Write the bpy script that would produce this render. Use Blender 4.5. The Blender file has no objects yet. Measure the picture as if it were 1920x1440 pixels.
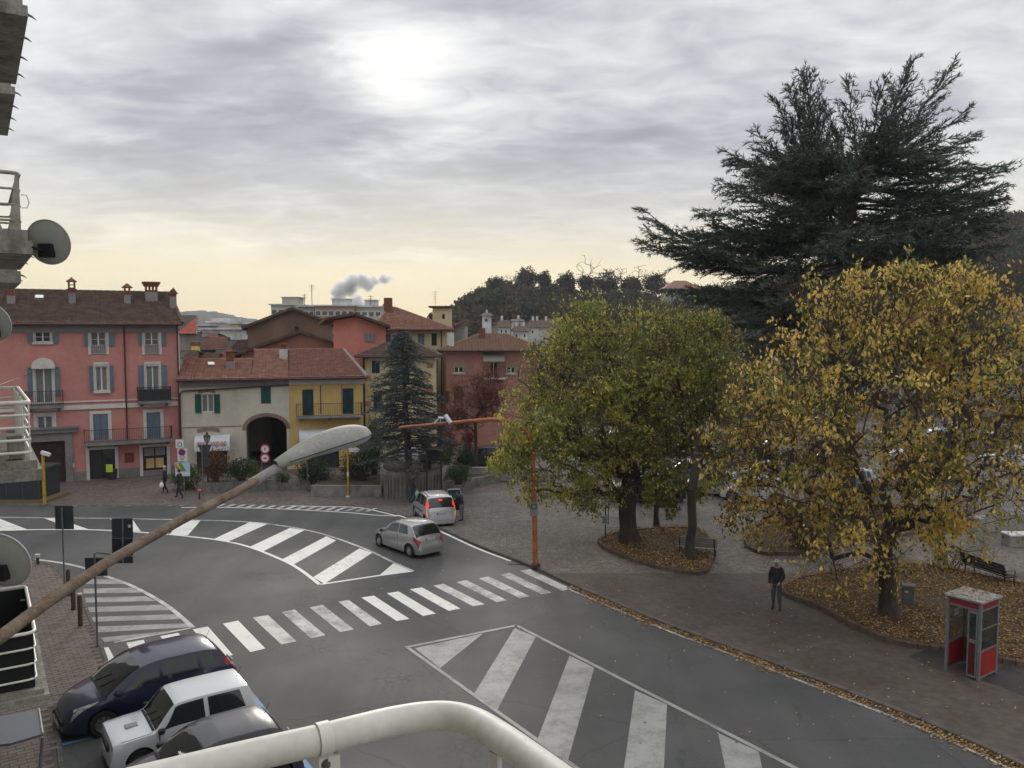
import bpy, bmesh, math, random
import numpy as np
from mathutils import Vector, Matrix, Euler
from math import radians as R, sin, cos, pi
SC = bpy.context.scene
C = SC.collection
random.seed(7)
RNG = np.random.default_rng(11)
# ------------------------------------------------------------ camera
FPX = 1553.0                       # focal length in pixels of the 1920 px wide photograph
PITCH = math.atan(105 / FPX)
EYE = Vector((0, 0, 10.0))
cam_d = bpy.data.cameras.new('camera'); cam = bpy.data.objects.new('camera', cam_d); C.objects.link(cam)
cam_d.sensor_width = 36; cam_d.lens = 36 * FPX / 1920
cam_d.clip_start = 0.05; cam_d.clip_end = 9000
cam.location = EYE; cam.rotation_euler = (pi / 2 - PITCH, 0, 0)
SC.camera = cam
# ------------------------------------------------------------ sky, sun, exposure
SUN_AZ = math.atan((745 - 960) / FPX)          # sun behind the cloud, a little left of straight ahead
SUN_EL = math.atan((615 - 130) / FPX)
SUN_DIR = Vector((sin(SUN_AZ) * cos(SUN_EL), cos(SUN_AZ) * cos(SUN_EL), sin(SUN_EL)))
world = bpy.data.worlds.new('World'); SC.world = world; world.use_nodes = True
nt = world.node_tree; nt.nodes.clear()
class NT:
 """tiny helper to chain shader nodes"""
 def __init__(s, tree): s.t = tree
 def n(s, typ, **kw):
  o = s.t.nodes.new(typ)
  for k, v in kw.items():
   if k.startswith('i_'):
    key = k[2:]
    key = int(key) if key.isdigit() else key.replace('_', ' ')
    if isinstance(v, bpy.types.NodeSocket): s.t.links.new(v, o.inputs[key])
    else: o.inputs[key].default_value = v
   else: setattr(o, k, v)
  return o
 def math(s, op, a, b=None, c=None, clamp=False):
  o = s.t.nodes.new('ShaderNodeMath'); o.operation = op; o.use_clamp = clamp
  for i, v in enumerate((a, b, c)):
   if v is None: continue
   if isinstance(v, bpy.types.NodeSocket): s.t.links.new(v, o.inputs[i])
   else: o.inputs[i].default_value = v
  return o.outputs[0]
 def ramp(s, fac, pts, interp='LINEAR'):
  o = s.t.nodes.new('ShaderNodeValToRGB'); o.color_ramp.interpolation = interp
  e = o.color_ramp.elements
  while len(e) < len(pts): e.new(0.5)
  for k, (p, c) in enumerate(pts):
   e[k].position = p
   e[k].color = (c, c, c, 1) if not hasattr(c, '__len__') else (c[0], c[1], c[2], 1)
  s.t.links.new(fac, o.inputs[0]); return o.outputs[0]
 def mix(s, f, a, b, blend='MIX'):
  o = s.t.nodes.new('ShaderNodeMix'); o.data_type = 'RGBA'; o.blend_type = blend
  for idx, v in ((0, f), (6, a), (7, b)):
   if isinstance(v, bpy.types.NodeSocket): s.t.links.new(v, o.inputs[idx])
   else: o.inputs[idx].default_value = v if idx == 0 else ((v[0], v[1], v[2], 1) if hasattr(v, '__len__') else (v, v, v, 1))
  return o.outputs[2]
 def vmath(s, op, a, b=None):
  o = s.t.nodes.new('ShaderNodeVectorMath'); o.operation = op
  for i, v in enumerate((a, b)):
   if v is None: continue
   if isinstance(v, bpy.types.NodeSocket): s.t.links.new(v, o.inputs[i])
   else: o.inputs[i].default_value = v
  return o
def sky_dir(px, py):
 v = Vector(((px - 960) / FPX, (720 - py) / FPX, -1)); v.normalize()
 return Matrix.Rotation(pi / 2 - PITCH, 3, 'X') @ v
h = NT(nt)
geo = h.n('ShaderNodeTexCoord').outputs['Generated']
sep = h.n('ShaderNodeSeparateXYZ', i_0=geo)
X_, Y_, Z_ = sep.outputs
up = h.math('MAXIMUM', Z_, 0.0)
den = h.math('ADD', up, 0.16)
cx = h.math('DIVIDE', X_, den); cy = h.math('DIVIDE', Y_, den)
cc = h.n('ShaderNodeCombineXYZ', i_0=cx, i_1=cy, i_2=0.0).outputs[0]
mp = h.n('ShaderNodeMapping', i_Vector=cc, i_Rotation=(0, 0, R(20)), i_Scale=(0.75, 1.15, 1)).outputs[0]
n1 = h.n('ShaderNodeTexNoise', i_Vector=mp, i_Scale=0.85, i_Detail=5.0, i_Roughness=0.55, i_Distortion=0.35).outputs[0]
n2 = h.n('ShaderNodeTexNoise', i_Vector=mp, i_Scale=3.0, i_Detail=6.0, i_Roughness=0.55, i_Distortion=0.6).outputs[0]
n3 = h.n('ShaderNodeTexNoise', i_Vector=mp, i_Scale=7.0, i_Detail=5.0, i_Roughness=0.55, i_Distortion=0.8).outputs[0]
cl = h.math('ADD', h.math('ADD', h.math('MULTIPLY', n1, 0.36), h.math('MULTIPLY', n2, 0.40)), h.math('MULTIPLY', n3, 0.24))
cl = h.math('MULTIPLY_ADD', cl, 1.30, -0.13)
warp = h.vmath('ADD', geo, h.vmath('SCALE', h.vmath('SUBTRACT', h.n('ShaderNodeTexNoise', i_Vector=mp, i_Scale=1.6, i_Detail=4.0).outputs[1], (0.5, 0.5, 0.5)).outputs[0]).outputs[0])
warp.inputs[1].links[0].from_node.inputs['Scale'].default_value = 0.30
wd = h.vmath('NORMALIZE', warp.outputs[0]).outputs[0]
def blob(px, py, width, amt, tilt=0.0, sx=1.0, src=None):
 d = sky_dir(px, py)
 right = Vector((0, 0, 1)).cross(d) * -1; right.normalize(); upv = right.cross(d) * 1.0; upv.normalize()
 a = right * cos(tilt) + upv * sin(tilt); b = upv * cos(tilt) - right * sin(tilt)
 da = h.vmath('DOT_PRODUCT', src or wd, tuple(a)).outputs['Value']
 db = h.vmath('DOT_PRODUCT', src or wd, tuple(b)).outputs['Value']
 da = h.math('SUBTRACT', da, d.dot(a)); db = h.math('SUBTRACT', db, d.dot(b))
 q = h.math('ADD', h.math('POWER', h.math('ABSOLUTE', h.math('DIVIDE', da, width * sx)), 2.0), h.math('POWER', h.math('ABSOLUTE', h.math('DIVIDE', db, width)), 2.0))
 return h.math('MULTIPLY', h.math('EXPONENT', h.math('MULTIPLY', q, -1.0)), amt)
for b_ in ((560, 205, .045, -.20, R(-12), 2.4), (1060, 290, .055, -.19, 0, 2.2), (250, 265, .045, -.18, 0, 2.6), (620, 330, .045, -.07, R(-8), 4.0),
           (1350, 320, .1, -.13, 0, 2.0), (930, 30, .04, -.15, 0, 1.5), (1150, 60, .05, -.1, 0, 2.0), (760, 420, .05, -.14, R(-10), 5.0), (300, 400, .03, -.12, 0, 4.0),
           (130, 80, .09, .12, 0, 2.0), (745, 125, .05, .15, 0, 1.3, geo), (745, 5, .045, -.16, 0, 2.6, geo), (775, 265, .04, -.15, 0, 2.4, geo), (900, 110, .06, .05, 0, 2.0), (1240, 180, .07, .08, 0, 1.5),
           (500, 70, .05, .08, 0, 3.0), (250, 470, .03, .08, R(-8), 8.0), (1500, 60, .1, -.03, 0, 2.0)):
 cl = h.math('ADD', cl, blob(*b_))
base = h.ramp(cl, [(0.18, (.30, .315, .37)), (0.36, (.44, .455, .505)), (0.52, (.64, .65, .67)), (0.72, (.88, .88, .865))])
el = h.math('ADD', Z_, h.math('MULTIPLY', h.math('SUBTRACT', n2, 0.5), 0.07))
el = h.math('ADD', el, h.math('MULTIPLY', h.math('SUBTRACT', n1, 0.5), 0.06))
warmf = h.ramp(el, [(0.0, 1.0), (0.06, 0.92), (0.13, 0.38), (0.21, 0.0)])
warmc = h.ramp(Z_, [(0.0, (.93, .75, .45)), (0.06, (.98, .85, .54)), (0.16, (.93, .88, .72))])
sidew = h.vmath('DOT_PRODUCT', geo, tuple(Vector((sin(R(-6)), cos(R(-6)), 0)))).outputs['Value']
warmf = h.math('MULTIPLY', warmf, h.ramp(sidew, [(0.0, 0.25), (1.0, 1.0)]))
col = h.mix(warmf, base, warmc)
sdot = h.vmath('DOT_PRODUCT', geo, tuple(SUN_DIR)).outputs['Value']
glow = h.math('POWER', h.math('MAXIMUM', sdot, 0.0), 260.0)
glow2 = h.math('POWER', h.math('MAXIMUM', sdot, 0.0), 24.0)
gl = h.math('ADD', h.math('MULTIPLY', glow, 0.22), h.math('MULTIPLY', glow2, 0.05))
gl = h.math('MULTIPLY', gl, h.ramp(cl, [(0.3, 0.45), (0.65, 1.15)]))
glc = h.n('ShaderNodeCombineColor', i_0=gl, i_1=h.math('MULTIPLY', gl, 0.97), i_2=h.math('MULTIPLY', gl, 0.86)).outputs[0]
col = h.mix(1.0, col, glc, 'ADD')
zen = h.ramp(Z_, [(0.0, 1.0), (0.40, 1.04), (1.0, 2.3)])
col = h.mix(1.0, col, zen, 'MULTIPLY')
nish = h.n('ShaderNodeTexSky', sky_type='NISHITA', sun_disc=False, sun_elevation=SUN_EL, sun_rotation=SUN_AZ, air_density=1.0, dust_density=0.6)
cols = h.n('ShaderNodeMix', data_type='RGBA', blend_type='MULTIPLY')
cols.inputs[0].default_value = 1.0
nt.links.new(col, cols.inputs[6]); cols.inputs[7].default_value = (10, 10, 10, 1)
fin = h.mix(0.985, nish.outputs[0], cols.outputs[2])
bg = h.n('ShaderNodeBackground', i_Color=fin, i_Strength=0.1)
wo = h.n('ShaderNodeOutputWorld', i_Surface=bg.outputs[0])
sun_d = bpy.data.lights.new('sun', 'SUN'); sun_d.energy = 1.1; sun_d.angle = R(12); sun_d.color = (1.0, 0.92, 0.80)
sun = bpy.data.objects.new('sun', sun_d); C.objects.link(sun)
sun.rotation_euler = (-SUN_DIR).to_track_quat('-Z', 'Y').to_euler(); sun.location = (0, 0, 60)
vs = SC.view_settings
vs.view_transform = 'Standard'; vs.look = 'None'; vs.gamma = 1.0; vs.exposure = 0.12; vs.use_curve_mapping = False
SC.cycles.max_bounces = 6; SC.cycles.diffuse_bounces = 3; SC.cycles.glossy_bounces = 2; SC.cycles.transmission_bounces = 3
SC.cycles.volume_bounces = 1; SC.cycles.transparent_max_bounces = 8
SC.cycles.use_denoising = True
# ------------------------------------------------------------ points from the photograph
CAM_R = Matrix.Rotation(pi / 2 - PITCH, 3, 'X')
def ray(px, py): return CAM_R @ Vector(((px - 960) / FPX, (720 - py) / FPX, -1))
def G(px, py, z=0.0):
 d = ray(px, py); t = (z - EYE.z) / d.z; return EYE + d * t
def V(px, py, Y):
 d = ray(px, py); return EYE + d * (Y / d.y)
def lerp(a, b, t): return a + (b - a) * t
# ------------------------------------------------------------ materials
MATS = {}
def mat(name, c, rough=0.8, c2=None, scale=4.0, bump=0.0, bscale=None, metal=0.0, spec=0.3, coord='Object', detail=5.0,
  stretch=(1, 1, 1), contrast=(0.35, 0.65), emit=None, trans=0.0, coat=0.0, bdist=0.02, stain=None, alpha=None, transl=None, rough2=None, fine=0.0):
 if name in MATS: return MATS[name]
 m = bpy.data.materials.new(name); m.use_nodes = True; t = m.node_tree; q = NT(t)
 b = t.nodes['Principled BSDF']
 out = t.nodes['Material Output']
 b.inputs['Roughness'].default_value = rough; b.inputs['Metallic'].default_value = metal
 b.inputs['Specular IOR Level'].default_value = spec
 if coat: b.inputs['Coat Weight'].default_value = coat; b.inputs['Coat Roughness'].default_value = 0.08
 if trans: b.inputs['Transmission Weight'].default_value = trans
 if alpha is not None: b.inputs['Alpha'].default_value = alpha
 if coord == 'World': vec = q.n('ShaderNodeNewGeometry').outputs['Position']
 else: vec = q.n('ShaderNodeTexCoord').outputs['Object']
 mv = q.n('ShaderNodeMapping', i_Vector=vec, i_Scale=stretch).outputs[0]
 col = None
 if c2 is not None:
  nz = q.n('ShaderNodeTexNoise', i_Vector=mv, i_Scale=scale, i_Detail=detail, i_Roughness=0.6)
  f = q.ramp(nz.outputs[0], [(contrast[0], 0.0), (contrast[1], 1.0)])
  col = q.mix(f, c, c2)
  if rough2 is not None:
   rr = q.n('ShaderNodeMapRange', i_0=f, i_3=rough, i_4=rough2).outputs[0]
   t.links.new(rr, b.inputs['Roughness'])
 if fine:
  nf = q.n('ShaderNodeTexNoise', i_Vector=mv, i_Scale=scale * 9, i_Detail=3.0).outputs[0]
  mm = q.ramp(nf, [(0.3, 1 - fine), (0.7, 1 + fine)])
  col = q.mix(1.0, col if col is not None else c, mm, 'MULTIPLY')
 if stain:
  sc, amt, cs = stain
  sv = q.n('ShaderNodeMapping', i_Vector=vec, i_Scale=(1, 1, 0.25)).outputs[0]
  sn = q.n('ShaderNodeTexNoise', i_Vector=sv, i_Scale=sc, i_Detail=6.0, i_Roughness=0.7).outputs[0]
  f = q.math('MULTIPLY', q.ramp(sn, [(0.48, 0.0), (0.72, 1.0)]), amt)
  col = q.mix(f, col if col is not None else c, cs)
 if col is not None: t.links.new(col, b.inputs['Base Color'])
 else: b.inputs['Base Color'].default_value = (*c, 1)
 if bump:
  bn = q.n('ShaderNodeTexNoise', i_Vector=mv, i_Scale=bscale or scale * 6, i_Detail=4.0).outputs[0]
  bp = q.n('ShaderNodeBump', i_Height=bn, i_Strength=bump, i_Distance=bdist)
  t.links.new(bp.outputs[0], b.inputs['Normal'])
 if emit:
  b.inputs['Emission Color'].default_value = (*emit[0], 1); b.inputs['Emission Strength'].default_value = emit[1]
 if transl:
  tr = q.n('ShaderNodeBsdfTranslucent'); ms = q.n('ShaderNodeMixShader', i_0=transl)
  if col is not None: t.links.new(col, tr.inputs[0])
  else: tr.inputs[0].default_value = (*c, 1)
  t.links.new(b.outputs[0], ms.inputs[1]); t.links.new(tr.outputs[0], ms.inputs[2]); t.links.new(ms.outputs[0], out.inputs[0])
 MATS[name] = m
 return m
# ------------------------------------------------------------ object helpers
def tag(o, label=None, cat=None, group=None, kind=None):
 if label: o['label'] = label
 if cat: o['category'] = cat
 if group: o['group'] = group
 if kind: o['kind'] = kind
 return o
def thing(name, label, cat, loc=(0, 0, 0), rotz=0.0, group=None):
 o = bpy.data.objects.new(name, None); C.objects.link(o)
 o.location = loc; o.rotation_euler = (0, 0, rotz); o.empty_display_size = 0.3
 return tag(o, label, cat, group)
def base_m(o):
 return Matrix.Translation(o.location) @ o.rotation_euler.to_matrix().to_4x4()
def world_m(o):
 m = base_m(o)
 while o.parent: o = o.parent; m = base_m(o) @ m
 return m
def link(name, me, parent=None, kind=None):
 o = bpy.data.objects.new(name, me); C.objects.link(o)
 if parent is not None: o.parent = parent
 if kind: o['kind'] = kind
 return o
class MB:
 """collects polygons and links them as one mesh object"""
 def __init__(s): s.v = []; s.f = []; s.m = []; s.k = 0
 def vert(s, p): s.v.append(tuple(p)); return len(s.v) - 1
 def face(s, pts, k=None):
  i = len(s.v); s.v += [tuple(p) for p in pts]; s.f.append(tuple(range(i, i + len(pts)))); s.m.append(s.k if k is None else k)
 def mesh(s, verts, faces, k=None):
  i = len(s.v); s.v += [tuple(p) for p in verts]
  for f in faces: s.f.append(tuple(i + q for q in f)); s.m.append(s.k if k is None else k)
 def box(s, c, size, rot=None, k=None, taper=1.0):
  hx, hy, hz = size[0] / 2, size[1] / 2, size[2] / 2
  vs_ = [Vector((sx * hx * (taper if sz > 0 else 1), sy * hy * (taper if sz > 0 else 1), sz * hz)) for sz in (-1, 1) for sy in (-1, 1) for sx in (-1, 1)]
  if rot is not None: vs_ = [rot @ q for q in vs_]
  c = Vector(c); vs_ = [q + c for q in vs_]
  s.mesh(vs_, [(0, 2, 3, 1), (4, 5, 7, 6), (0, 1, 5, 4), (2, 6, 7, 3), (0, 4, 6, 2), (1, 3, 7, 5)], k)
 def box2(s, a, b, k=None):
  s.box([(a[i] + b[i]) / 2 for i in range(3)], [abs(b[i] - a[i]) for i in range(3)], None, k)
 def prism(s, poly, vec, k=None):
  n = len(poly); vec = Vector(vec); P = [Vector(p) for p in poly]
  s.mesh(P + [p + vec for p in P], [tuple(range(n))[::-1], tuple(range(n, 2 * n))] + [(i, (i + 1) % n, n + (i + 1) % n, n + i) for i in range(n)], k)
 def tube(s, pts, r, n=8, k=None, cap=True):
  pts = [Vector(p) for p in pts]; rs = r if hasattr(r, '__len__') else [r] * len(pts)
  rings = []; prev = None
  for i, p in enumerate(pts):
   d = (pts[min(i + 1, len(pts) - 1)] - pts[max(i - 1, 0)]); d.normalize()
   if prev is None:
    u = d.orthogonal().normalized()
   else:
    u = (prev - d * prev.dot(d)); u = u.normalized() if u.length > 1e-6 else d.orthogonal().normalized()
   w = d.cross(u); prev = u
   rings.append([p + (u * cos(2 * pi * j / n) + w * sin(2 * pi * j / n)) * rs[i] for j in range(n)])
  vs_ = [q for ring in rings for q in ring]; fs = []
  for i in range(len(pts) - 1):
   for j in range(n):
    fs.append((i * n + j, i * n + (j + 1) % n, (i + 1) * n + (j + 1) % n, (i + 1) * n + j))
  if cap: fs += [tuple(range(n))[::-1], tuple((len(pts) - 1) * n + j for j in range(n))]
  s.mesh(vs_, fs, k)
 def lathe(s, prof, c=(0, 0, 0), axis='Z', n=20, k=None, ax=None):
  """prof = [(radius, height)]"""
  c = Vector(c); vs_ = []; fs = []
  rot = Matrix.Identity(3)
  if axis == 'Y': rot = Matrix.Rotation(-pi / 2, 3, 'X')
  if axis == 'X': rot = Matrix.Rotation(pi / 2, 3, 'Y')
  if ax is not None: rot = Vector((0, 0, 1)).rotation_difference(Vector(ax)).to_matrix()
  for (r_, z_) in prof:
   for j in range(n):
    a = 2 * pi * j / n
    vs_.append(c + rot @ Vector((r_ * cos(a), r_ * sin(a), z_)))
  for i in range(len(prof) - 1):
   for j in range(n):
    fs.append((i * n + j, i * n + (j + 1) % n, (i + 1) * n + (j + 1) % n, (i + 1) * n + j))
  s.mesh(vs_, fs, k)
 def build(s, name, mats, parent=None, smooth=False, world=True, kind=None, weld=False, sharp=40):
  me = bpy.data.meshes.new(name)
  vv = s.v
  if world and parent is not None:
   inv = world_m(parent).inverted(); vv = [tuple(inv @ Vector(p)) for p in s.v]
  me.from_pydata(vv, [], s.f)
  if not isinstance(mats, (list, tuple)): mats = [mats]
  for m in mats: me.materials.append(m)
  if len(mats) > 1: me.polygons.foreach_set('material_index', s.m)
  if weld:
   bm = bmesh.new(); bm.from_mesh(me); bmesh.ops.remove_doubles(bm, verts=bm.verts, dist=1e-4)
   bmesh.ops.recalc_face_normals(bm, faces=bm.faces); bm.to_mesh(me); bm.free()
  if smooth:
   me.polygons.foreach_set('use_smooth', [True] * len(me.polygons))
   if sharp: me.set_sharp_from_angle(angle=R(sharp))
  me.update()
  return link(name, me, parent, kind)
def poly_sheet(pts, z=None):
 mb = MB(); mb.face([(p[0], p[1], p[2] if z is None else z) for p in pts]); return mb
def np_mesh(name, verts, faces, mats, matidx=None, parent=None, smooth=False, kind=None):
 """verts (N,3) array, faces (M,k) array"""
 verts = np.asarray(verts, dtype=np.float32)
 if parent is not None:
  inv = np.array(world_m(parent).inverted(), dtype=np.float32)
  verts = verts @ inv[:3, :3].T + inv[:3, 3]
 me = bpy.data.meshes.new(name); M, k = faces.shape
 me.vertices.add(len(verts)); me.vertices.foreach_set('co', verts.ravel())
 me.loops.add(M * k); me.loops.foreach_set('vertex_index', faces.astype(np.int32).ravel())
 me.polygons.add(M); me.polygons.foreach_set('loop_start', np.arange(0, M * k, k, dtype=np.int32))
 for m in (mats if isinstance(mats, (list, tuple)) else [mats]): me.materials.append(m)
 if matidx is not None: me.polygons.foreach_set('material_index', np.asarray(matidx, dtype=np.int32))
 me.update(calc_edges=True)
 if smooth: me.polygons.foreach_set('use_smooth', np.ones(M, dtype=bool))
 return link(name, me, parent, kind)
def copy_tree(o, parent=None):
 c = o.copy(); C.objects.link(c)
 if parent is not None: c.parent = parent
 for ch in o.children: copy_tree(ch, c)
 return c
# ============================================================ GROUND, ROAD, PAINT, PAVEMENTS
def near_(q, P):
 a = None
 for px, py, r_ in ((600, 1215, 1.0), (690, 1225, 1.1), (740, 1275, 1.2), (820, 1320, 1.2), (500, 1085, 2.0), (580, 1130, 1.4), (880, 1400, 1.0)):
  d = q.math('DIVIDE', q.vmath('DISTANCE', P, tuple(G(px, py))).outputs['Value'], r_)
  g = q.ramp(d, [(0.35, .65), (1.0, 0.0)]); a = g if a is None else q.math('MAXIMUM', a, g)
 nz = q.n('ShaderNodeTexNoise', i_Vector=P, i_Scale=1.4, i_Detail=3.0).outputs[0]
 return q.math('MULTIPLY', a, q.ramp(nz, [(.38, .0), (.55, 1.0)]))
def asphalt_mat():
 m = bpy.data.materials.new('asphalt'); m.use_nodes = True; t = m.node_tree; q = NT(t); b = t.nodes['Principled BSDF']
 P = q.n('ShaderNodeNewGeometry').outputs['Position']
 big = q.n('ShaderNodeTexNoise', i_Vector=P, i_Scale=0.22, i_Detail=5.0, i_Roughness=0.6).outputs[0]
 lane = q.n('ShaderNodeTexNoise', i_Vector=q.n('ShaderNodeMapping', i_Vector=P, i_Rotation=(0, 0, R(-35)), i_Scale=(0.9, 0.10, 1)).outputs[0], i_Scale=0.9, i_Detail=4.0).outputs[0]
 fine = q.n('ShaderNodeTexNoise', i_Vector=P, i_Scale=28.0, i_Detail=4.0, i_Roughness=0.75).outputs[0]
 col = q.mix(q.ramp(big, [(0.36, 0.0), (0.64, 1.0)]), (.064, .064, .063), (.094, .093, .090))
 col = q.mix(1.0, col, q.ramp(lane, [(0.3, 0.84), (0.7, 1.12)]), 'MULTIPLY')
 col = q.mix(1.0, col, q.ramp(fine, [(0.30, 0.70), (0.70, 1.26)]), 'MULTIPLY')
 wv = q.vmath('ADD', P, q.vmath('MULTIPLY', q.n('ShaderNodeTexNoise', i_Vector=P, i_Scale=2.5, i_Detail=3.0).outputs[1], (0.5, 0.5, 0)).outputs[0]).outputs[0]
 vo = q.n('ShaderNodeTexVoronoi', feature='DISTANCE_TO_EDGE', i_Vector=wv, i_Scale=3.6).outputs['Distance']
 msk = q.n('ShaderNodeTexNoise', i_Vector=P, i_Scale=0.16, i_Detail=5.0, i_Roughness=0.7).outputs[0]
 cr = q.math('MULTIPLY', q.ramp(vo, [(0.0, 1.0), (0.11, 0.0)]), q.math('MAXIMUM', q.ramp(msk, [(0.60, 0.0), (0.72, 0.35)]), near_(q, P)))
 vo2 = q.n('ShaderNodeTexVoronoi', feature='DISTANCE_TO_EDGE', i_Vector=wv, i_Scale=0.18).outputs['Distance']
 cr = q.math('MAXIMUM', cr, q.math('MULTIPLY', q.ramp(vo2, [(0.0, 1.0), (0.005, 0.0)]), 0.4))
 col = q.mix(cr, col, (.028, .028, .028))
 sp = q.n('ShaderNodeTexNoise', i_Vector=q.n('ShaderNodeMapping', i_Vector=P, i_Rotation=(0, 0, R(-35)), i_Scale=(1.6, .5, 1)).outputs[0], i_Scale=0.8, i_Detail=3.0).outputs[0]
 col = q.mix(q.ramp(sp, [(0.70, 0.0), (0.76, 0.7)]), col, (.045, .045, .046))   # oil and tar patches
 t.links.new(col, b.inputs['Base Color'])
 wet = q.n('ShaderNodeTexNoise', i_Vector=P, i_Scale=0.13, i_Detail=4.0).outputs[0]
 t.links.new(q.ramp(wet, [(0.38, 0.60), (0.62, 0.72)]), b.inputs['Roughness'])
 b.inputs['Specular IOR Level'].default_value = 0.26
 bp = q.n('ShaderNodeBump', i_Height=fine, i_Strength=0.35, i_Distance=0.012)
 t.links.new(bp.outputs[0], b.inputs['Normal'])
 return m
ASPH = asphalt_mat()
def paint_mat(name, c, wear):
 m = bpy.data.materials.new(name); m.use_nodes = True; t = m.node_tree; q = NT(t); b = t.nodes['Principled BSDF']
 P = q.n('ShaderNodeNewGeometry').outputs['Position']
 f1 = q.n('ShaderNodeTexNoise', i_Vector=P, i_Scale=1.1, i_Detail=8.0, i_Roughness=0.75).outputs[0]
 f2 = q.n('ShaderNodeTexNoise', i_Vector=P, i_Scale=22.0, i_Detail=3.0).outputs[0]
 f = q.math('ADD', q.math('MULTIPLY', f1, 0.75), q.math('MULTIPLY', f2, 0.25))
 k = q.ramp(f, [(0.5 - 0.20 + wear * .22, 0.0), (0.5 + wear * .25 + .02, 1.0)])
 col = q.mix(k, (.13, .128, .124), c)
 col = q.mix(1.0, col, q.ramp(f1, [(0.3, 0.86), (0.7, 1.06)]), 'MULTIPLY')
 wv = q.vmath('ADD', P, q.vmath('MULTIPLY', q.n('ShaderNodeTexNoise', i_Vector=P, i_Scale=2.5, i_Detail=3.0).outputs[1], (0.5, 0.5, 0)).outputs[0]).outputs[0]
 vo = q.n('ShaderNodeTexVoronoi', feature='DISTANCE_TO_EDGE', i_Vector=wv, i_Scale=2.6).outputs['Distance']
 msk = q.n('ShaderNodeTexNoise', i_Vector=P, i_Scale=0.16, i_Detail=5.0, i_Roughness=0.7).outputs[0]
 cr = q.math('MULTIPLY', q.ramp(vo, [(0.0, 1.0), (0.04, 0.0)]), q.ramp(msk, [(0.50, 0.0), (0.62, 0.8)]))
 col = q.mix(cr, col, (.09, .09, .088))
 t.links.new(col, b.inputs['Base Color']); b.inputs['Roughness'].default_value = 0.6
 bp = q.n('ShaderNodeBump', i_Height=f2, i_Strength=0.2, i_Distance=0.01); t.links.new(bp.outputs[0], b.inputs['Normal'])
 return m
PW = paint_mat('white_paint_fresh', (.74, .73, .68), -0.35)
PWM = paint_mat('white_paint_worn', (.55, .54, .51), 0.12)
PWO = paint_mat('white_paint_old', (.31, .305, .29), 0.05)
PWX = paint_mat('white_paint_scuffed', (.60, .60, .58), 0.42)
PBL = paint_mat('blue_paint', (.10, .27, .52), 0.0)
def cobble_mat(name, ca, cb, cell, bumpd=0.02, joint=(.09, .08, .072), fan=0.0, var=0.35):
 m = bpy.data.materials.new(name); m.use_nodes = True; t = m.node_tree; q = NT(t); b = t.nodes['Principled BSDF']
 P = q.n('ShaderNodeNewGeometry').outputs['Position']
 PP = P
 if fan:
  s = q.n('ShaderNodeSeparateXYZ', i_0=P)
  ax = q.math('SUBTRACT', q.math('FRACT', q.math('DIVIDE', s.outputs[0], 1.5)), 0.5)
  off = q.math('MULTIPLY', q.math('MULTIPLY', ax, ax), 2.2)
  PP = q.n('ShaderNodeCombineXYZ', i_0=s.outputs[0], i_1=q.math('ADD', s.outputs[1], off), i_2=0.0).outputs[0]
 vo = q.n('ShaderNodeTexVoronoi', i_Vector=PP, i_Scale=1 / cell, i_Randomness=0.6 if fan else 0.75)
 ed = q.n('ShaderNodeTexVoronoi', feature='DISTANCE_TO_EDGE', i_Vector=PP, i_Scale=1 / cell, i_Randomness=0.6 if fan else 0.75).outputs['Distance']
 sv = q.n('ShaderNodeSeparateColor', i_0=vo.outputs['Color'])
 big = q.n('ShaderNodeTexNoise', i_Vector=P, i_Scale=0.25, i_Detail=6.0, i_Roughness=0.65).outputs[0]
 col = q.mix(q.ramp(big, [(0.35, 0.0), (0.65, 1.0)]), ca, cb)
 col = q.mix(1.0, col, q.ramp(sv.outputs[0], [(0.0, 1 - var), (1.0, 1 + var)]), 'MULTIPLY')
 col = q.mix(q.ramp(ed, [(0.02, 1.0), (0.10, 0.0)]), col, joint)
 if fan:
  st = q.n('ShaderNodeTexNoise', i_Vector=PP, i_Scale=3.0, i_Detail=2.0).outputs[0]
  col = q.mix(1.0, col, q.ramp(st, [(0.3, 0.82), (0.7, 1.15)]), 'MULTIPLY')
 t.links.new(col, b.inputs['Base Color']); t.links.new(q.ramp(big, [(0.35, 0.85), (0.65, 0.72)]), b.inputs['Roughness'])
 b.inputs['Specular IOR Level'].default_value = 0.2
 bp = q.n('ShaderNodeBump', i_Height=q.ramp(ed, [(0.0, 0.0), (0.16, 1.0)]), i_Strength=0.35, i_Distance=bumpd)
 t.links.new(bp.outputs[0], b.inputs['Normal'])
 return m
COB = cobble_mat('porphyry_setts', (.135, .116, .10), (.185, .168, .148), 0.13, fan=1.0, var=.24)
COBD = cobble_mat('porphyry_setts_dark', (.10, .080, .070), (.155, .125, .11), 0.13)
TARB = mat('brown_tarmac', (.070, .056, .046), 0.72, (.095, .078, .066), scale=0.5, bump=.3, bscale=30, coord='World', fine=.22)
CONC = mat('concrete', (.20, .195, .18), 0.85, (.30, .29, .27), scale=1.6, bump=.3, coord='World', stain=(1.5, .6, (.09, .09, .08)), fine=.1)
KERB = mat('kerb_stone', (.075, .066, .058), 0.8, (.125, .115, .10), scale=2.0, bump=.3, coord='World', fine=.15)
EARTH = mat('earth_leaf_litter', (.045, .033, .02), 0.95, (.10, .066, .03), scale=3.0, bump=.6, coord='World', fine=.4)
GRASSM = mat('dull_grass', (.035, .05, .018), 0.95, (.065, .065, .03), scale=0.6, bump=.5, coord='World', fine=.3)
FARG = mat('far_ground', (.05, .055, .035), 1.0, (.09, .08, .06), scale=0.02, coord='World')
mb = MB(); mb.face([(-2200, -60, -.06), (2200, -60, -.06), (2200, 1750, -.06), (-2200, 1750, -.06)])
mb.build('ground', FARG, kind='structure')
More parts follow.
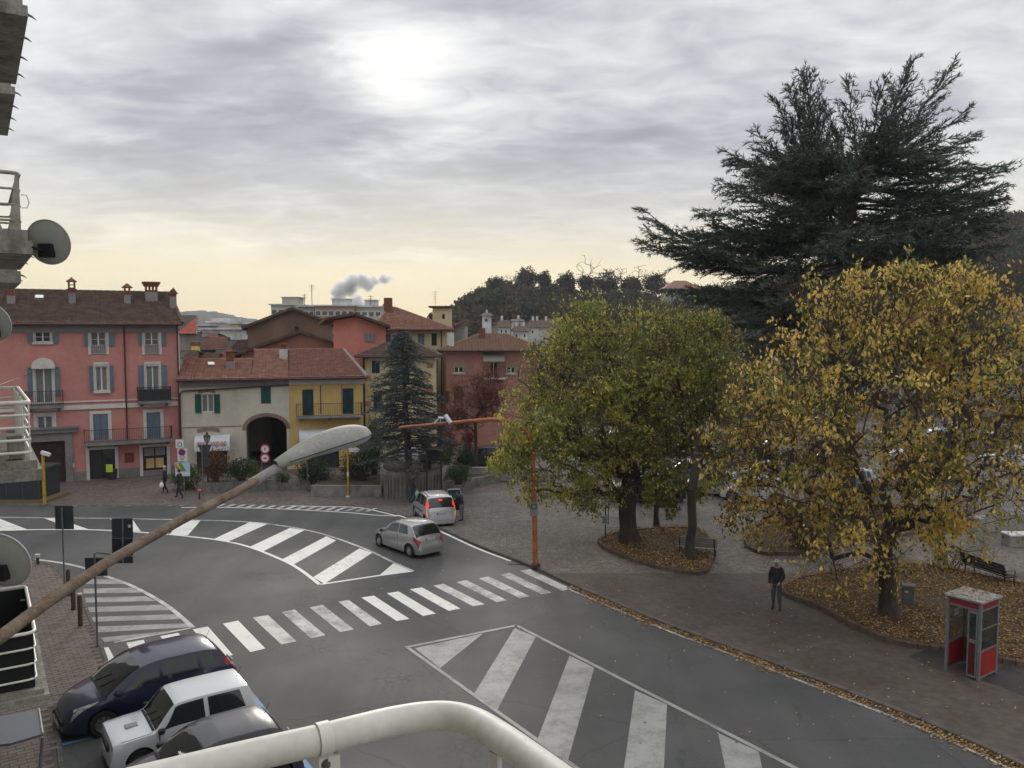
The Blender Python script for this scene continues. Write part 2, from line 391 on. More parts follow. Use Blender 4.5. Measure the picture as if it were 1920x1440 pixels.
mb = MB(); mb.face([(-70, -30, 0), (60, -30, 0), (60, 48.5, 0), (-70, 48.5, 0)])
road = mb.build('road', ASPH, kind='structure')
KPX = [(2150, 1560), (1910, 1437), (1747, 1363), (1575, 1296), (1398, 1228.5), (1240, 1171), (1081, 1104), (1005, 1068), (957, 1049), (894, 1025), (827, 993), (770, 970), (690, 953), (660, 948.5)]
KW = [G(*p) for p in KPX]
def kx(y):
 for a, b in zip(KW[:-1], KW[1:]):
  if a.y <= y <= b.y: return lerp(a.x, b.x, (y - a.y) / (b.y - a.y))
 return KW[0].x + (KW[0].y - y) * 0.75 if y < KW[0].y else KW[-1].x
YT = KW[-1].y
def pz(y): return 0.10 if y < 38.5 else (0.012 if y > 44 else lerp(0.10, 0.012, (y - 38.5) / 5.5))
ys = sorted(set([8.0, 12.0] + [k.y for k in KW] + [38.5, 44.0, 20, 25, 30, 35]))
YSPLIT = G(1010, 1075).y - 0.3
def strip(y0, y1, material, name):
 yy = [y for y in ys if y0 < y < y1]; yy = [y0] + yy + [y1]
 m_ = MB()
 for a, b in zip(yy[:-1], yy[1:]):
  m_.face([(kx(a) + .14, a, pz(a)), (75, a, pz(a)), (75, b, pz(b)), (kx(b) + .14, b, pz(b))])
 return m_.build(name, material, kind='structure', weld=True)
strip(8.0, YSPLIT, TARB, 'pavement')
strip(YSPLIT, YT, COB, 'piazza')
mb = MB(); mb.face([(-75, YT, .012), (75, YT, .012), (75, 130, .012), (-75, 130, .012)])
mb.build('piazza_far', [COBD], kind='structure')
mb = MB(); mb.face([(-4.4, YT, .018), (70, YT, .018), (70, 100, .018), (2, 100, .018), (0, 50.5, .018), (-4.4, 48.5, .018)])
mb.build('car_park_paving', COB, kind='structure')
kerb_root = tag(link('kerb', None), kind='structure')
acc = []
seg = [(a, b) for a, b in zip(KW[:-1], KW[1:])]
pathpts = []
for a, b in seg:
 n_ = max(2, int((b - a).length / .1))
 for i in range(n_): pathpts.append(a.lerp(b, i / n_))
pathpts.append(KW[-1])
def kerb_line(pts, name_root, w=.14, z0=-.02, hz=None, step=1.0, side=1, material=KERB, gap=.012):
 d = 0; start = pts[0]; last = pts[0]; out = []
 for p in pts[1:]:
  d += (p - last).length; last = p
  if d >= step:
   out.append((start, p)); start = p; d = 0
 for a, b in out:
  dr = (b - a); L = dr.length
  if L < .05: continue
  dr.normalize(); nr = Vector((dr.y, -dr.x, 0)) * side
  top = (hz(((a + b) / 2).y) if callable(hz) else hz) + .006 + random.uniform(-.004, .004)
  m_ = MB(); A = a + dr * gap; B = b - dr * gap
  A.z = B.z = 0
  e = .02
  sec = [(0, z0), (0, top - e), (e, top), (w, top), (w, z0)]
  P0 = [A + nr * s_ + Vector((0, 0, z_)) for s_, z_ in sec]; P1 = [B + nr * s_ + Vector((0, 0, z_)) for s_, z_ in sec]
  n_ = len(sec)
  m_.mesh(P0 + P1, [(i, (i + 1) % n_, n_ + (i + 1) % n_, n_ + i) for i in range(n_)] + [tuple(range(n_))[::-1], tuple(range(n_, 2 * n_))])
  m_.build('kerb_stone', material, name_root)
kerb_line(pathpts, kerb_root, hz=pz)
# ---- left pavement by our own building
LPX = [(30, 1050), (71, 1056), (100, 1068), (119, 1086), (146, 1108), (158, 1146), (177, 1198), (186, 1218), (199, 1257), (150, 1292), (98, 1340), (108, 1440)]
LW = [G(*p) for p in LPX]
dirf = Vector((-.57, .82, 0)).normalized(); nout = Vector((.82, .57, 0))
LW.append(LW[-1] - dirf * 14)
back = [LW[-1] - nout * 9, LW[0] + Vector((-14, 5, 0))]
LPM = mat('paver_bed', (.07, .058, .05), 0.9, (.10, .085, .075), scale=2.0, coord='World')
mb = MB(); mb.face([(p.x, p.y, .098) for p in LW + back][::-1]); lp = mb.build('left_pavement', LPM, kind='structure')
kr2 = tag(link('kerb_left', None), kind='structure')
pp = []
for a, b in zip(LW[:-1], LW[1:]):
 n_ = max(2, int((b - a).length / .1)); pp += [a.lerp(b, i / n_) for i in range(n_)]
kerb_line(pp, kr2, hz=.10, side=-1, step=.9, w=.12)
def inside(p, poly):
 c = False; n_ = len(poly); j = n_ - 1
 for i in range(n_):
  a, b = poly[i], poly[j]
  if ((a.y > p[1]) != (b.y > p[1])) and p[0] < (b.x - a.x) * (p[1] - a.y) / (b.y - a.y) + a.x: c = not c
  j = i
 return c
def project(p):
 d = CAM_R.transposed() @ (Vector(p) - EYE); return 960 + FPX * d.x / -d.z, 720 - FPX * d.y / -d.z
PAVM = [mat('paver_a', (.13, .10, .085), .75, (.17, .14, .12), scale=5, coord='World', fine=.2, bump=.2),
  mat('paver_b', (.105, .085, .075), .75, (.14, .12, .105), scale=5, coord='World', fine=.2, bump=.2),
  mat('paver_c', (.17, .13, .11), .75, (.14, .11, .095), scale=5, coord='World', fine=.2, bump=.2)]
polyL = LW + back
fL, nL = dirf, nout
cells = []
pw, pl_ = .17, .34
org = LW[-2] - nL * 6
for i in range(-10, 140):
 for j in range(-8, 36):
  c0 = org + fL * (i * pw) + nL * (j * pl_ + (i % 2) * pl_ * .5)
  if inside((c0.x, c0.y), polyL) and inside((c0 + nL * .1).xy, polyL) and inside((c0 - nL * .1).xy, polyL):
   q_ = project((c0.x, c0.y, .1))
   if -60 < q_[0] < 330 and q_[1] < 1500 and c0.y > 5: cells.append((c0.length, c0))
cells.sort(key=lambda t: t[0])
pm = []
rotp = Matrix.Rotation(math.atan2(nL.y, nL.x), 3, 'Z')
for k_ in range(3):
 m_ = MB(); m_.box((0, 0, 0), (pl_ - .012, pw - .012, .04), rotp, taper=.97); o_ = m_.build('paver', PAVM[k_]); pm.append(o_.data); bpy.data.objects.remove(o_)
for k_, (dd, c0) in enumerate(cells[:290]):
 o_ = link('paver', pm[random.randrange(3)], lp); o_.location = (c0.x, c0.y, .086 + random.uniform(-.003, .003)); o_.rotation_euler = (random.uniform(-.008, .008), random.uniform(-.008, .008), random.uniform(-.02, .02))
m_ = MB()
for dd, c0 in cells[290:]:
 m_.k = random.randrange(3); m_.box((c0.x, c0.y, .086 + random.uniform(-.003, .003)), (pl_ - .012, pw - .012, .04), rotp, taper=.97)
m_.build('paving', PAVM, lp, kind='stuff')
# ---- painted markings (each a sheet 4 mm above the road)
marks = tag(link('road_markings', None), kind='structure')
def paint(poly, m, z=.004, name='marking'):
 m_ = MB(); m_.face([tuple(p[:2]) + (z,) for p in poly]); return m_.build(name, m, marks)
def ppx(pts, m, z=.004, name='marking'): return paint([G(*p) for p in pts], m, z, name)
def line(pxs, w, m, z=.008, name='line', smooth=True):
 P = [G(*p) for p in pxs]
 if smooth and len(P) > 3:
  Q = []
  for i in range(len(P) - 1):
   p0, p1, p2, p3 = P[max(i - 1, 0)], P[i], P[i + 1], P[min(i + 2, len(P) - 1)]
   for s_ in range(6):
    t_ = s_ / 6
    Q.append(0.5 * ((2 * p1) + (-p0 + p2) * t_ + (2 * p0 - 5 * p1 + 4 * p2 - p3) * t_ ** 2 + (-p0 + 3 * p1 - 3 * p2 + p3) * t_ ** 3))
  Q.append(P[-1]); P = Q
 m_ = MB(); vs_ = []
 for i, p in enumerate(P):
  d = P[min(i + 1, len(P) - 1)] - P[max(i - 1, 0)]; d.normalize(); n_ = Vector((-d.y, d.x, 0)) * w / 2
  vs_ += [(p.x + n_.x, p.y + n_.y, z), (p.x - n_.x, p.y - n_.y, z)]
 m_.mesh(vs_, [(2 * i, 2 * i + 1, 2 * i + 3, 2 * i + 2) for i in range(len(P) - 1)])
 return m_.build(name, m, marks)
def z1(x, y): return (360 + x / 4.364, 930 + y / 4.364)
def z2(x, y): return (180 + x / 3.692, 1040 + y / 3.692)
def z3(x, y): return (640 + x / 4.0, 1040 + y / 4.0)
def z4(x, y): return (740 + x / 2.526, 1150 + y / 2.526)
def z5(x, y): return (x / 4.8, 900 + y / 4.8)
UP = [(-60, 970), (0, 970), (104, 971.5), (208, 972), (300, 974), (375, 975.5)] + [z1(*p) for p in ((300, 205), (480, 215), (620, 228), (880, 268), (1130, 330), (1430, 440), (1660, 550), (1810, 615))]
LO = [(-60, 996), (0, 995), (83, 993), (187, 994), (302, 1001)] + [z1(*p) for p in ((0, 335), (240, 365), (470, 418), (730, 520), (880, 600), (1045, 725))]
line(UP, .14, PWM); line(LO, .16, PW); line([z1(1045, 725), z1(1530, 652), z1(1810, 615)], .15, PW, smooth=False)
for poly in ([z5(-120, 345), z5(0, 350), z5(245, 445), z5(0, 455), z5(-200, 455)], [z5(385, 340), z5(500, 342), z5(800, 445), z5(660, 445)], [z5(990, 350), z5(1190, 352), z5(1268, 465), z5(1110, 455)],
             [z5(1620, 358), z5(1805, 365), z5(1690, 500), z5(1530, 488)],
             [z1(470, 215), z1(620, 228), z1(300, 372), z1(175, 355)], [z1(800, 262), z1(920, 280), z1(580, 455), z1(470, 418)],
             [z1(1100, 330), z1(1180, 365), z1(830, 562), z1(735, 520)], [z1(1370, 430), z1(1475, 465), z1(1085, 718), z1(990, 665)],
             [z1(1650, 550), z1(1805, 613), z1(1530, 652)]):
 ppx(poly, PW, name='hatch_stripe')
cross = [([z2(15, 650), z2(85, 640), z2(140, 740), z2(60, 800)], PW), ([z2(210, 610), z2(330, 590), z2(370, 680), z2(250, 690)], PW), ([z2(445, 565), z2(570, 542), z2(640, 640), z2(520, 660)], PW),
         ([z2(668, 518), z2(775, 498), z2(948, 695), z2(900, 708), z2(840, 690)], PW),
         ([z2(878, 478), z2(985, 457), z2(1172, 650), z2(1068, 675)], PW), ([z2(1085, 437), z2(1190, 418), z2(1388, 600), z2(1283, 622)], PWM),
         ([z2(1285, 400), z2(1375, 380), z2(1588, 558), z2(1488, 580)], PWX), ([z2(1478, 365), z2(1568, 347), z2(1785, 518), z2(1690, 537)], PWX),
         ([z3(-23, 352), z3(55, 340), z3(306, 520), z3(212, 538)], PWM), ([z3(150, 322), z3(245, 308), z3(510, 482), z3(415, 498)], PW), ([z3(340, 290), z3(430, 276), z3(708, 442), z3(612, 460)], PW),
         ([z3(513, 260), z3(605, 246), z3(895, 405), z3(805, 422)], PW), ([z3(690, 233), z3(768, 219), z3(1075, 373), z3(990, 388)], PWM), ([z3(862, 205), z3(940, 191), z3(1245, 343), z3(1165, 357)], PWX),
         ([z3(1028, 178), z3(1105, 164), z3(1415, 313), z3(1340, 327)], PWX), ([z3(1188, 150), z3(1260, 136), z3(1578, 285), z3(1500, 297)], PWX), ([z3(1340, 122), z3(1415, 110), z3(1725, 255), z3(1660, 272)], PWM)]
for poly, m_ in cross: ppx(poly, m_, name='crossing_stripe')
line([z4(50, 162), z4(580, 57)], .14, PWO, smooth=False); line([z4(575, 57), z4(1920, 745), z4(2900, 1260)], .13, PWO, smooth=False)
line([z4(60, 162), z4(860, 733), z4(1500, 1190)], .12, PWO, smooth=False)
for poly in ([z4(95, 165), z4(420, 95), z4(215, 260)], [z4(568, 70), z4(668, 112), z4(487, 455), z4(378, 378)], [z4(828, 200), z4(945, 258), z4(820, 700), z4(675, 600)],
             [z4(1138, 365), z4(1290, 432), z4(1275, 740), z4(1300, 1000), z4(1085, 850), z4(1085, 740)], [z4(1532, 568), z4(1725, 655), z4(1770, 900), z4(1600, 900)]):
 ppx(poly, PWO, name='hatch_stripe')
def zl(x, y): return (x / 3.2, 1100 + y / 3.2)
line([(40, 1050), (60, 1049.5), (90, 1052), (146, 1062), (200, 1081), (250, 1100), (312, 1135), (362, 1177)], .16, PWM)
line([(362, 1177), (214, 1205)], .12, PWM, smooth=False)
for (a, b) in ((((152, 1087), (212, 1086)), ((152, 1095), (236, 1095))), (((156, 1104), (246, 1102)), ((156, 1113), (266, 1111))), (((157, 1121), (274, 1118)), ((160, 1130), (292, 1127))),
               (((163, 1139), (302, 1134)), ((167, 1148), (322, 1144))), (((172, 1157), (328, 1152)), ((174, 1166), (340, 1161))), (((180, 1175), (348, 1169)), ((182, 1186), (356, 1176))), (((188, 1196), (320, 1183)), ((196, 1204), (240, 1199)))):
 ppx([a[0], a[1], b[1], b[0]], PWO, name='hatch_stripe')
line([(745, 966), (760, 971), (800, 986), (827, 997), (894, 1028), (957, 1052)], .14, PW)
line([(405, 945), (480, 946), (560, 949), (660, 951), (700, 957), (745, 968)], .12, PW, z=.010)
line([(340, 952), (392, 951.5), (480, 953), (574, 957), (660, 962), (700, 966), (745, 968)], .12, PW, z=.013)
for i in range(16):
 x = 398 + i * 19; a = (x, 950 + i * .55); 
 ppx([(x, 952 + i * .5), (x + 8, 952.3 + i * .5), (x + 26, 945.5 + i * .55), (x + 18, 945.3 + i * .55)], PWM, z=.016, name='hatch_stripe')
for x in (118, 141, 165, 189, 216, 240, 319, 341, 366): ppx([(x - 6, 948.6), (x + 3, 948.6), (x + 6, 947), (x - 3, 947)], PW, name='dash')
line([(1060, 1102), (1240, 1178), (1398, 1237), (1575, 1306), (1747, 1374), (1910, 1449), (2000, 1492)], .11, PWX)
bl0 = G(430, 1248); bl1 = G(579, 1440); bd = (bl1 - bl0).normalized()
def wline(a, b, w, m, z=.008):
 d = (b - a).normalized(); n_ = Vector((-d.y, d.x, 0)) * w / 2
 paint([a + n_, b + n_, b - n_, a - n_], m, z, 'parking_line')
wline(bl0, bl0 + bd * 14, .13, PBL)
pn = Vector((bd.y, -bd.x, 0))
for i in range(3): wline(bl0 + bd * (i * 2.5 + .1) + pn * .1, bl0 + bd * (i * 2.5 + .1) + pn * 4.6, .11, PBL, .012)
line([(402, 1096), (402, 1096.5)], .02, PWO, smooth=False)
# ---- drain covers
DARKM = mat('cast_iron', (.03, .03, .032), .6, metal=.4)
def cover(px, py, w, l, name='drain_cover', z=.004):
 p = G(px, py); m_ = MB(); m_.box((p.x, p.y, z + .006), (w, l, .012)); 
 for i in range(5): m_.box((p.x - w / 2 + (i + .5) * w / 5, p.y, z + .016), (w / 10, l * .8, .008))
 tag(m_.build(name, DARKM), 'square cast iron drain grate set in the road by the kerb near the orange pole', 'drain cover')
cover(968, 1056, .7, .5)
# ---- raised leaf beds
def bed(name, pxs, z=.10, h_=.16, leaf=True, brick=True):
 P = [G(px, py, z) for px, py in pxs]
 Q = []
 n_ = len(P)
 for i in range(n_):
  p0, p1, p2, p3 = P[i - 1], P[i], P[(i + 1) % n_], P[(i + 2) % n_]
  for s_ in range(8):
   t_ = s_ / 8; Q.append(0.5 * ((2 * p1) + (-p0 + p2) * t_ + (2 * p0 - 5 * p1 + 4 * p2 - p3) * t_ ** 2 + (-p0 + 3 * p1 - 3 * p2 + p3) * t_ ** 3))
 root = tag(link(name, None), kind='structure')
 cen = sum(Q, Vector()) / len(Q)
 m_ = MB()
 for i in range(len(Q)):
  a, b = Q[i], Q[(i + 1) % len(Q)]
  m_.face([(a.x, a.y, z + h_ - .05), (b.x, b.y, z + h_ - .05), (cen.x, cen.y, z + h_ + .10)])
 m_.build('soil', EARTH, root, weld=True, smooth=True)
 acc_ = 0; start = Q[0]; last = Q[0]; area = sum(Q[i].x * Q[(i + 1) % len(Q)].y - Q[(i + 1) % len(Q)].x * Q[i].y for i in range(len(Q)))
 sgn = 1 if area > 0 else -1
 dense = []
 for i in range(len(Q)):
  a, b = Q[i], Q[(i + 1) % len(Q)]; k_ = max(1, int((b - a).length / .05)); dense += [a.lerp(b, j / k_) for j in range(k_)]
 dense.append(Q[0])
 kerb_line(dense, root, w=.16, z0=z - .03, hz=z + h_, side=-sgn, step=.30 if brick else 1.0, material=BRICKK, gap=.012)
 return Q, root
BRICKK = mat('brick_edging', (.10, .065, .05), .85, (.15, .11, .085), scale=3, coord='World', bump=.3, fine=.2, stain=(2.0, .6, (.05, .055, .035)))
BED1, bedr1 = bed('leaf_bed', [(1120, 1020), (1150, 1003), (1220, 995), (1290, 993), (1325, 1005), (1336, 1052), (1318, 1078), (1255, 1072), (1170, 1048)])
BED2, bedr2 = bed('leaf_bed', [(1465, 1115), (1490, 1090), (1600, 1070), (1720, 1062), (1850, 1085), (1990, 1120), (2100, 1180), (2060, 1240), (1930, 1252), (1800, 1226), (1690, 1212), (1600, 1178), (1530, 1140)])
BED3, bedr3 = bed('leaf_bed', [(1395, 1020), (1420, 985), (1520, 960), (1700, 950), (1775, 968), (1740, 995), (1640, 1015), (1540, 1035), (1440, 1042)])
LEAFM = [mat('fallen_leaf_ochre', (.34, .20, .055), .8, transl=.2), mat('fallen_leaf_brown', (.15, .08, .03), .85, transl=.2), mat('fallen_leaf_pale', (.46, .33, .16), .75, transl=.2), mat('fallen_leaf_rust', (.22, .11, .035), .85, transl=.2)]
def leaf_quads(P, size, flat=.35, rng=RNG, aspect=.55, down=None):
 """diamond leaves at points P (N,3); flat<1 keeps them near horizontal"""
 N = len(P); s = size * rng.uniform(.7, 1.3, N)
 a = rng.uniform(0, 2 * pi, N)
 d = np.stack([np.cos(a), np.sin(a), rng.normal(0, flat, N)], 1)
 if down is not None:
  d = d * (1 - down) + np.array([0, 0, -1]) * down * (1 + .0 * s[:, None])
 d /= np.linalg.norm(d, axis=1, keepdims=True)
 r = rng.normal(0, 1, (N, 3)); 
 if flat < 1: r = r * np.array([.25, .25, 1])
 w = np.cross(d, r); w /= (np.linalg.norm(w, axis=1, keepdims=True) + 1e-9)
 if flat < 1:
  w[:, 2] *= .5
 L = (d.T * s).T; W = (w.T * s * aspect * .5).T
 v = np.stack([P - L * .5, P + W - L * .05, P + L * .5, P - W - L * .05], 1).reshape(-1, 3)
 f = np.arange(4 * N).reshape(N, 4)
 return v, f
def scatter_poly(Q, n, z, rng=RNG, sl=None):
 xs = np.array([q_.x for q_ in Q]); yq = np.array([q_.y for q_ in Q]); out = []
 while len(out) < n:
  x = rng.uniform(xs.min(), xs.max()); y = rng.uniform(yq.min(), yq.max())
  if inside((x, y), Q): out.append((x, y, z))
 return np.array(out)
def leaf_bed(Q, n, size, label, hmid=.1):
 P = scatter_poly(Q, n, .26)
 cen = np.array([np.mean([q_.x for q_ in Q]), np.mean([q_.y for q_ in Q])])
 P[:, 2] += .0 + RNG.uniform(0, .06, n) + .05
 v, f = leaf_quads(P, size)
 tag(np_mesh('fallen_leaves', v, f, LEAFM, RNG.choice(4, n, p=[.36, .30, .16, .18]), kind='stuff'), label, 'leaves')
leaf_bed(BED1, 5200, .10, 'golden brown fallen leaves covering the small kerbed bed round the thick trunk')
leaf_bed(BED2, 16000, .095, 'brown and ochre fallen leaves covering the long bed behind the phone booth')
leaf_bed(BED3, 4500, .10, 'fallen leaves on the bed in shade behind the yellow tree')
P = []
for _ in range(8500):
 i = RNG.integers(0, len(pathpts) - 1); p = pathpts[i]
 if p.y > 31.5: continue
 d = (pathpts[i + 1] - p).normalized(); n_ = Vector((-d.y, d.x, 0)); clump = .5 + .5 * sin(p.x * 3.1) * sin(p.x * 1.3 + 1)
 if RNG.random() > .35 + .65 * clump: continue
 o_ = abs(RNG.normal(0, .13 + .1 * clump))
 q_ = p + n_ * (.02 + o_); P.append((q_.x, q_.y, .02 + RNG.uniform(0, .05) * math.exp(-o_ * 5)))
P = np.array(P); v, f = leaf_quads(P, .10)
tag(np_mesh('fallen_leaves', v, f, LEAFM, RNG.choice(4, len(P), p=[.34, .16, .32, .18]), kind='stuff'), 'strip of pale dry leaves drifted along the road kerb', 'leaves')
P = []
while len(P) < 900:
 y = RNG.uniform(16, 40); x = RNG.uniform(kx(y) + .3, kx(y) + 16); P.append((x, y, pz(y) + .02))
while len(P) < 1150:
 y = RNG.uniform(14, 40); x = RNG.uniform(kx(y) - 8, kx(y) - .3); P.append((x, y, .02))
P = np.array(P); v, f = leaf_quads(P, .075)
tag(np_mesh('fallen_leaves', v, f, LEAFM, RNG.choice(4, len(P), p=[.2, .1, .6, .1]), kind='stuff'), 'single pale leaves scattered over the brown footway', 'leaves')
# ============================================================ BUILDINGS
STUCCO = dict(rough=.9, bump=.25, bscale=25, coord='World', fine=.06)
PINK = mat('pink_stucco', (.52, .235, .205), c2=(.43, .19, .165), scale=.35, stain=(.5, .5, (.36, .13, .12)), **STUCCO)
SALMON = mat('salmon_stucco', (.52, .20, .155), c2=(.45, .17, .13), scale=.4, stain=(.5, .35, (.4, .13, .09)), **STUCCO)
SALMON2 = mat('dusty_salmon_stucco', (.43, .215, .175), c2=(.36, .175, .145), scale=.3, stain=(.4, .6, (.25, .12, .1)), **STUCCO)
CREAM = mat('cream_stucco', (.55, .52, .43), c2=(.47, .44, .37), scale=.3, stain=(.6, .5, (.27, .23, .18)), **STUCCO)
OCHRE = mat('ochre_stucco', (.60, .43, .17), c2=(.52, .36, .14), scale=.3, stain=(.5, .5, (.33, .20, .08)), **STUCCO)
PALEY = mat('pale_yellow_stucco', (.56, .49, .30), c2=(.47, .41, .26), scale=.3, stain=(.5, .5, (.30, .25, .17)), **STUCCO)
BROWNST = mat('old_brown_render', (.20, .125, .085), c2=(.13, .085, .06), scale=.4, stain=(.4, .7, (.09, .07, .055)), **STUCCO)
ORANGER = mat('old_orange_render', (.33, .17, .12), c2=(.25, .14, .10), scale=.5, stain=(.4, .6, (.16, .11, .09)), **STUCCO)
GREYST = mat('grey_render', (.30, .30, .29), c2=(.20, .20, .19), scale=.5, stain=(.6, .6, (.13, .12, .11)), **STUCCO)
WHITEST = mat('old_white_render', (.60, .60, .60), c2=(.42, .42, .42), scale=.5, stain=(.5, .7, (.24, .22, .22)), **STUCCO)
APT = mat('apartment_concrete', (.42, .40, .34), c2=(.34, .32, .28), scale=.15, stain=(.2, .4, (.22, .21, .19)), **STUCCO)
APTB = mat('apartment_brick', (.36, .22, .17), c2=(.30, .19, .15), scale=.15, stain=(.2, .4, (.22, .15, .13)), **STUCCO)
TRIMW = mat('white_stone_trim', (.60, .57, .54), .8, (.50, .48, .45), scale=2, coord='World', bump=.15, fine=.08, stain=(1.0, .4, (.3, .28, .26)))
FASCIA = mat('grey_fascia', (.26, .24, .235), .85, (.20, .185, .18), scale=1, coord='World', fine=.1)
STONE = mat('grey_stone', (.15, .15, .145), .8, (.22, .215, .20), scale=1.6, coord='World', bump=.4, fine=.15)
BLUESH = mat('grey_blue_shutter', (.135, .185, .235), .6, (.105, .15, .20), scale=2, coord='World', fine=.08)
GREENSH = mat('dark_green_shutter', (.012, .095, .065), .55, (.01, .065, .05), scale=2, coord='World', fine=.1)
TEALSH = mat('dark_teal_shutter', (.008, .05, .065), .5, (.006, .035, .05), scale=2, coord='World', fine=.1)
WHITEP = mat('white_frame_paint', (.62, .62, .60), .5)
GLASS = mat('window_glass', (.03, .035, .04), .12, spec=.6)
CURT = mat('window_curtained', (.19, .20, .195), .35, (.12, .13, .13), scale=4, coord='World', spec=.5, stretch=(3, 3, .4))
IRON = mat('wrought_iron', (.03, .03, .032), .55, metal=.5)
PIPE = mat('brown_downpipe', (.09, .035, .03), .5, (.06, .03, .028), scale=3, coord='World')
DOORW = mat('dark_brown_gate', (.045, .022, .018), .6, (.03, .016, .014), scale=3, coord='World', fine=.2)
DARKI = mat('dark_interior', (.02, .02, .02), .9)
BRICKC = mat('chimney_brick', (.20, .075, .045), .9, (.13, .055, .035), scale=6, coord='World', bump=.5, fine=.25)
TILED = mat('old_roof_tile_dark', (.068, .044, .035), .9, (.13, .086, .064), scale=2.2, coord='World', bump=.4, fine=.35, contrast=(.4, .7))
TILER = mat('roof_tile_red', (.18, .080, .06), .85, (.28, .155, .11), scale=2.5, coord='World', bump=.4, fine=.3, contrast=(.4, .7))
TILEM = mat('roof_tile_brown', (.15, .065, .05), .9, (.22, .12, .09), scale=2.5, coord='World', bump=.4, fine=.35, contrast=(.4, .7))
TILEO = mat('roof_tile_orange', (.20, .115, .075), .9, (.13, .08, .055), scale=2.5, coord='World', bump=.4, fine=.3)
TIMBER = mat('dark_eaves_timber', (.05, .035, .028), .85)
AWNW = mat('white_awning_cloth', (.55, .57, .60), .7, (.48, .50, .52), scale=3, coord='World')
REDT = mat('red_lettering', (.42, .03, .05), .6)
PLQ = mat('terracotta_plaque', (.22, .05, .03), .8, (.14, .04, .03), scale=5, coord='World', bump=.4)
class Facade:
 def __init__(s, p0, p1):
  s.p = Vector((p0[0], p0[1], 0)); d = Vector((p1[0] - p0[0], p1[1] - p0[1], 0)); s.L = d.length; s.u = d.normalized()
  s.n = Vector((s.u.y, -s.u.x, 0))
  if s.n.dot(Vector((0, 0, 0)) - s.p) < 0: s.n = -s.n
 def W(s, u, z, o=0.0): return s.p + s.u * u + s.n * o + Vector((0, 0, z))
 def uz(s, px, py, off=0.0):
  d = ray(px, py); t = ((s.p + s.n * off) - EYE).dot(s.n) / d.dot(s.n); q = EYE + d * t
  return (q - s.p).dot(s.u), q.z
 def rect(s, px0, py0, px1, py1, off=0.0):
  cy_ = (py0 + py1) / 2; cx_ = (px0 + px1) / 2
  return s.uz(px0, cy_, off)[0], s.uz(px1, cy_, off)[0], s.uz(cx_, py1, off)[1], s.uz(cx_, py0, off)[1]
 def box(s, m, u0, u1, z0, z1, o0, o1, k=None):
  P = [s.W(u, z, o) for z in (z0, z1) for o in (o0, o1) for u in (u0, u1)]
  m.mesh(P, [(0, 2, 3, 1), (4, 5, 7, 6), (0, 1, 5, 4), (2, 6, 7, 3), (0, 4, 6, 2), (1, 3, 7, 5)], k)
def wall(F, u0, u1, z0, z1, holes, material, parent, depth=.18, thick=.3, name='wall', arch=None):
 """facade sheet with real openings and reveals"""
 us = sorted(set([u0, u1] + [min(max(v, u0), u1) for h_ in holes for v in h_[:2]])); zs = sorted(set([z0, z1] + [min(max(v, z0), z1) for h_ in holes for v in h_[2:4]]))
 m = MB()
 for a, b in zip(us[:-1], us[1:]):
  for c, d in zip(zs[:-1], zs[1:]):
   if b - a < 1e-5 or d - c < 1e-5: continue
   mu, mz = (a + b) / 2, (c + d) / 2
   if any(h_[0] < mu < h_[1] and h_[2] < mz < h_[3] for h_ in holes): continue
   m.face([F.W(a, c), F.W(b, c), F.W(b, d), F.W(a, d)])
 for h_ in holes:
  a, b, c, d = h_[:4]
  for (p, q) in (((a, c), (a, d)), ((b, d), (b, c)), ((a, d), (b, d)), ((b, c), (a, c))):
   m.face([F.W(*p), F.W(*q), F.W(*q, -depth), F.W(*p, -depth)])
  m.face([F.W(a, c, -depth), F.W(b, c, -depth), F.W(b, d, -depth), F.W(a, d, -depth)]) if len(h_) < 5 else None
 return m.build(name, material, parent)
def body(F, parent, material, u0, u1, z1, depth, name='side_wall', z0=-.05):
 m = MB()
 for u in (u0, u1): m.face([F.W(u, z0), F.W(u, z1), F.W(u, z1, -depth), F.W(u, z0, -depth)])
 m.face([F.W(u0, z0, -depth), F.W(u1, z0, -depth), F.W(u1, z1, -depth), F.W(u0, z1, -depth)])
 m.face([F.W(u0, z1 - .01, -.02), F.W(u1, z1 - .01, -.02), F.W(u1, z1 - .01, -depth), F.W(u0, z1 - .01, -depth)])
 return m.build(name, material, parent)
def shutter(F, parent, u0, u1, z0, z1, o, material, closed=False, split=True):
 m = MB(); F.box(m, u0, u1, z0, z1, o, o + .045)
 w = .05
 for (a, b, c, d) in ((u0, u0 + w, z0, z1), (u1 - w, u1, z0, z1), (u0 + w, u1 - w, z0, z0 + w), (u0 + w, u1 - w, z1 - w, z1)) + (((u0 + w, u1 - w, lerp(z0, z1, .38), lerp(z0, z1, .38) + w),) if split else ()):
  F.box(m, a, b, c, d, o + .047, o + .062)
 n_ = max(3, int((z1 - z0) / .11))
 for i in range(n_):
  zz = lerp(z0 + w, z1 - w, (i + .5) / n_); F.box(m, u0 + w * 1.1, u1 - w * 1.1, zz - .012, zz + .022, o + .046, o + .057)
 return m.build('shutter', material, parent)
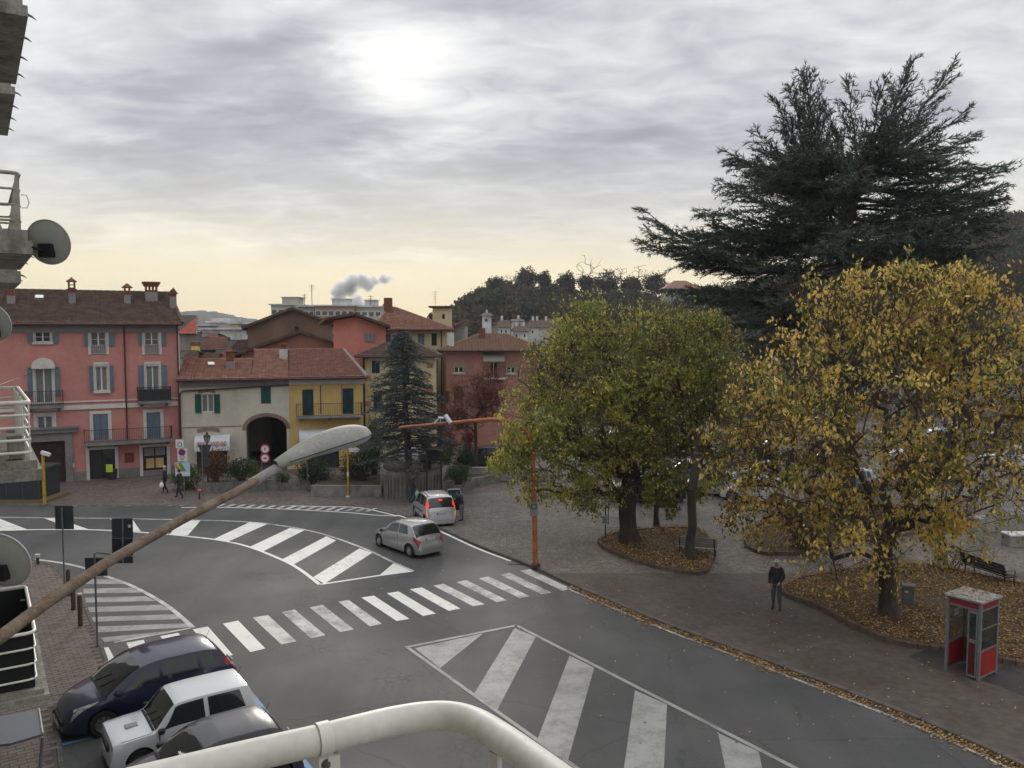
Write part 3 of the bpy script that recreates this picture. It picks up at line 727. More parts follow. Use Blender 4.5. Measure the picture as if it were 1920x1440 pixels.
def window(F, parent, r, frame=WHITEP, glass=GLASS, leaves=2, bars=0, surround=None, sill=None, lintel=None, shutters=None, smat=BLUESH, depth=.18, closed=False, sw=.1, label=None, trim=TRIMW, lower=None):
 """r=(u0,u1,z0,z1) opening; shutters = list of (u0,u1)"""
 u0, u1, z0, z1 = r
 m = MB(); t = .06; o = -depth + .02
 if closed:
  w = shutter(F, parent, u0 + .01, (u0 + u1) / 2 - .01, z0 + .01, z1 - .01, -.07, smat); w.name = 'window'
  s2 = shutter(F, w, (u0 + u1) / 2 + .01, u1 - .01, z0 + .01, z1 - .01, -.07, smat)
  root = w
 else:
  for (a, b, c, d) in ((u0, u0 + t, z0, z1), (u1 - t, u1, z0, z1), (u0 + t, u1 - t, z0, z0 + t), (u0 + t, u1 - t, z1 - t, z1)):
   F.box(m, a, b, c, d, o, o + .07)
  for i in range(1, leaves):
   uc = lerp(u0, u1, i / leaves); F.box(m, uc - t * .7, uc + t * .7, z0 + t, z1 - t, o + .002, o + .075)
  for j in range(bars):
   zc = lerp(z0, z1, (j + 1) / (bars + 1))
   for i in range(leaves):
    F.box(m, lerp(u0, u1, i / leaves) + t, lerp(u0, u1, (i + 1) / leaves) - t, zc - .015, zc + .015, o + .01, o + .05)
  root = m.build('window', frame, parent)
  for i in range(leaves):
   g = MB(); a, b = lerp(u0, u1, i / leaves), lerp(u0, u1, (i + 1) / leaves)
   F.box(g, a + .03, b - .03, z0 + .03, z1 - .03, o - .005, o + .022); g.build('pane', glass, root)
  if shutters:
   for (a, b) in shutters:
    if b > a: shutter(F, root, a, b, z0 - .02, z1 + .02, .02, smat)
 if surround:
  m = MB(); s_ = surround
  F.box(m, u0 - s_, u0, z0, z1 + s_, .0, .05); F.box(m, u1, u1 + s_, z0, z1 + s_, .0, .05); F.box(m, u0, u1, z1, z1 + s_, .0, .05)
  m.build('surround', trim, root)
 if lintel:
  m = MB(); F.box(m, u0 - lintel, u1 + lintel, z1 + (surround or 0) + .002, z1 + (surround or 0) + .16, 0, .09); m.build('lintel', trim, root)
 if sill:
  m = MB(); F.box(m, u0 - sill, u1 + sill, z0 - .14, z0 - .002, 0, .13); m.build('sill', trim, root)
 if label: root['label'] = label
 return root
def railing(F, parent, u0, u1, z0, z1, proj, gap=.11, name='balcony_railing', material=IRON, bar=.012, ends=True):
 m = MB(); q = bar
 F.box(m, u0, u1, z1 - .03, z1, proj - .04, proj); F.box(m, u0, u1, z0 + .06, z0 + .08, proj - .03, proj - .01)
 n_ = int((u1 - u0) / gap)
 for i in range(n_ + 1):
  u = lerp(u0 + .02, u1 - .02, i / n_); F.box(m, u - q, u + q, z0, z1 - .03, proj - .02 - q, proj - .02 + q)
 if ends:
  for u in (u0, u1 - .03):
   F.box(m, u, u + .03, z1 - .028, z1 - .002, .0, proj - .04)
   for k_ in range(int(proj / gap)):
    F.box(m, u + .008, u + .022, z0, z1 - .03, k_ * gap + .05, k_ * gap + .07)
   F.box(m, u, u + .03, z0, z1, proj - .05, proj - .005)
 return m.build(name, material, parent)
def tiles(parent, E0, E1, R0, R1, material, pitch=.21, course=.36, name='roof', amp=.045, step=.03):
 """a plane of curved clay tiles clipped to the trapezium eave E0-E1, ridge R0-R1"""
 E0, E1, R0, R1 = map(Vector, (E0, E1, R0, R1)); s = (E1 - E0); L = s.length; s.normalize()
 a = (R0 - E0).dot(s); b = (E1 - R1).dot(s); t = (R0 - E0) - s * a; T = t.length; t.normalize(); n = s.cross(t)
 if n.z < 0: n = -n
 nc = max(2, int(L / pitch)); nr = max(1, int(math.ceil(T / course)))
 per = 4
 S = np.linspace(0, L, nc * per + 1)
 def tmax(x):
  m_ = 1.0
  if a > 0: m_ = min(m_, x / a)
  if b > 0: m_ = min(m_, (L - x) / b)
  return T * max(m_, 0.0)
 tm = np.array([tmax(x) for x in S])
 ph = S / (L / nc) * 2 * pi
 prof = amp * (0.5 + 0.5 * np.cos(ph)) ** .7
 jit = np.repeat(RNG.normal(0, .008, nc + 1), per)[:len(S)]
 rows = []
 for k_ in range(nr):
  for (fr, hh) in ((k_, step), (min(k_ + 1, nr) - 1e-3, 0.0)):
   tt = np.minimum(fr * course, tm)
   cj = np.repeat(RNG.normal(0, .006, nc + 1), per)[:len(S)] if hh else cj
   z = prof + hh + jit + cj
   rows.append(np.array([E0 + s * float(S[i]) + t * float(tt[i]) + n * float(z[i]) for i in range(len(S))]))
 V_ = np.concatenate(rows); W_ = len(S)
 idx = np.arange(len(rows) - 1)[:, None] * W_ + np.arange(W_ - 1)[None, :]; idx = idx.ravel()
 f = np.stack([idx, idx + 1, idx + W_ + 1, idx + W_], 1)
 me = np_mesh(name, V_, f, material, parent=parent)
 m = MB(); m.face([E0 - n * .05, E1 - n * .05, R1 - n * .05, R0 - n * .05]); m.face([E0 - n * .05, E1 - n * .05, E1 + n * .02, E0 + n * .02]); m.build('roof_boards', TIMBER, me)
 return me
def ridge_tiles(parent, A, B, material, r=.13):
 A, B = Vector(A), Vector(B); n_ = max(1, int((B - A).length / .42)); m = MB()
 for i in range(n_):
  m.tube([A.lerp(B, i / n_), A.lerp(B, (i + 1.08) / n_)], [r * 1.05, r * .9], 8)
 return m.build('ridge', material, parent)
# ------------------------------------------------------------ the pink house
A_ = G(131, 903); B_ = G(318, 889)
F1 = Facade(A_, B_)
uL = F1.uz(-60, 760)[0] - 4; uR = F1.uz(337, 760)[0]
zE = 10.25
pink = thing('pink_house', 'long pink four storey house with grey blue shutters and old tiled roof', 'house', tuple(F1.W(uR / 2, 0)))
R1 = lambda *a: F1.rect(*a)
wins = []
top = [(R1(65, 622, 95, 641.6), (53, 65, 95, 109), 'n'), (R1(170, 622, 199, 665), (158, 170, 199, 211), 'p'), (R1(271, 622, 298, 665), (260, 271, 298, 308), 'p')]
mid = [(R1(66, 690, 99, 757), (52.5, 65.5, 99, 112), 'a'), (R1(179, 687, 202, 733), (168, 179, 202, 213), 'n'), (R1(274, 686, 299, 742), (260, 274, 299, 313), 'b')]
low = [(R1(70, 780, 99, 813), None, 'l'), (R1(175, 776, 203, 825), None, 'c'), (R1(275, 773, 301, 822), None, 'c')]
gate = R1(40, 828, 123, 905); gate = (gate[0], gate[1], 0.0, gate[3])
s1 = R1(168, 843, 216, 898); s1 = (s1[0], s1[1], 0.02, s1[3]); s2 = R1(268, 838, 313, 886); s2 = (s2[0], s2[1], .35, s2[3])
holes = [w[0] for w in top + mid + low] + [gate, s1, s2]
wall(F1, uL, uR, -.05, zE - .55, holes, PINK, pink)
body(F1, pink, PINK, uL, uR, zE - .3, 9.0)
m = MB(); F1.box(m, uL, uR + .02, zE - .55, zE + .02, 0.0, .12); F1.box(m, uL, uR + .04, zE - .12, zE - .0, .122, .42); m.build('cornice', FASCIA, pink)
for (r, sh, ty) in top:
 if ty == 'p':   # french window with a parapet panel below
  zz = r[2] + .62 * (r[3] - r[2]) * .62
  w = window(F1, pink, r, surround=.16, lintel=.08, bars=2)
  us = [F1.uz(x, 635)[0] for x in sh]; zp = F1.uz(180, 648)[1]
  for a, b in ((us[0], us[1] - .16), (us[2] + .16, us[3] + .1)): shutter(F1, w, a, b, zp, r[3] + .05, .055, BLUESH, split=False)
  m = MB(); F1.box(m, r[0] + .01, r[1] - .01, r[2] + .03, zp, -.06, .01); m.build('parapet_panel', FASCIA, w)
  railing(F1, w, r[0] + .02, r[1] - .02, r[2], zp + .05, .06, ends=False, name='window_guard', material=TRIMW, bar=.006)
 else:
  w = window(F1, pink, r, surround=.1, lintel=.15, sill=.15, bars=1)
  us = [F1.uz(x, 635)[0] for x in sh]
  for a, b in ((us[0], us[1] - .11), (us[2] + .11, us[3])): shutter(F1, w, a, b, r[2] - .06, r[3] + .06, .055, BLUESH, split=False)
for i, (r, sh, ty) in enumerate(mid):
 w = window(F1, pink, r, glass=CURT, surround=.12 if ty != 'a' else .13, lintel=.1 if ty != 'a' else None, sill=.15 if ty == 'n' else None)
 us = [F1.uz(x, 715)[0] for x in sh]; zl_ = r[2] + (.02 if ty == 'n' else .55)
 for a, b in ((us[0], us[1] - .13), (us[2] + .13, us[3])): shutter(F1, w, a, b, zl_, r[3] + .05, .055, BLUESH)
 if ty == 'a':   # curved hood over the opening
  m = MB(); uc = (r[0] + r[1]) / 2; hw = (r[1] - r[0]) / 2 + .16; N = 14
  P = [(uc - hw * cos(pi * k_ / N), r[3] + .05 + .60 * sin(pi * k_ / N) ** .8) for k_ in range(N + 1)]
  front = [F1.W(u, z, .34) for u, z in P]; m.face(front)
  for p, q in zip(P[:-1], P[1:]): m.face([F1.W(*p, .34), F1.W(*q, .34), F1.W(*q, 0), F1.W(*p, 0)])
  m.face([F1.W(P[0][0], P[0][1] - .08, .34), F1.W(P[-1][0], P[-1][1] - .08, .34), F1.W(*P[-1], .34), F1.W(*P[0], .34)])
  m.build('curved_hood', TRIMW, w)
bands = [(F1.uz(119, 768)[1], F1.uz(119, 759)[1])]
z0b = F1.uz(200, 765.5)[1]; z1b = F1.uz(200, 757.5)[1]
m = MB(); F1.box(m, uL, uR, z0b, z1b, 0, .10); F1.box(m, uL, uR, z1b + .18, z1b + .27, 0, .07); m.build('string_course', TRIMW, pink)
def balcony(F, parent, u0, u1, z0, h_, proj, slab=.16, material=IRON, slabm=STONE, gap=.11, brackets=True, bar=.012, plants=False):
 m = MB(); F.box(m, u0, u1, z0 - slab, z0, .002, proj)
 if brackets:
  n_ = max(2, int((u1 - u0) / 1.6) + 1)
  for i in range(n_):
   u = lerp(u0 + .25, u1 - .25, i / (n_ - 1)); m.prism([F.W(u - .07, z0 - slab - .001, .0), F.W(u - .07, z0 - slab - .001, proj * .8), F.W(u - .07, z0 - slab - .28, 0)], F.u * .14)
 b = m.build('balcony', slabm, parent)
 railing(F, b, u0, u1, z0, z0 + h_, proj, gap=gap, material=material, bar=bar)
 return b
r = R1(48, 734, 119, 759); b1 = balcony(F1, pink, r[0], r[1], r[2] - .02, .95, .75)
r = R1(257, 728, 319, 750); b2 = balcony(F1, pink, r[0], r[1], r[2] - .02, .95, .75)
m = MB(); F1.box(m, r[0] + .04, r[1] - .04, r[2] + .05, r[2] + .78, .69, .70); m.build('balcony_screen', mat('dark_netting', (.045, .05, .05), .8), b2)
for i, (r, sh, ty) in enumerate(low):
 window(F1, pink, r, frame=BLUESH if ty == 'c' else WHITEP, glass=CURT if ty == 'l' else GLASS, surround=.2, closed=(ty == 'c'), smat=BLUESH)
u0_, u1_ = F1.uz(158, 826)[0], F1.uz(321, 824)[0]; zb = F1.uz(203, 826)[1]
b3 = balcony(F1, pink, u0_, u1_, zb, .85, .95, slab=.2, bar=.009)
m = MB(); F1.box(m, gate[1], gate[1] + .42, 0, gate[3] + .55, 0, .14); F1.box(m, gate[0] - .42, gate[0], 0, gate[3] + .55, 0, .14); F1.box(m, gate[0], gate[1], gate[3], gate[3] + .55, 0, .13)
F1.box(m, gate[0] - .6, gate[1] + .75, gate[3] + .55, gate[3] + .80, 0, .32); F1.box(m, gate[0] - .7, gate[1] + .85, gate[3] + .80, gate[3] + .92, 0, .42); m.build('portal', STONE, pink)
gt = thing('gate', None, None); gt.parent = pink
m = MB(); F1.box(m, gate[0], gate[1], 0, gate[3], -.17, -.13); g_ = m.build('gate', DOORW, pink); bpy.data.objects.remove(gt)
nb = 14
for i in range(nb):
 a, b = lerp(gate[0], gate[1], i / nb), lerp(gate[0], gate[1], (i + 1) / nb); m = MB(); F1.box(m, a + .015, b - .015, .05, gate[3] - .05, -.129, -.10); m.build('board', DOORW, g_)
for r, nm in ((s1, 'shop_door'), (s2, 'shop_window')):
 w = window(F1, pink, r, frame=DARKI, glass=GLASS, leaves=2, surround=None); w.name = nm
 m = MB(); F1.box(m, r[0] - .2, r[0], .0, r[3] + .02, 0, .08); F1.box(m, r[1], r[1] + .2, .0, r[3] + .02, 0, .08); F1.box(m, r[0] - .2, r[1] + .2, r[3] + .022, r[3] + .2, 0, .08); m.build('jamb', TRIMW, w)
m = MB(); F1.box(m, s2[0] + .1, s2[1] - .1, s2[2] + 1.0, s2[3] - .02, -.13, -.10); m.build('roller_blind', FASCIA, pink)
m = MB(); F1.box(m, s2[0] + .2, s2[1] - .2, s2[2] + .15, s2[2] + .8, -.14, -.12); m.build('window_display', OCHRE, pink)
for q_ in ((gate[1] + .43, s1[0] - .21, .62), (s1[1] + .21, s2[0] - .21, .62), (s2[1] + .21, uR, .62), (s2[0], s2[1], .34)): m = MB(); F1.box(m, q_[0], q_[1], 0, q_[2], 0, .06); m.build('plinth', STONE, pink)
r = R1(234, 849, 251, 867); m = MB(); F1.box(m, r[0], r[1], r[2], r[3], 0, .05); m.build('wall_plaque', PLQ, pink)
r = R1(130, 847, 139, 876)
for k_ in range(3): m = MB(); F1.box(m, r[0] + .05, r[0] + .28, r[2] + k_ * .35, r[2] + k_ * .35 + .26, 0, .1); m.build('meter_box', WHITEP if k_ == 0 else FASCIA, pink)
up_ = F1.uz(235, 700)[0]
m = MB(); m.tube([F1.W(up_, zE - .1, .16), F1.W(up_, zb + .0, .1)], .055, 8); m.build('downpipe', PIPE, pink)
m = MB(); m.tube([F1.W(uR - .05, zE - .1, .2), F1.W(uR - .05, 2.5, .12)], .055, 8); m.build('downpipe', PIPE, pink)
sl = math.atan((12.75 - 10.35) / 4.6)
E0, E1 = F1.W(uL - .2, zE + .05, .62), F1.W(uR + .25, zE + .05, .62)
rr = 4.8; RZ = F1.uz(200, 547.5, -rr)[1]
RR0, RR1 = F1.W(uL - .2, RZ, -rr), F1.W(uR - 1.35, RZ - .05, -rr)
RR1 = F1.W(F1.uz(319, 552, -rr)[0], RZ, -rr)
tiles(pink, E0, E1, RR0, RR1, TILED, pitch=.24, course=.38, name='roof')
tiles(pink, F1.W(uR + .25, zE + .05, .62), F1.W(uR + .25, zE + .05, -9.6), RR1, RR1 + F1.n * -.2, TILED, pitch=.5, course=.4, name='roof')
m = MB(); m.face([RR0, RR1, F1.W(uR + .25, zE + .05, -9.6), F1.W(uL, zE + .05, -9.6)]); m.build('roof', TILED, pink)
ridge_tiles(pink, RR0, RR1, TILED)
ridge_tiles(pink, RR1, E1 + Vector((0, 0, .05)), TILED)
m = MB(); m.tube([E0 + F1.n * .06 - Vector((0, 0, .06)), E1 + F1.n * .06 - Vector((0, 0, .06))], .09, 8); m.build('gutter', PIPE, pink)
def on_roof(px, py, E, Rr, F):
 d = ray(px, py); n_ = (E[1] - E[0]).cross(Rr[0] - E[0]); t_ = (E[0] - EYE).dot(n_) / d.dot(n_); return EYE + d * t_
def chimney(parent, px, pyb, pyt, w, kind, E, Rr, F):
 p = on_roof(px, pyb, E, Rr, F); d_ = (p - EYE); H_ = (pyb - pyt) * p.y / FPX; rz = Matrix.Rotation(math.atan2(F.u.y, F.u.x), 3, 'Z')
 sh = H_ * .42 if kind != 'gable' else H_ * .55
 m = MB(); m.box(p + Vector((0, 0, sh / 2 - .3)), (w, w * .9, sh + .6), rz); ch = m.build('chimney', FASCIA, parent)
 q = MB(); z = p.z + sh
 def cb(dz0, dz1, ww, dd, ox=0): q.box((Vector((p.x, p.y, z + (dz0 + dz1) / 2)) + rz @ Vector((ox, 0, 0))), (ww, dd, dz1 - dz0), rz)
 h2 = H_ - sh
 if kind == 'tall':
  cb(0, h2 * .14, w * 1.2, w * 1.1); cb(h2 * .14, h2 * .22, w * 1.5, w * 1.3); cb(h2 * .22, h2 * .32, w * 1.1, w)
  for s_ in (-1, 1): cb(h2 * .32, h2 * .70, w * .28, w * .8, s_ * w * .4)
  cb(h2 * .48, h2 * .53, w * .9, w * .8); cb(h2 * .70, h2 * .78, w * 1.5, w * 1.2)
  q.box(Vector((p.x, p.y, z + h2 * .86)), (w * 1.3, w * 1.1, h2 * .16), rz, taper=.35); q.box(Vector((p.x, p.y, z + h2 * .97)), (w * .25, w * .25, h2 * .12), rz)
 elif kind == 'small':
  cb(0, h2 * .2, w * 1.1, w)
  for s_ in (-1, 1): cb(h2 * .2, h2 * .6, w * .3, w * .8, s_ * w * .36)
  cb(h2 * .6, h2 * .7, w * 1.7, w * 1.3); q.box(Vector((p.x, p.y, z + h2 * .85)), (w * 1.5, w * 1.2, h2 * .3), rz, taper=.2)
 elif kind == 'wide':
  cb(0, h2 * .2, w * 1.02, w * .9)
  for s_ in (-1.5, -.5, .5, 1.5): cb(h2 * .2, h2 * .55, w * .14, w * .8, s_ * w * .29)
  q.box(Vector((p.x, p.y, z + h2 * .72)), (w * 1.1, w * .9, h2 * .34), rz); cb(h2 * .55, h2 * .68, w * 1.2, w * 1.0); cb(h2 * .68, h2 * .82, w * 1.35, w * 1.1); cb(h2 * .82, h2 * 1.0, w * 1.5, w * 1.2)
 elif kind == 'gable':
  cb(0, h2 * .3, w * 1.0, w * .9); P = [Vector((-w * .95, 0, h2 * .3)), Vector((w * .8, 0, h2 * .3)), Vector((w * .05, 0, h2 * 1.0))]
  q.prism([Vector((p.x, p.y, z)) + rz @ (v_ + Vector((0, -w * .6, 0))) for v_ in P], rz @ Vector((0, w * 1.2, 0)))
 elif kind == 'plain':
  cb(0, h2, w * .95, w * .85); cb(h2, h2 + .08, w * 1.2, w * 1.1)
 q.build('chimney_top', BRICKC, ch)
 return ch
EE, RRr = (E0, E1), (RR0, RR1)
chimney(pink, 135.5, 568, 521, .42, 'tall', EE, RRr, F1)
chimney(pink, 239, 568, 532, .40, 'small', EE, RRr, F1)
chimney(pink, 284, 562, 529, .78, 'wide', EE, RRr, F1)
chimney(pink, 325, 577, 540, .42, 'gable', EE, RRr, F1)
chimney(pink, 21, 568, 536, .45, 'plain', EE, RRr, F1)
p = on_roof(74, 560, EE, RRr, F1)
SKYL = mat('skylight_glass', (.75, .76, .78), .15, spec=.8)
rt = (E1 - E0).normalized().cross((RR0 - E0 - (RR0 - E0).dot((E1 - E0).normalized()) * (E1 - E0).normalized()).normalized())
rotr = Matrix(((E1 - E0).normalized(), (RR0 - E0 - (RR0 - E0).dot((E1 - E0).normalized()) * (E1 - E0).normalized()).normalized(), rt)).transposed()
m = MB(); m.box(p + rt * .1, (.55, .6, .12), rotr); sk = m.build('skylight', FASCIA, pink); m = MB(); m.box(p + rt * .17, (.46, .5, .02), rotr); m.build('pane', SKYL, sk)
# ------------------------------------------------------------ cream house with carriage arch, and ochre house joined to it
F2 = Facade(G(340, 889.0), V(682, 700, 59.5))
R2 = lambda *a: F2.rect(*a)
uA = 0.0; uM = F2.uz(542, 760)[0]; uB = F2.uz(681, 760)[0]
zE2 = F2.uz(440, 711)[1]
cream = thing('cream_house', 'cream two storey house with a wide carriage arch and green shutters', 'house', tuple(F2.W(uM / 2, 0)))
ochre = thing('ochre_house', 'yellow ochre two storey house with dark teal doors on a long balcony', 'house', tuple(F2.W((uM + uB) / 2, 0)))
cw1 = R2(378, 739, 401, 773); cw2 = R2(489, 723, 508, 757)
ar = R2(462, 781, 538, 895); ar = (ar[0], ar[1], -.05, ar[3], 1); zs_ = F2.uz(470, 806)[1]
sh_ = R2(369, 846, 426, 880); sh_ = (sh_[0], sh_[1], 0, sh_[3])
wall(F2, .02, uM, -.05, zE2 - .02, [cw1, cw2, ar, sh_], CREAM, cream)
m = MB(); N = 16; uc = (ar[0] + ar[1]) / 2; hw = (ar[1] - ar[0]) / 2
P = [(uc - hw * cos(pi * k_ / N), zs_ + (ar[3] - zs_) * sin(pi * k_ / N)) for k_ in range(N + 1)]
for p, q in zip(P[:-1], P[1:]):
 m.face([F2.W(*p), F2.W(*q), F2.W(q[0], ar[3]), F2.W(p[0], ar[3])]); m.face([F2.W(*p), F2.W(*q), F2.W(*q, -6.5), F2.W(*p, -6.5)])
for u in (ar[0], ar[1]): m.face([F2.W(u, -.05), F2.W(u, zs_), F2.W(u, zs_, -6.5), F2.W(u, -.05, -6.5)])
m.build('archway', CREAM, cream)
m = MB(); vs_ = []
for k_ in range(N + 1):
 a = pi * k_ / N
 for rr_ in (1.0, 1.0 + .26 / hw):
  for o in (.04,): vs_.append(F2.W(uc - hw * rr_ * cos(a), zs_ + ((ar[3] - zs_) + .26 * (rr_ > 1)) * sin(a), o))
m.mesh(vs_, [(2 * i, 2 * i + 1, 2 * i + 3, 2 * i + 2) for i in range(N)]); m.build('brick_arch', mat('arch_brick', (.19, .13, .10), .9, (.25, .18, .14), scale=5, coord='World', bump=.5, fine=.25), cream)
m = MB(); m.face([F2.W(ar[0] - 1, -.04, -10), F2.W(ar[1] + 1, -.04, -10), F2.W(ar[1] + 1, 4.5, -10), F2.W(ar[0] - 1, 4.5, -10)]); m.build('courtyard_wall', GREYST, cream)
m = MB(); F2.box(m, uc + .2, uc + 1.6, 0, ar[3] - .5, -6.6, -6.4); m.build('courtyard_door', DARKI, cream)
F2.box(m := MB(), .0, uM, zE2 - .5, zE2, .002, .10); m.build('cornice', FASCIA, cream)
w = window(F2, cream, cw1, glass=CURT, smat=GREENSH); 
for a, b in ((366, 377.5), (401.5, 412.5)): r = R2(a, 739, b, 774); shutter(F2, w, r[0], r[1], r[2], r[3], .02, GREENSH)
window(F2, cream, cw2, closed=True, smat=GREENSH)
BRK = MATS['arch_brick']
for (a, b, y0, y1) in ((372, 404, 731, 737), (370, 412, 803, 810)):
 r = R2(a, y0, b, y1); m = MB(); N2 = 8
 vs_ = []
 for k_ in range(N2 + 1):
  u = lerp(r[0], r[1], k_ / N2); zz = .12 * sin(pi * k_ / N2); vs_ += [F2.W(u, r[2] + zz - .05, .03), F2.W(u, r[3] + zz - .05, .03)]
 m.mesh(vs_, [(2 * i, 2 * i + 1, 2 * i + 3, 2 * i + 2) for i in range(N2)]); m.build('brick_lintel', BRK, cream)
zz = F2.uz(400, 800)[1]; m = MB(); F2.box(m, .02, ar[0] - .3, zz - .04, zz + .02, 0, .025); m.build('string_course', BRK, cream)
m = MB(); F2.box(m, .0, .12, zE2 - 1.0, zE2 - .85, .12, .2); m.tube([F2.W(uM, zE2 - .45, .14), F2.W(.2, zE2 - .75, .14), F2.W(.06, zE2 - 1.0, .14), F2.W(.06, .1, .14)], .05, 8); m.build('downpipe', PIPE, cream)
w = window(F2, cream, sh_, frame=DARKI, glass=GLASS); w.name = 'shop_window'
def awning(F, parent, r, proj, material, name='awning', text=None):
 u0, u1, z0, z1 = r
 m = MB(); N = 6; P = [(proj * sin(pi / 2 * k_ / N), z1 - (z1 - z0 - .12) * (1 - cos(pi / 2 * k_ / N))) for k_ in range(N + 1)]
 for (o0, a), (o1, b) in zip(P[:-1], P[1:]): m.face([F.W(u0, a, o0 + .02), F.W(u1, a, o0 + .02), F.W(u1, b, o1 + .02), F.W(u0, b, o1 + .02)])
 m.face([F.W(u0, P[-1][1], proj + .02), F.W(u1, P[-1][1], proj + .02), F.W(u1, z0, proj + .02), F.W(u0, z0, proj + .02)])
 for u in (u0, u1): m.face([F.W(u, z1, .02)] + [F.W(u, z, o + .02) for o, z in P] + [F.W(u, z0 + .12, .02)])
 return m.build(name, material, parent, weld=True)
def text_on(txt, F, parent, u, z, o, size, material, name='lettering', extr=.01, width=None):
 cu = bpy.data.curves.new(name, 'FONT'); cu.body = txt; cu.size = size; cu.align_x = 'CENTER'; cu.align_y = 'CENTER'; cu.extrude = extr
 cu.offset = size * .012
 ob = bpy.data.objects.new(name, cu); C.objects.link(ob); bpy.context.view_layer.update()
 me = bpy.data.meshes.new_from_object(ob.evaluated_get(bpy.context.evaluated_depsgraph_get())); bpy.data.objects.remove(ob)
 if width:
  xs = [v_.co.x for v_ in me.vertices]; k_ = width / (max(xs) - min(xs))
  for v_ in me.vertices: v_.co.x *= k_
 M_ = Matrix((F.u if F.u.cross(Vector((0, 0, 1))).dot(F.n) > 0 else -F.u, Vector((0, 0, 1)), F.n)).transposed().to_4x4(); M_.translation = F.W(u, z, o)
 if parent is not None: M_ = world_m(parent).inverted() @ M_
 me.transform(M_); me.materials.clear(); me.materials.append(material)
 return link(name, me, parent)
ra = R2(365, 817, 431, 844, .5)
aw = awning(F2, cream, ra, .9, AWNW)
text_on('PRONTO FOOD END', F2, aw, (ra[0] + ra[1]) / 2, lerp(ra[2], ra[3], .47), .93, .44, REDT, width=(ra[1] - ra[0]) * .84)
d1 = R2(567, 730, 588, 779); d2 = R2(642.5, 728, 663, 776)
wall(F2, uM, uB, -.05, zE2 - .02, [d1, d2, (uM + 1.2, uM + 3.4, 0, 2.6)], OCHRE, ochre)
window(F2, ochre, d1, closed=True, smat=TEALSH); window(F2, ochre, d2, closed=True, smat=TEALSH)
w = window(F2, ochre, (uM + 1.2, uM + 3.4, 0, 2.6), frame=DARKI, glass=GLASS); w.name = 'shop_window'
rb = R2(556, 776, 679, 784, .6); balcony(F2, ochre, rb[0], rb[1], rb[3] - .15, .92, .85, slab=.12, slabm=GREYST, gap=.12, bar=.008)
ra = R2(561, 806, 612, 828, .5); awning(F2, ochre, ra, .9, AWNW)
F2.box(m := MB(), uM, uB + .1, zE2 - .45, zE2, .002, .10); m.build('cornice', TRIMW, ochre)
m = MB()
for u in (F2.uz(601, 740)[0],): m.tube([F2.W(u, zE2 - .5, .08), F2.W(u, rb[3], .08)], .03, 6)
m.tube([F2.W(F2.uz(641, 740)[0], zE2 - .5, .08), F2.W(F2.uz(641, 740)[0], rb[3], .08)], .02, 6); m.build('downpipe', PIPE, ochre)
body(F2, cream, CREAM, .02, uM, zE2 - .3, 9.5); body(F2, ochre, OCHRE, uM, uB, zE2 - .3, 9.5)
eo = .55
zr = zE2 + .05
kL = F2.uz(474, 674, -3.6); kR = F2.uz(472, 659, -5.6); rzL = F2.uz(400, 675, -3.6)[1]; rzR = F2.uz(560, 656.5, -5.6)[1]
uK = kL[0]; 
tiles(cream, F2.W(-.1, zr, eo), F2.W(uK, zr, eo), F2.W(-.1, rzL, -3.6), F2.W(uK, rzL, -3.6), TILER, pitch=.235, course=.38, name='roof')
tiles(cream, F2.W(uK, zr, eo), F2.W(uM, zr, eo), F2.W(uK, rzR, -5.6), F2.W(uM, rzR, -5.6), TILER, pitch=.235, course=.38, name='roof')
uRr = F2.uz(645, 656, -5.6)[0]
tiles(ochre, F2.W(uM, zr + .01, eo), F2.W(uB + .25, zr + .01, eo), F2.W(uM, rzR, -5.6), F2.W(uRr, rzR, -5.6), TILEM, pitch=.235, course=.38, name='roof')
m = MB(); m.face([F2.W(uM, rzR - .03, -5.6), F2.W(uRr, rzR - .03, -5.6), F2.W(uB + .25, zr, -10), F2.W(uM, zr, -10)]); m.face([F2.W(uRr, rzR - .03, -5.6), F2.W(uB + .25, zr, eo), F2.W(uB + .25, zr, -10)]); m.build('roof', TILEM, ochre)
m = MB(); m.face([F2.W(uK, rzR - .03, -5.6), F2.W(uM, rzR - .03, -5.6), F2.W(uM, zr, -10), F2.W(uK, zr, -10)]); m.face([F2.W(-.1, rzL - .03, -3.6), F2.W(uK, rzL - .03, -3.6), F2.W(uK, zr, -8), F2.W(-.1, zr, -8)])
m.face([F2.W(uK, zr - .1, .2), F2.W(uK, rzR, -5.6), F2.W(uK, zr, -10)]); m.build('roof', TILER, cream)
ridge_tiles(cream, F2.W(-.1, rzL, -3.6), F2.W(uK, rzL, -3.6), TILER); ridge_tiles(cream, F2.W(uK, rzR, -5.6), F2.W(uM, rzR, -5.6), TILER); ridge_tiles(ochre, F2.W(uM, rzR, -5.6), F2.W(uRr, rzR, -5.6), TILEM)
ridge_tiles(ochre, F2.W(uRr, rzR, -5.6), F2.W(uB + .25, zr + .05, eo), mat('pale_verge', (.22, .2, .18), .9))
m = MB(); m.tube([F2.W(-.1, zr - .06, eo + .05), F2.W(uM, zr - .06, eo + .05)], .08, 8); m.build('gutter', PIPE, cream)
m = MB(); m.tube([F2.W(uM + .02, zr - .06, eo + .05), F2.W(uB + .25, zr - .06, eo + .05)], .08, 8); m.build('gutter', PIPE, ochre)
E2 = (F2.W(-.1, zr, eo), F2.W(uM, zr, eo)); Q2 = (F2.W(-.1, rzL, -3.6), F2.W(uM, rzL, -3.6))
c_ = chimney(cream, 432, 690, 660, .55, 'plain', E2, Q2, F2)
Q3 = (F2.W(uK, rzR, -5.6), F2.W(uM, rzR, -5.6))
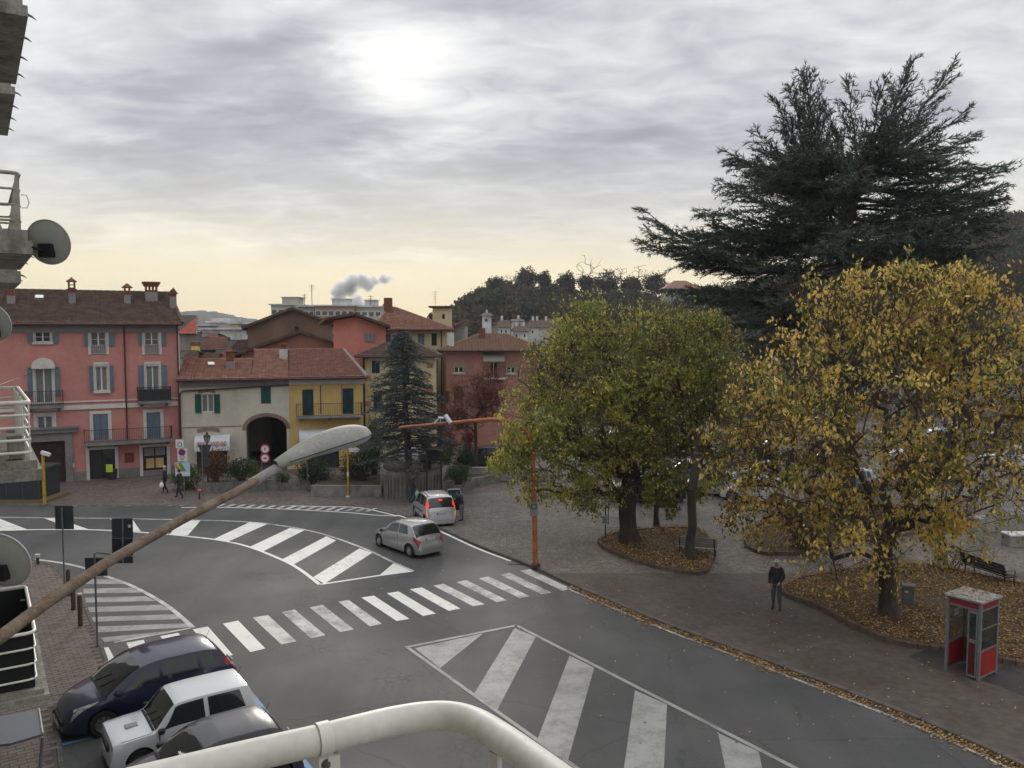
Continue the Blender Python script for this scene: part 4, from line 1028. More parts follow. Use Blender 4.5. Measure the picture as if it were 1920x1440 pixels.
p = on_roof(532, 672, (F2.W(uK, zr, eo), F2.W(uM, zr, eo)), Q3, F2)
m = MB(); m.box(p + Vector((0, 0, .2)), (.5, .5, 1.0)); ch = m.build('chimney', WHITEST, cream); m = MB(); m.box(p + Vector((0, 0, .85)), (.36, .36, .3), taper=.7); m.box(p + Vector((0, 0, 1.05)), (.5, .5, .12)); m.build('chimney_top', BRICKC, ch)
p = on_roof(396, 686, E2, Q2, F2)
m = MB(); m.box(p + Vector((0, 0, .12)), (.5, .5, .12), rotr); sk = m.build('skylight', FASCIA, cream); m = MB(); m.box(p + Vector((0, 0, .19)), (.42, .42, .02), rotr); m.build('pane', SKYL, sk)
# ------------------------------------------------------------ houses behind (each set at its own distance)
def block(name, label, Y, px0, px1, pyt, material, ang=0.0, depth=8, cat='house', wins=(), z0=-.05, shmat=None, group=None):
 """plain house body whose front runs from px0 to px1 at distance Y, eaves at row pyt"""
 a = V(px0, pyt, Y); 
 b0 = V(px1, pyt, Y)
 w = (b0.x - a.x); b = Vector((a.x + w, a.y + w * math.tan(ang), 0))
 if abs(ang) > 1e-6:   # keep the right edge on its sight line
  d = ray(px1, pyt); k_ = math.tan(ang); t_ = (a.y - k_ * a.x) / (d.y - k_ * d.x); q = EYE + d * t_; t_ = (a.y - EYE.y - k_ * (a.x - EYE.x)) / (d.y - k_ * d.x); q = EYE + d * t_; b = Vector((q.x, q.y, 0))
 F = Facade((a.x, a.y), (b.x, b.y)); z1 = a.z
 t = thing(name, label, cat, (float(((a + b) / 2).x), float(((a + b) / 2).y), 0), group=group)
 F.z1 = z1
 holes = [F.rect(*w_[:4]) for w_ in wins]
 wall(F, 0, F.L, z0, z1, holes, material, t); body(F, t, material, 0, F.L, z1, depth)
 for w_, h_ in zip(wins, holes):
  st = w_[4] if len(w_) > 4 else 'g'
  if st == 'c': window(F, t, h_, closed=True, smat=shmat or BLUESH)
  elif st == 'd': window(F, t, h_, frame=DARKI, glass=GLASS, leaves=1)
  elif st == 'r':
   w2 = window(F, t, h_); m = MB(); F.box(m, h_[0] + .02, h_[1] - .02, lerp(h_[2], h_[3], .45), h_[3] - .02, -.08, -.04); m.build('roller_shutter', mat('tan_roller', (.30, .24, .17), .7), w2)
   m = MB(); F.box(m, h_[0] - .1, h_[1] + .1, h_[2] - .12, h_[2], 0, .12); m.build('sill', TRIMW, w2)
  elif st == 'x': window(F, t, h_, closed=True, smat=mat('brown_shutter', (.10, .045, .035), .7))
  else: window(F, t, h_)
 return t, F
def hip(t, F, ridge_px, ridge_py, ridge_off, material, ov=.5, ridge2=None, pitch=.25, depth=8, zadd=.03):
 """hipped roof; ridge given by pixels of its two ends at an offset behind the front"""
 zE_ = F.z1 + zadd
 e0, e1 = F.W(-ov, zE_, ov), F.W(F.L + ov, zE_, ov); b0, b1 = F.W(-ov, zE_, -depth - ov), F.W(F.L + ov, zE_, -depth - ov)
 r0 = F.uz(*ridge_px, off=-ridge_off); r1 = F.uz(*ridge_py, off=-ridge_off); zr_ = (r0[1] + r1[1]) / 2
 R0_, R1_ = F.W(max(r0[0], -ov + .01), zr_, -ridge_off), F.W(min(r1[0], F.L + ov - .01), zr_, -ridge_off)
 tiles(t, e0, e1, R0_, R1_, material, pitch=pitch)
 m = MB(); m.face([e1, b1, R1_]); m.face([e0, R0_, b0]); m.face([b0, b1, R1_, R0_]); m.face([e0 - Vector((0, 0, .03)), e1 - Vector((0, 0, .03)), b1 - Vector((0, 0, .03)), b0 - Vector((0, 0, .03))]); m.build('roof', material, t)
 ridge_tiles(t, R0_, R1_, material) if (R1_ - R0_).length > .5 else None
 ridge_tiles(t, R1_, e1, material); ridge_tiles(t, R0_, e0, material)
 m = MB(); m.tube([e0 + F.n * .05 - Vector((0, 0, .05)), e1 + F.n * .05 - Vector((0, 0, .05))], .08, 6); m.build('gutter', PIPE, t)
yl, FY = block('yellow_house', 'yellow hipped house with painted red blocks behind the dark conifer', 62.5, 681, 815, 668, PALEY, R(4), 7,
               wins=((697, 676, 712, 700, 'c'), (752, 690, 768, 722, 'c'), (700, 735, 716, 765, 'c')), shmat=TEALSH)
hip(yl, FY, (722, 645), (782, 644), 4.0, TILED, ov=.5)
for k_ in range(7):
 for j, px in enumerate((684, 800)):
  a = FY.rect(px, 680 + k_ * 24, px + 12, 690 + k_ * 24); m = MB(); FY.box(m, a[0], a[1], a[2], a[3], 0, .03); m.build('painted_block', mat('painted_red', (.42, .17, .10), .9) if (k_ + j) % 2 else OCHRE, yl)
m = MB(); m.tube([FY.W(.05, FY.z1, .15), FY.W(.05, .2, .15)], .07, 8); m.build('downpipe', mat('black_pipe', (.02, .02, .02), .5), yl)
F_ = Facade(V(668, 700, 63.5), V(681, 700, 63.5))
sal = thing('salmon_house', 'plain salmon coloured tower house with dark sloping roof edge', 'house', tuple(Vector((V(670, 700, 67).x, 67, 0))))
P = [V(623, 601, 67), V(668, 594, 67), V(720, 614, 67)]
m = MB(); m.face([(P[0].x, 67.4, 0), (P[1].x, 67, 0), (P[1].x, 67, P[1].z), (P[0].x, 67.4, P[0].z)])
m.build('wall', SALMON, sal)
m = MB(); m.face([(P[1].x, 67, 0), (P[2].x, 67.9, 0), (P[2].x, 67.9, P[2].z), (P[1].x, 67, P[1].z)]); m.face([(P[2].x, 67.9, 0), (P[2].x - 1, 74, 0), (P[2].x - 1, 74, P[2].z - .3), (P[2].x, 67.9, P[2].z)]); m.face([(P[0].x, 67.4, 0), (P[0].x, 74, 0), (P[0].x, 74, P[0].z), (P[0].x, 67.4, P[0].z)])
m.face([(P[0].x, 74, 0), (P[2].x - 1, 74, 0), (P[2].x - 1, 74, P[2].z - .3), (P[1].x - 1, 74, P[1].z - .4), (P[0].x, 74, P[0].z)]); m.build('wall', SALMON, sal)
m = MB(); ov = .45
q = [Vector((P[0].x - .5, 66.6, P[0].z + .02)), Vector((P[1].x, 66.4, P[1].z + .12)), Vector((P[2].x + .5, 67.2, P[2].z - .05))]
for a, b in zip(q[:-1], q[1:]): m.prism([a, b, b + Vector((-2.4, 8, -.4)), a + Vector((-2.4, 8, -.4))], (0, 0, .22))
m.build('roof', TILED, sal)
Fs = Facade((P[1].x, 67), (P[2].x, 67.9)); r = Fs.rect(684, 624.5, 703, 640); window(Fs, sal, r, depth=-.03, frame=GREYST, glass=CURT, leaves=3)
cy_, FC = block('cream_hipped_house', 'tall pale cream house with red hipped roof behind the conifer', 73, 716, 836, 618, PALEY, R(3), 9,
    wins=((722, 626, 733, 641, 'c'), (744, 626, 760, 650, 'g'), (783, 625, 796, 650, 'c'), (809, 625, 819, 648, 'd'), (813, 675, 821, 699, 'c'), (815, 733, 822, 757, 'c'), (783, 676, 794, 700, 'c'), (783, 733, 794, 757, 'c')))
hip(cy_, FC, (728, 578), (742, 577.5), 5.0, TILER, ov=.7, depth=9)
m = MB(); p = V(728, 585, 77); m.box(p, (.7, .7, 2.6)); ch = m.build('chimney', BRICKC, cy_)
p = V(722, 584, 77); m = MB(); m.box(p, (.4, .4, 1.4)); m.build('chimney', WHITEST, cy_)
m = MB(); m.tube([FC.W(FC.L - .4, FC.z1, .12), FC.W(FC.L - .4, 1, .12)], .05, 6); m.build('downpipe', PIPE, cy_)
tw, FT = block('stair_tower', 'narrow pale tower with flat roof and one small arched window', 76, 811, 844, 577, PALEY, 0, 2.2, cat='tower', wins=((829, 589, 834, 598, 'd'),))
m = MB(); FT.box(m, -.35, FT.L + .1, FT.z1 + .01, FT.z1 + .16, -2.5, .3); m.build('flat_roof', TIMBER, tw)
m = MB(); p = V(816, 575, 76.5); m.tube([p, p + Vector((0, 0, 1.4))], .018, 5)
for k_ in range(4): m.box(p + Vector((0, 0, 1.35 - k_ * .22)), (.5 - k_ * .07, .02, .02))
m.build('aerial', IRON, tw)
sr, FR = block('salmon_hipped_house', 'dusty salmon house with brown hipped tile roof and tan roller shutters', 69, 836, 1010, 657, SALMON2, R(2), 9,
               wins=((851, 677, 869, 699, 'r'), (851, 725, 869, 750, 'x'), (918, 679, 933, 709, 'g'), (836.5, 733, 843, 757, 'x'), (905, 726, 922, 752, 'x'), (950, 677, 966, 700, 'r'), (856, 789, 868, 805, 'd')))
hip(sr, FR, (899, 627.5), (950, 627), 5.5, TILEO, ov=.6, depth=9)
rb = FR.rect(906, 706, 948, 714, .8); balcony(FR, sr, rb[0], rb[1], rb[3] - .1, .95, 1.1, slab=.12, slabm=WHITEST, gap=.14, bar=.01)
ra = FR.rect(906, 666, 946, 677, .5); m = MB(); m.prism([FR.W(ra[0], ra[3] + .2, .02), FR.W(ra[0], ra[2], 1.0), FR.W(ra[0], ra[2] - .04, 1.0), FR.W(ra[0], ra[3] + .14, .02)], FR.u * (ra[1] - ra[0])); m.build('awning', mat('grey_awning', (.17, .16, .14), .8), sr)
p = V(964, 622, 75)
m = MB(); p = V(904, 628, 73); m.box(p + Vector((0, 0, -.2)), (.55, .55, 1.6)); m.build('chimney', BRICKC, sr)
m = MB(); m.tube([FR.W(1.9, FR.z1 - .8, .1), FR.W(1.9, .5, .1)], .05, 6); m.build('downpipe', GREYST, sr)
m = MB(); p = V(845, 645, 70); m.box(p, (.55, .55, 1.9)); m.build('chimney', WHITEST, sr)
sh2, FS = block('grey_lean_to', 'small grey rendered building with red sloping roof right of the tower', 82, 846, 872, 612, GREYST, 0, 5)
a0, a1 = V(844, 615, 81.5), V(873, 601.5, 81.5); m = MB(); m.prism([a0, a1, a1 + Vector((0, 6, 0)), a0 + Vector((0, 6, 0))], (0, 0, .15)); m.build('roof', TILER, sh2)
m = MB(); m.face([V(846, 612, 82) + Vector((0, -.01, 0)), V(872, 612, 82) + Vector((0, -.01, 0)), V(872, 602.5, 82) + Vector((0, -.01, 0)), V(846, 614, 82) + Vector((0, -.01, 0))]); m.build('gable', GREYST, sh2)
def gable(name, label, Y, pts, material, depth, roofm, wins=(), ovh=.5):
 P = [V(px, py, Y) for px, py in pts]
 t = thing(name, label, 'house', (P[1].x, Y, 0))
 m = MB(); m.face([(P[0].x, Y, -.05), (P[2].x, Y, -.05), P[2], P[1], P[0]]); m.face([(P[0].x, Y, -.05), P[0], (P[0].x, Y + depth, P[0].z), (P[0].x, Y + depth, 0)]); m.face([(P[2].x, Y, -.05), P[2], P[2] + P[1] * (depth / Y) - Vector((0, 0, P[1].z * depth / Y)), (P[2].x + P[1].x * depth / Y, Y + depth, 0)]); m.build('wall', material, t)
 m = MB(); 
 dL = (P[0] - P[1]).normalized() * ovh; dR = (P[2] - P[1]).normalized() * ovh; f = Vector((0, -ovh, 0)); bk = Vector((P[1].x / Y * depth * 1.04, depth, -.3)); upv = (0, 0, .28)
 m.prism([P[1] + f, P[0] + dL + f, P[0] + dL + bk, P[1] + bk], upv); m.prism([P[1] + f + Vector((0, 0, .003)), P[2] + dR + f, P[2] + dR + bk, P[1] + bk + Vector((0, 0, .003))], upv); m.build('roof', roofm, t)
 F = Facade((P[0].x, Y), (P[2].x, Y))
 for w_ in wins: window(F, t, F.rect(*w_[:4]), depth=-.03, frame=DARKI, leaves=1)
 return t
gable('brown_gable_house', 'tall brown rendered gable rising behind the ochre house roof', 86, ((464, 614), (550, 580.5), (624, 608)), BROWNST, 14, TILED, wins=((553, 612, 560, 620),))
gable('orange_gable_house', 'lower orange brown gable with long left roof slope behind the ochre house', 76, ((452, 664), (565, 624), (650, 655)), ORANGER, 8, TILED)
rh = thing('red_roof_house', 'house with a bright red tiled roof just right of the pink house', 'house', (V(354, 620, 84).x, 84, 0))
a, b, c, d = V(332, 626, 80), V(368, 626, 80), V(368.5, 590, 86), V(332, 590, 86)
tiles(rh, a, b, d, c, mat('bright_red_tile', (.42, .10, .08), .8, (.33, .09, .07), scale=2, coord='World', fine=.2, bump=.3), pitch=.3, course=.5)
m = MB(); m.face([(a.x, 80.5, 0), (b.x, 80.5, 0), (b.x, 80.5, a.z), (a.x, 80.5, a.z)]); kx_ = lambda Y: (368 - 960) / FPX * Y; m.face([(kx_(80.5), 80.5, 0), (kx_(92), 92, 0), (kx_(92), 92, a.z), (kx_(86), 86, c.z - .1), (kx_(80.5), 80.5, a.z)]); m.build('wall', GREYST, rh)
def lowroof(name, label, Y, pxs, material, wallm, slope=4.0):
 (x0, yb, x1, yt) = pxs; a, b = V(x0, yb, Y), V(x1, yb, Y); c, d = V(x1, yt, Y + slope), V(x0, yt, Y + slope)
 t = thing(name, label, 'house', ((a.x + b.x) / 2, Y, 0)); tiles(t, a, b, d, c, material, pitch=.3, course=.5)
 m = MB(); m.face([(a.x + .2, Y + .4, 0), (b.x - .2, Y + .4, 0), (b.x - .2, Y + .4, a.z), (a.x + .2, Y + .4, a.z)]); kx_ = lambda Q: b.x / b.y * Q - .2; m.face([(kx_(Y + .4), Y + .4, 0), (kx_(Y + slope * 2), Y + slope * 2, 0), (kx_(Y + slope * 2), Y + slope * 2, a.z), (kx_(Y + slope), Y + slope, c.z - .1), (kx_(Y + .4), Y + .4, a.z)])
 m.face([(a.x + .2, Y + .4, 0), (a.x + .2, Y + slope * 2, 0), (a.x + .2, Y + slope * 2, a.z), (a.x + .2, Y + slope, c.z - .1), (a.x + .2, Y + .4, a.z)]); m.face([d, c, c + Vector((0, slope, c.z * 0 + a.z - c.z)), d + Vector((0, slope, a.z - c.z))]); m.build('wall', wallm, t)
 return t
lowroof('terraced_house', 'low house with muted brown red roof and a white skylight in the gap', 92, (371, 656, 428, 632), TILEM, GREYST)
lowroof('terraced_house', 'low house with dark red roof stepping up under the far flats', 96, (378, 634, 409, 624), TILEM, GREYST)
lowroof('terraced_house', 'low house with narrow brown roof left of the brown gable', 88, (425, 660, 470, 637), TILED, ORANGER)
lowroof('terraced_house', 'low dark roofed house nearest the pink house wall', 70, (338, 672, 372, 657), TILED, OCHRE, 2.5)
lowroof('terraced_house', 'low house with a black sagging roof behind the cream house ridge', 72, (366, 676, 412, 662), TILED, GREYST, 2.5)
lowroof('terraced_house', 'low orange house roof right behind the cream house chimney', 74, (404, 676, 436, 655), TILEM, ORANGER, 3)
m = MB(); p = V(367, 660, 76); m.box(p, (.6, .5, 1.2)); o_ = m.build('chimney_stack', mat('yellow_paint', (.55, .5, .14), .8)); m = MB(); m.box(p + Vector((0, 0, .75)), (.75, .6, .35)); m.build('chimney_top', BRICKC, o_)
tag(o_, 'short yellow painted chimney with dark brick cap beyond the cream house roof', 'chimney')
def slab_block(name, label, Y, x0, x1, yt, material, depth, rows, cols, wsz, y0=None, group=None, ang=0, glassm=GLASS, floors=3.0, balc=False):
 ta, Fa = block(name, label, Y, x0, x1, yt, material, ang, depth, cat='apartment block')
 for r_ in range(rows):
  for c_ in range(cols):
   u = lerp(0, Fa.L, (c_ + .5) / cols); z = Fa.z1 - 1.9 - r_ * floors
   m = MB(); Fa.box(m, u - wsz / 2, u + wsz / 2, z - .7, z + .7, .0, .06); w = m.build('window', WHITEP, ta)
   g = MB(); Fa.box(g, u - wsz / 2 + .12, u + wsz / 2 - .12, z - .58, z + .58, .061, .08); g.build('pane', glassm, w)
   if balc and c_ % 3 == 1:
    m = MB(); Fa.box(m, u - wsz, u + wsz, z - 1.3, z - .35, .3, 1.1); m.build('balcony', WHITEST, ta)
 m = MB(); Fa.box(m, -.6, Fa.L + .6, Fa.z1 + .01, Fa.z1 + .35, -depth - .6, .6); m.build('flat_roof', WHITEST, ta)
 return ta, Fa
t1, Fa = slab_block('apartment_block', 'pale apartment tower furthest left on the skyline with a roof hut', 235, 508, 558, 572, APT, 14, 5, 4, 1.6, balc=True)
m = MB(); Fa.box(m, 2.6, 7.0, Fa.z1 + .36, Fa.z1 + 2.2, -9, -2); Fa.box(m, 2.2, 7.4, Fa.z1 + 2.21, Fa.z1 + 2.4, -9.4, -1.6); m.build('roof_hut', APT, t1)
t2, Fb = slab_block('apartment_block', 'long brick apartment block on the skyline under the steam cloud', 222, 590, 664, 574, APTB, 12, 4, 6, 1.5)
m = MB(); Fb.box(m, 4.2, 8.6, Fb.z1 + .36, Fb.z1 + 1.9, -7, -2); Fb.box(m, 3.9, 8.9, Fb.z1 + 1.91, Fb.z1 + 2.1, -7.4, -1.6); m.build('roof_hut', WHITEST, t2)
t3, Fc = slab_block('apartment_block', 'greyish apartment block joined to the brick one with brown balconies', 224, 664.5, 728, 576, APT, 12, 4, 5, 1.5, balc=True)
m = MB(); Fc.box(m, 2.4, 5.4, Fc.z1 + .36, Fc.z1 + 1.9, -7, -2); Fc.box(m, 2.1, 5.7, Fc.z1 + 1.91, Fc.z1 + 2.1, -7.4, -1.6); m.build('roof_hut', WHITEST, t3)
t4, Fd = slab_block('apartment_block', 'narrow shaded side wing of the skyline blocks seen beside the gable', 228, 559, 589, 575, GREYST, 10, 4, 3, 1.3)
for k_, (px, hgt) in enumerate(((585, 5.5), (571, 3), (695, 2.6))):
 p = V(px, 572, 226); m = MB(); m.tube([p, p + Vector((0, 0, hgt))], .09, 5)
 for j in range(3): m.box(p + Vector((0, 0, hgt - .3 - j * .6)), (1.6 - j * .3, .08, .08))
 m.build('aerial', IRON, (t4, t4, t3)[k_])
t5, Fe = slab_block('apartment_block', 'white modern flats with a low curved roof against the blue hill', 190, 392, 431, 605, WHITEST, 10, 3, 4, 1.5)
m = MB(); Fe.box(m, .2, Fe.L - .1, Fe.z1 + .36, Fe.z1 + 1.0, -8, -1); m.build('roof_hut', WHITEST, t5)
t6, Ff = slab_block('apartment_block', 'cream modern flats with three rows of windows against the blue hill', 180, 431, 447, 607, PALEY, 9, 5, 2, 1.3)
t7, Fg = slab_block('apartment_block', 'dark fronted flats with white balconies just left of the brown gable', 182, 447.5, 466, 608, GREYST, 9, 5, 3, 1.3, balc=True)
t8, Fh = slab_block('apartment_block', 'low grey modern building behind the red roofed house', 186, 370, 392, 611, GREYST, 9, 3, 3, 1.3)
t9, Fi = slab_block('apartment_block', 'low white flat roofed block below the modern flats', 150, 380, 432, 618, WHITEST, 9, 2, 5, 1.2)
# ============================================================ TREES, SHRUBS, HILLS
BARKD = mat('dark_bark', (.040, .033, .028), .95, (.075, .062, .052), scale=6, coord='World', bump=.7, fine=.3, stretch=(1, 1, .3))
BARKR = mat('reddish_bark', (.075, .045, .032), .95, (.04, .03, .025), scale=5, coord='World', bump=.7, fine=.3)
TWIG = mat('twig_bark', (.085, .062, .048), .95)
YLEAF = [mat('leaf_yellow', (.82, .60, .17), .7, transl=.45), mat('leaf_gold', (.66, .46, .11), .7, transl=.45), mat('leaf_olive', (.30, .29, .07), .7, transl=.35),
         mat('leaf_brown', (.16, .10, .045), .8, transl=.3), mat('leaf_dark_olive', (.085, .095, .025), .75, transl=.3)]
GLEAF = [mat('leaf_green', (.27, .31, .08), .7, transl=.45), mat('leaf_dark_green', (.16, .20, .055), .7, transl=.45), mat('leaf_yellow_green', (.55, .48, .11), .7, transl=.45), mat('leaf_dull_brown', (.16, .12, .055), .8, transl=.3)]
NEED = [mat('needle_dark', (.05, .073, .060), .75), mat('needle_mid', (.085, .115, .092), .75), mat('needle_brown', (.10, .085, .065), .8)]
NEEDB = [mat('needle_bluish', (.085, .11, .105), .75), mat('needle_bluish_dark', (.05, .068, .064), .75), mat('needle_grey', (.13, .145, .14), .8)]
def edges_mesh(P0, P1, r0, r1, k=5):
 P0 = np.asarray(P0, float); P1 = np.asarray(P1, float); N = len(P0)
 d = P1 - P0; L = np.linalg.norm(d, axis=1, keepdims=True) + 1e-9; d = d / L
 ref = np.where(np.abs(d[:, 2:3]) < .9, np.array([[0, 0, 1.0]]), np.array([[1.0, 0, 0]]))
 u = np.cross(d, ref); u /= np.linalg.norm(u, axis=1, keepdims=True); w = np.cross(d, u)
 a = np.arange(k) * 2 * pi / k
 ring = u[:, None, :] * np.cos(a)[None, :, None] + w[:, None, :] * np.sin(a)[None, :, None]
 A = P0[:, None, :] + ring * np.asarray(r0)[:, None, None]; B = (P1 + d * np.minimum(L, .03))[:, None, :] + ring * np.asarray(r1)[:, None, None]
 v = np.concatenate([A, B], 1).reshape(-1, 3)
 i = np.arange(k); j = (i + 1) % k
 f = np.stack([i, j, j + k, i + k], 1)[None] + (np.arange(N) * 2 * k)[:, None, None]
 return v, f.reshape(-1, 4)
def join_np(parts):
 vs_, fs, off = [], [], 0
 for v, f in parts: vs_.append(v); fs.append(f + off); off += len(v)
 return np.concatenate(vs_), np.concatenate(fs)
def grow(rng, trunk, targets, pen=.22, step=.55, bow=.10, low=None):
 P = [np.array(p, float) for p in trunk]; par = [-1] + list(range(len(trunk) - 1)); pl = [0.0]
 for i in range(1, len(P)): pl.append(pl[-1] + np.linalg.norm(P[i] - P[i - 1]))
 start_ok = low if low is not None else 1
 A = np.zeros((60000, 3)); A[:len(P)] = P; PL = np.zeros(60000); PL[:len(P)] = pl; n = len(P); tips = []
 top = np.array(trunk[-1], float)
 order = np.argsort(np.linalg.norm(targets - top, axis=1))
 for ti in order:
  t = targets[ti]; D = np.linalg.norm(A[start_ok:n] - t, axis=1)
  cost = D + pen * PL[start_ok:n] + np.maximum(A[start_ok:n, 2] - t[2], 0) * .35
  j = int(np.argmin(cost)) + start_ok; d = D[j - start_ok]; m_ = max(1, int(math.ceil(d / step))); base = A[j].copy(); prev = j
  off = rng.normal(0, bow * d, 3) * .5; off[2] = abs(off[2]) + bow * d * .5
  for s_ in range(1, m_ + 1):
   f = s_ / m_; q = base + (t - base) * f + off * math.sin(pi * f) * (1 if m_ > 1 else 0)
   A[n] = q; PL[n] = PL[prev] + np.linalg.norm(q - A[prev]); par.append(prev); prev = n; n += 1
  tips.append(prev)
 return A[:n], np.array(par), tips
def radii(par, tips, rt, rtrunk, ex=2.3):
 n = len(par); acc_ = np.zeros(n)
 for t in tips: acc_[t] += rt ** ex
 for i in range(n - 1, 0, -1): acc_[par[i]] += acc_[i]
 r = acc_ ** (1 / ex); r = np.maximum(r, rt); k_ = rtrunk / r[0]
 return r * (1 + (k_ - 1) * (r / r[0]) ** .6)
def in_ell(rng, E, n):
 out = []; vol = np.array([e[1][0] * e[1][1] * e[1][2] for e in E]); vol = vol / vol.sum()
 for _ in range(n):
  e = E[rng.choice(len(E), p=vol)]; v = rng.normal(0, 1, 3); v /= np.linalg.norm(v); r = rng.uniform(.25, 1) ** .55
  out.append(np.array(e[0]) + v * np.array(e[1]) * r)
 return np.array(out)
def leafy_tree(name, label, base, lean_top, fork, E, ntarget, nleaf, leafsize, mats, probs, seed, rtrunk=.3, bark=BARKD, twigs=12, droop=.45, group=None, spread=.42, flare=1.5, cat='tree', twl=.7, aspect=.5, multi=1, bare=None):
 rng = np.random.default_rng(seed); base = Vector(base)
 t = thing(name, label, cat, tuple(base), group=group)
 trunk = [base.lerp(Vector(lean_top), i / fork) + Vector((rng.normal(0, .04), rng.normal(0, .04), 0)) * (i > 0) for i in range(fork + 1)]
 T = in_ell(rng, E, ntarget); A, par, tips = grow(rng, [tuple(p) for p in trunk], T, low=max(1, fork - 1))
 r = radii(par, tips, .009, rtrunk)
 r[0] *= flare
 idx = np.arange(1, len(A))
 thick = idx[r[idx] > .03]; thin = idx[r[idx] <= .03]
 parts = [edges_mesh(A[par[thick]], A[thick], np.minimum(r[par[thick]], r[thick] * 1.35 + (par[thick] == 0) * 9), r[thick], 7)]
 v, f = parts[0]; np_mesh('trunk', v, f, bark, parent=t, smooth=True)
 v, f = edges_mesh(A[par[thin]], A[thin], np.minimum(r[par[thin]], r[thin] * 1.4), r[thin], 4)
 tip = A[tips]; n_t = len(tip) * twigs
 src = np.repeat(tip, twigs, 0) + rng.normal(0, spread * .5, (n_t, 3)); d = rng.normal(0, 1, (n_t, 3)); d[:, 2] = d[:, 2] * .6 - droop * .8; d /= np.linalg.norm(d, axis=1, keepdims=True)
 L = rng.uniform(.3, 1, n_t)[:, None] * twl; end = src + d * L
 v2, f2 = edges_mesh(src, end, np.full(n_t, .006), np.full(n_t, .003), 3)
 V2, F2_ = join_np([(v, f), (v2, f2)]); np_mesh('branches', V2, F2_, TWIG, parent=t, kind='stuff')
 wgt = rng.gamma(.6, 1, len(tip))
 if bare is not None: wgt = wgt * bare(tip)
 pt = np.repeat(wgt, twigs); pt /= pt.sum(); k_ = rng.choice(n_t, nleaf, p=pt)
 P = src[k_] + (end - src)[k_] * rng.uniform(.1, 1.1, (nleaf, 1)) + rng.normal(0, .06, (nleaf, 3)); P[:, 2] -= leafsize * .5
 v, f = leaf_quads(P, leafsize, flat=1.5, rng=rng, aspect=aspect, down=droop)
 tone = rng.choice(len(mats), len(tip), p=probs); mi = tone[k_ // twigs]; sw = rng.random(nleaf) < .45; mi[sw] = rng.choice(len(mats), sw.sum(), p=probs)
 np_mesh('crown', v, f, mats, mi, parent=t)
 return t
def EL(px, py, Y, rx, ry, rz): p = V(px, py, Y); return ((p.x, p.y, p.z), (rx, ry, rz))
yb = G(1668, 1160, .15)
leafy_tree('hackberry_tree', 'broad yellow leaved autumn tree on the leaf bed beside the phone booth', yb, V(1655, 1030, yb.y), 4,
           [EL(1640, 760, 28, 5.0, 4.6, 4.3), EL(1850, 690, 28.5, 3.6, 3.6, 3.4), EL(1480, 830, 28, 2.6, 3, 2.6), EL(1770, 880, 27, 2.8, 2.8, 2.2), EL(1560, 960, 26.5, 2.2, 2.0, 1.5), EL(1420, 920, 28, 1.7, 1.6, 2.0), EL(1960, 820, 28, 2.5, 2.5, 3.0), EL(1700, 580, 28, 3.4, 3.2, 1.6), EL(1500, 1000, 27, 1.8, 1.6, 1.3), EL(1400, 800, 28.5, 1.4, 1.6, 1.8), EL(1600, 1020, 26.5, 2.2, 2, 1.0), EL(1380, 960, 28, 1.2, 1.2, 1.2), EL(1570, 1050, 27.5, 1.6, 1.4, .75), EL(1650, 550, 28.3, 3.4, 3, 1.2), EL(1860, 550, 28.5, 2.8, 2.5, 1.7), EL(1365, 880, 29, 1.4, 1.4, 2.0), EL(1640, 1060, 27, 1.5, 1.2, .8), EL(1790, 990, 27, 1.8, 1.6, .8)],
           1150, 30000, .17, YLEAF, [.38, .16, .28, .07, .11], 5, rtrunk=.30, bark=BARKD, twigs=17, droop=.6, spread=.4, aspect=.52, bare=lambda p: np.where((p[:, 0] < 10.6) & (p[:, 2] < 3.1), 0.0, 1.0))
g1 = G(1180, 1018, .15)
leafy_tree('green_tree', 'wide green tree with the thickest dark trunk on the small leaf bed', g1, V(1178, 900, g1.y), 4,
           [EL(1120, 740, 38.5, 4.4, 4.0, 3.6), EL(1020, 860, 38, 2.2, 2.4, 2.0), EL(1130, 630, 39, 3.2, 3.0, 1.6), EL(1180, 860, 37.5, 2.6, 2.4, 1.6), EL(975, 790, 38, 1.3, 1.5, 2.1), EL(1085, 900, 37, 2.2, 2.0, 1.4), EL(1005, 850, 34, 1.6, 1.4, 1.9), EL(1010, 910, 34, 1.2, 1.2, .9), EL(960, 860, 34.5, .8, 1.0, 1.5), EL(1045, 800, 36, 1.8, 1.8, 1.8), EL(985, 815, 34.0, 1.1, .7, 1.3), EL(1005, 850, 33.8, 1.1, .6, 1.8), EL(980, 795, 33.7, 1.0, .6, .9), EL(1180, 915, 37.3, 2.4, 1.6, .9), EL(1080, 930, 36.5, 1.6, 1.4, .8), EL(1265, 900, 36, 1.6, 1.2, 1.0), EL(1110, 610, 39, 2.6, 2.4, 1.8), EL(1150, 700, 38.5, 4.0, 4.0, 3.0)],
           900, 48000, .155, GLEAF, [.36, .18, .33, .13], 8, rtrunk=.40, twigs=15, droop=.55, bare=lambda p: np.where((p[:, 1] < 36.0) & (p[:, 2] < 8), 5.0, 1.0))
g2 = G(1296, 1052, .15)
leafy_tree('green_tree', 'smaller olive green tree with the forked thin trunk near the slatted bench', g2, V(1296, 920, g2.y), 4,
           [EL(1290, 690, 37, 2.6, 2.8, 2.8), EL(1320, 790, 36.5, 1.8, 2.2, 2.0), EL(1240, 800, 36, 1.8, 2.0, 1.8), EL(1270, 610, 38, 2.2, 2.2, 1.2), EL(1320, 650, 38, 1.6, 2.2, 1.8), EL(1345, 810, 37, 1.5, 1.6, 2.3)],
           420, 27000, .145, GLEAF, [.34, .20, .28, .18], 9, rtrunk=.19, twigs=14, droop=.5)
g3 = G(1231, 990, .1)
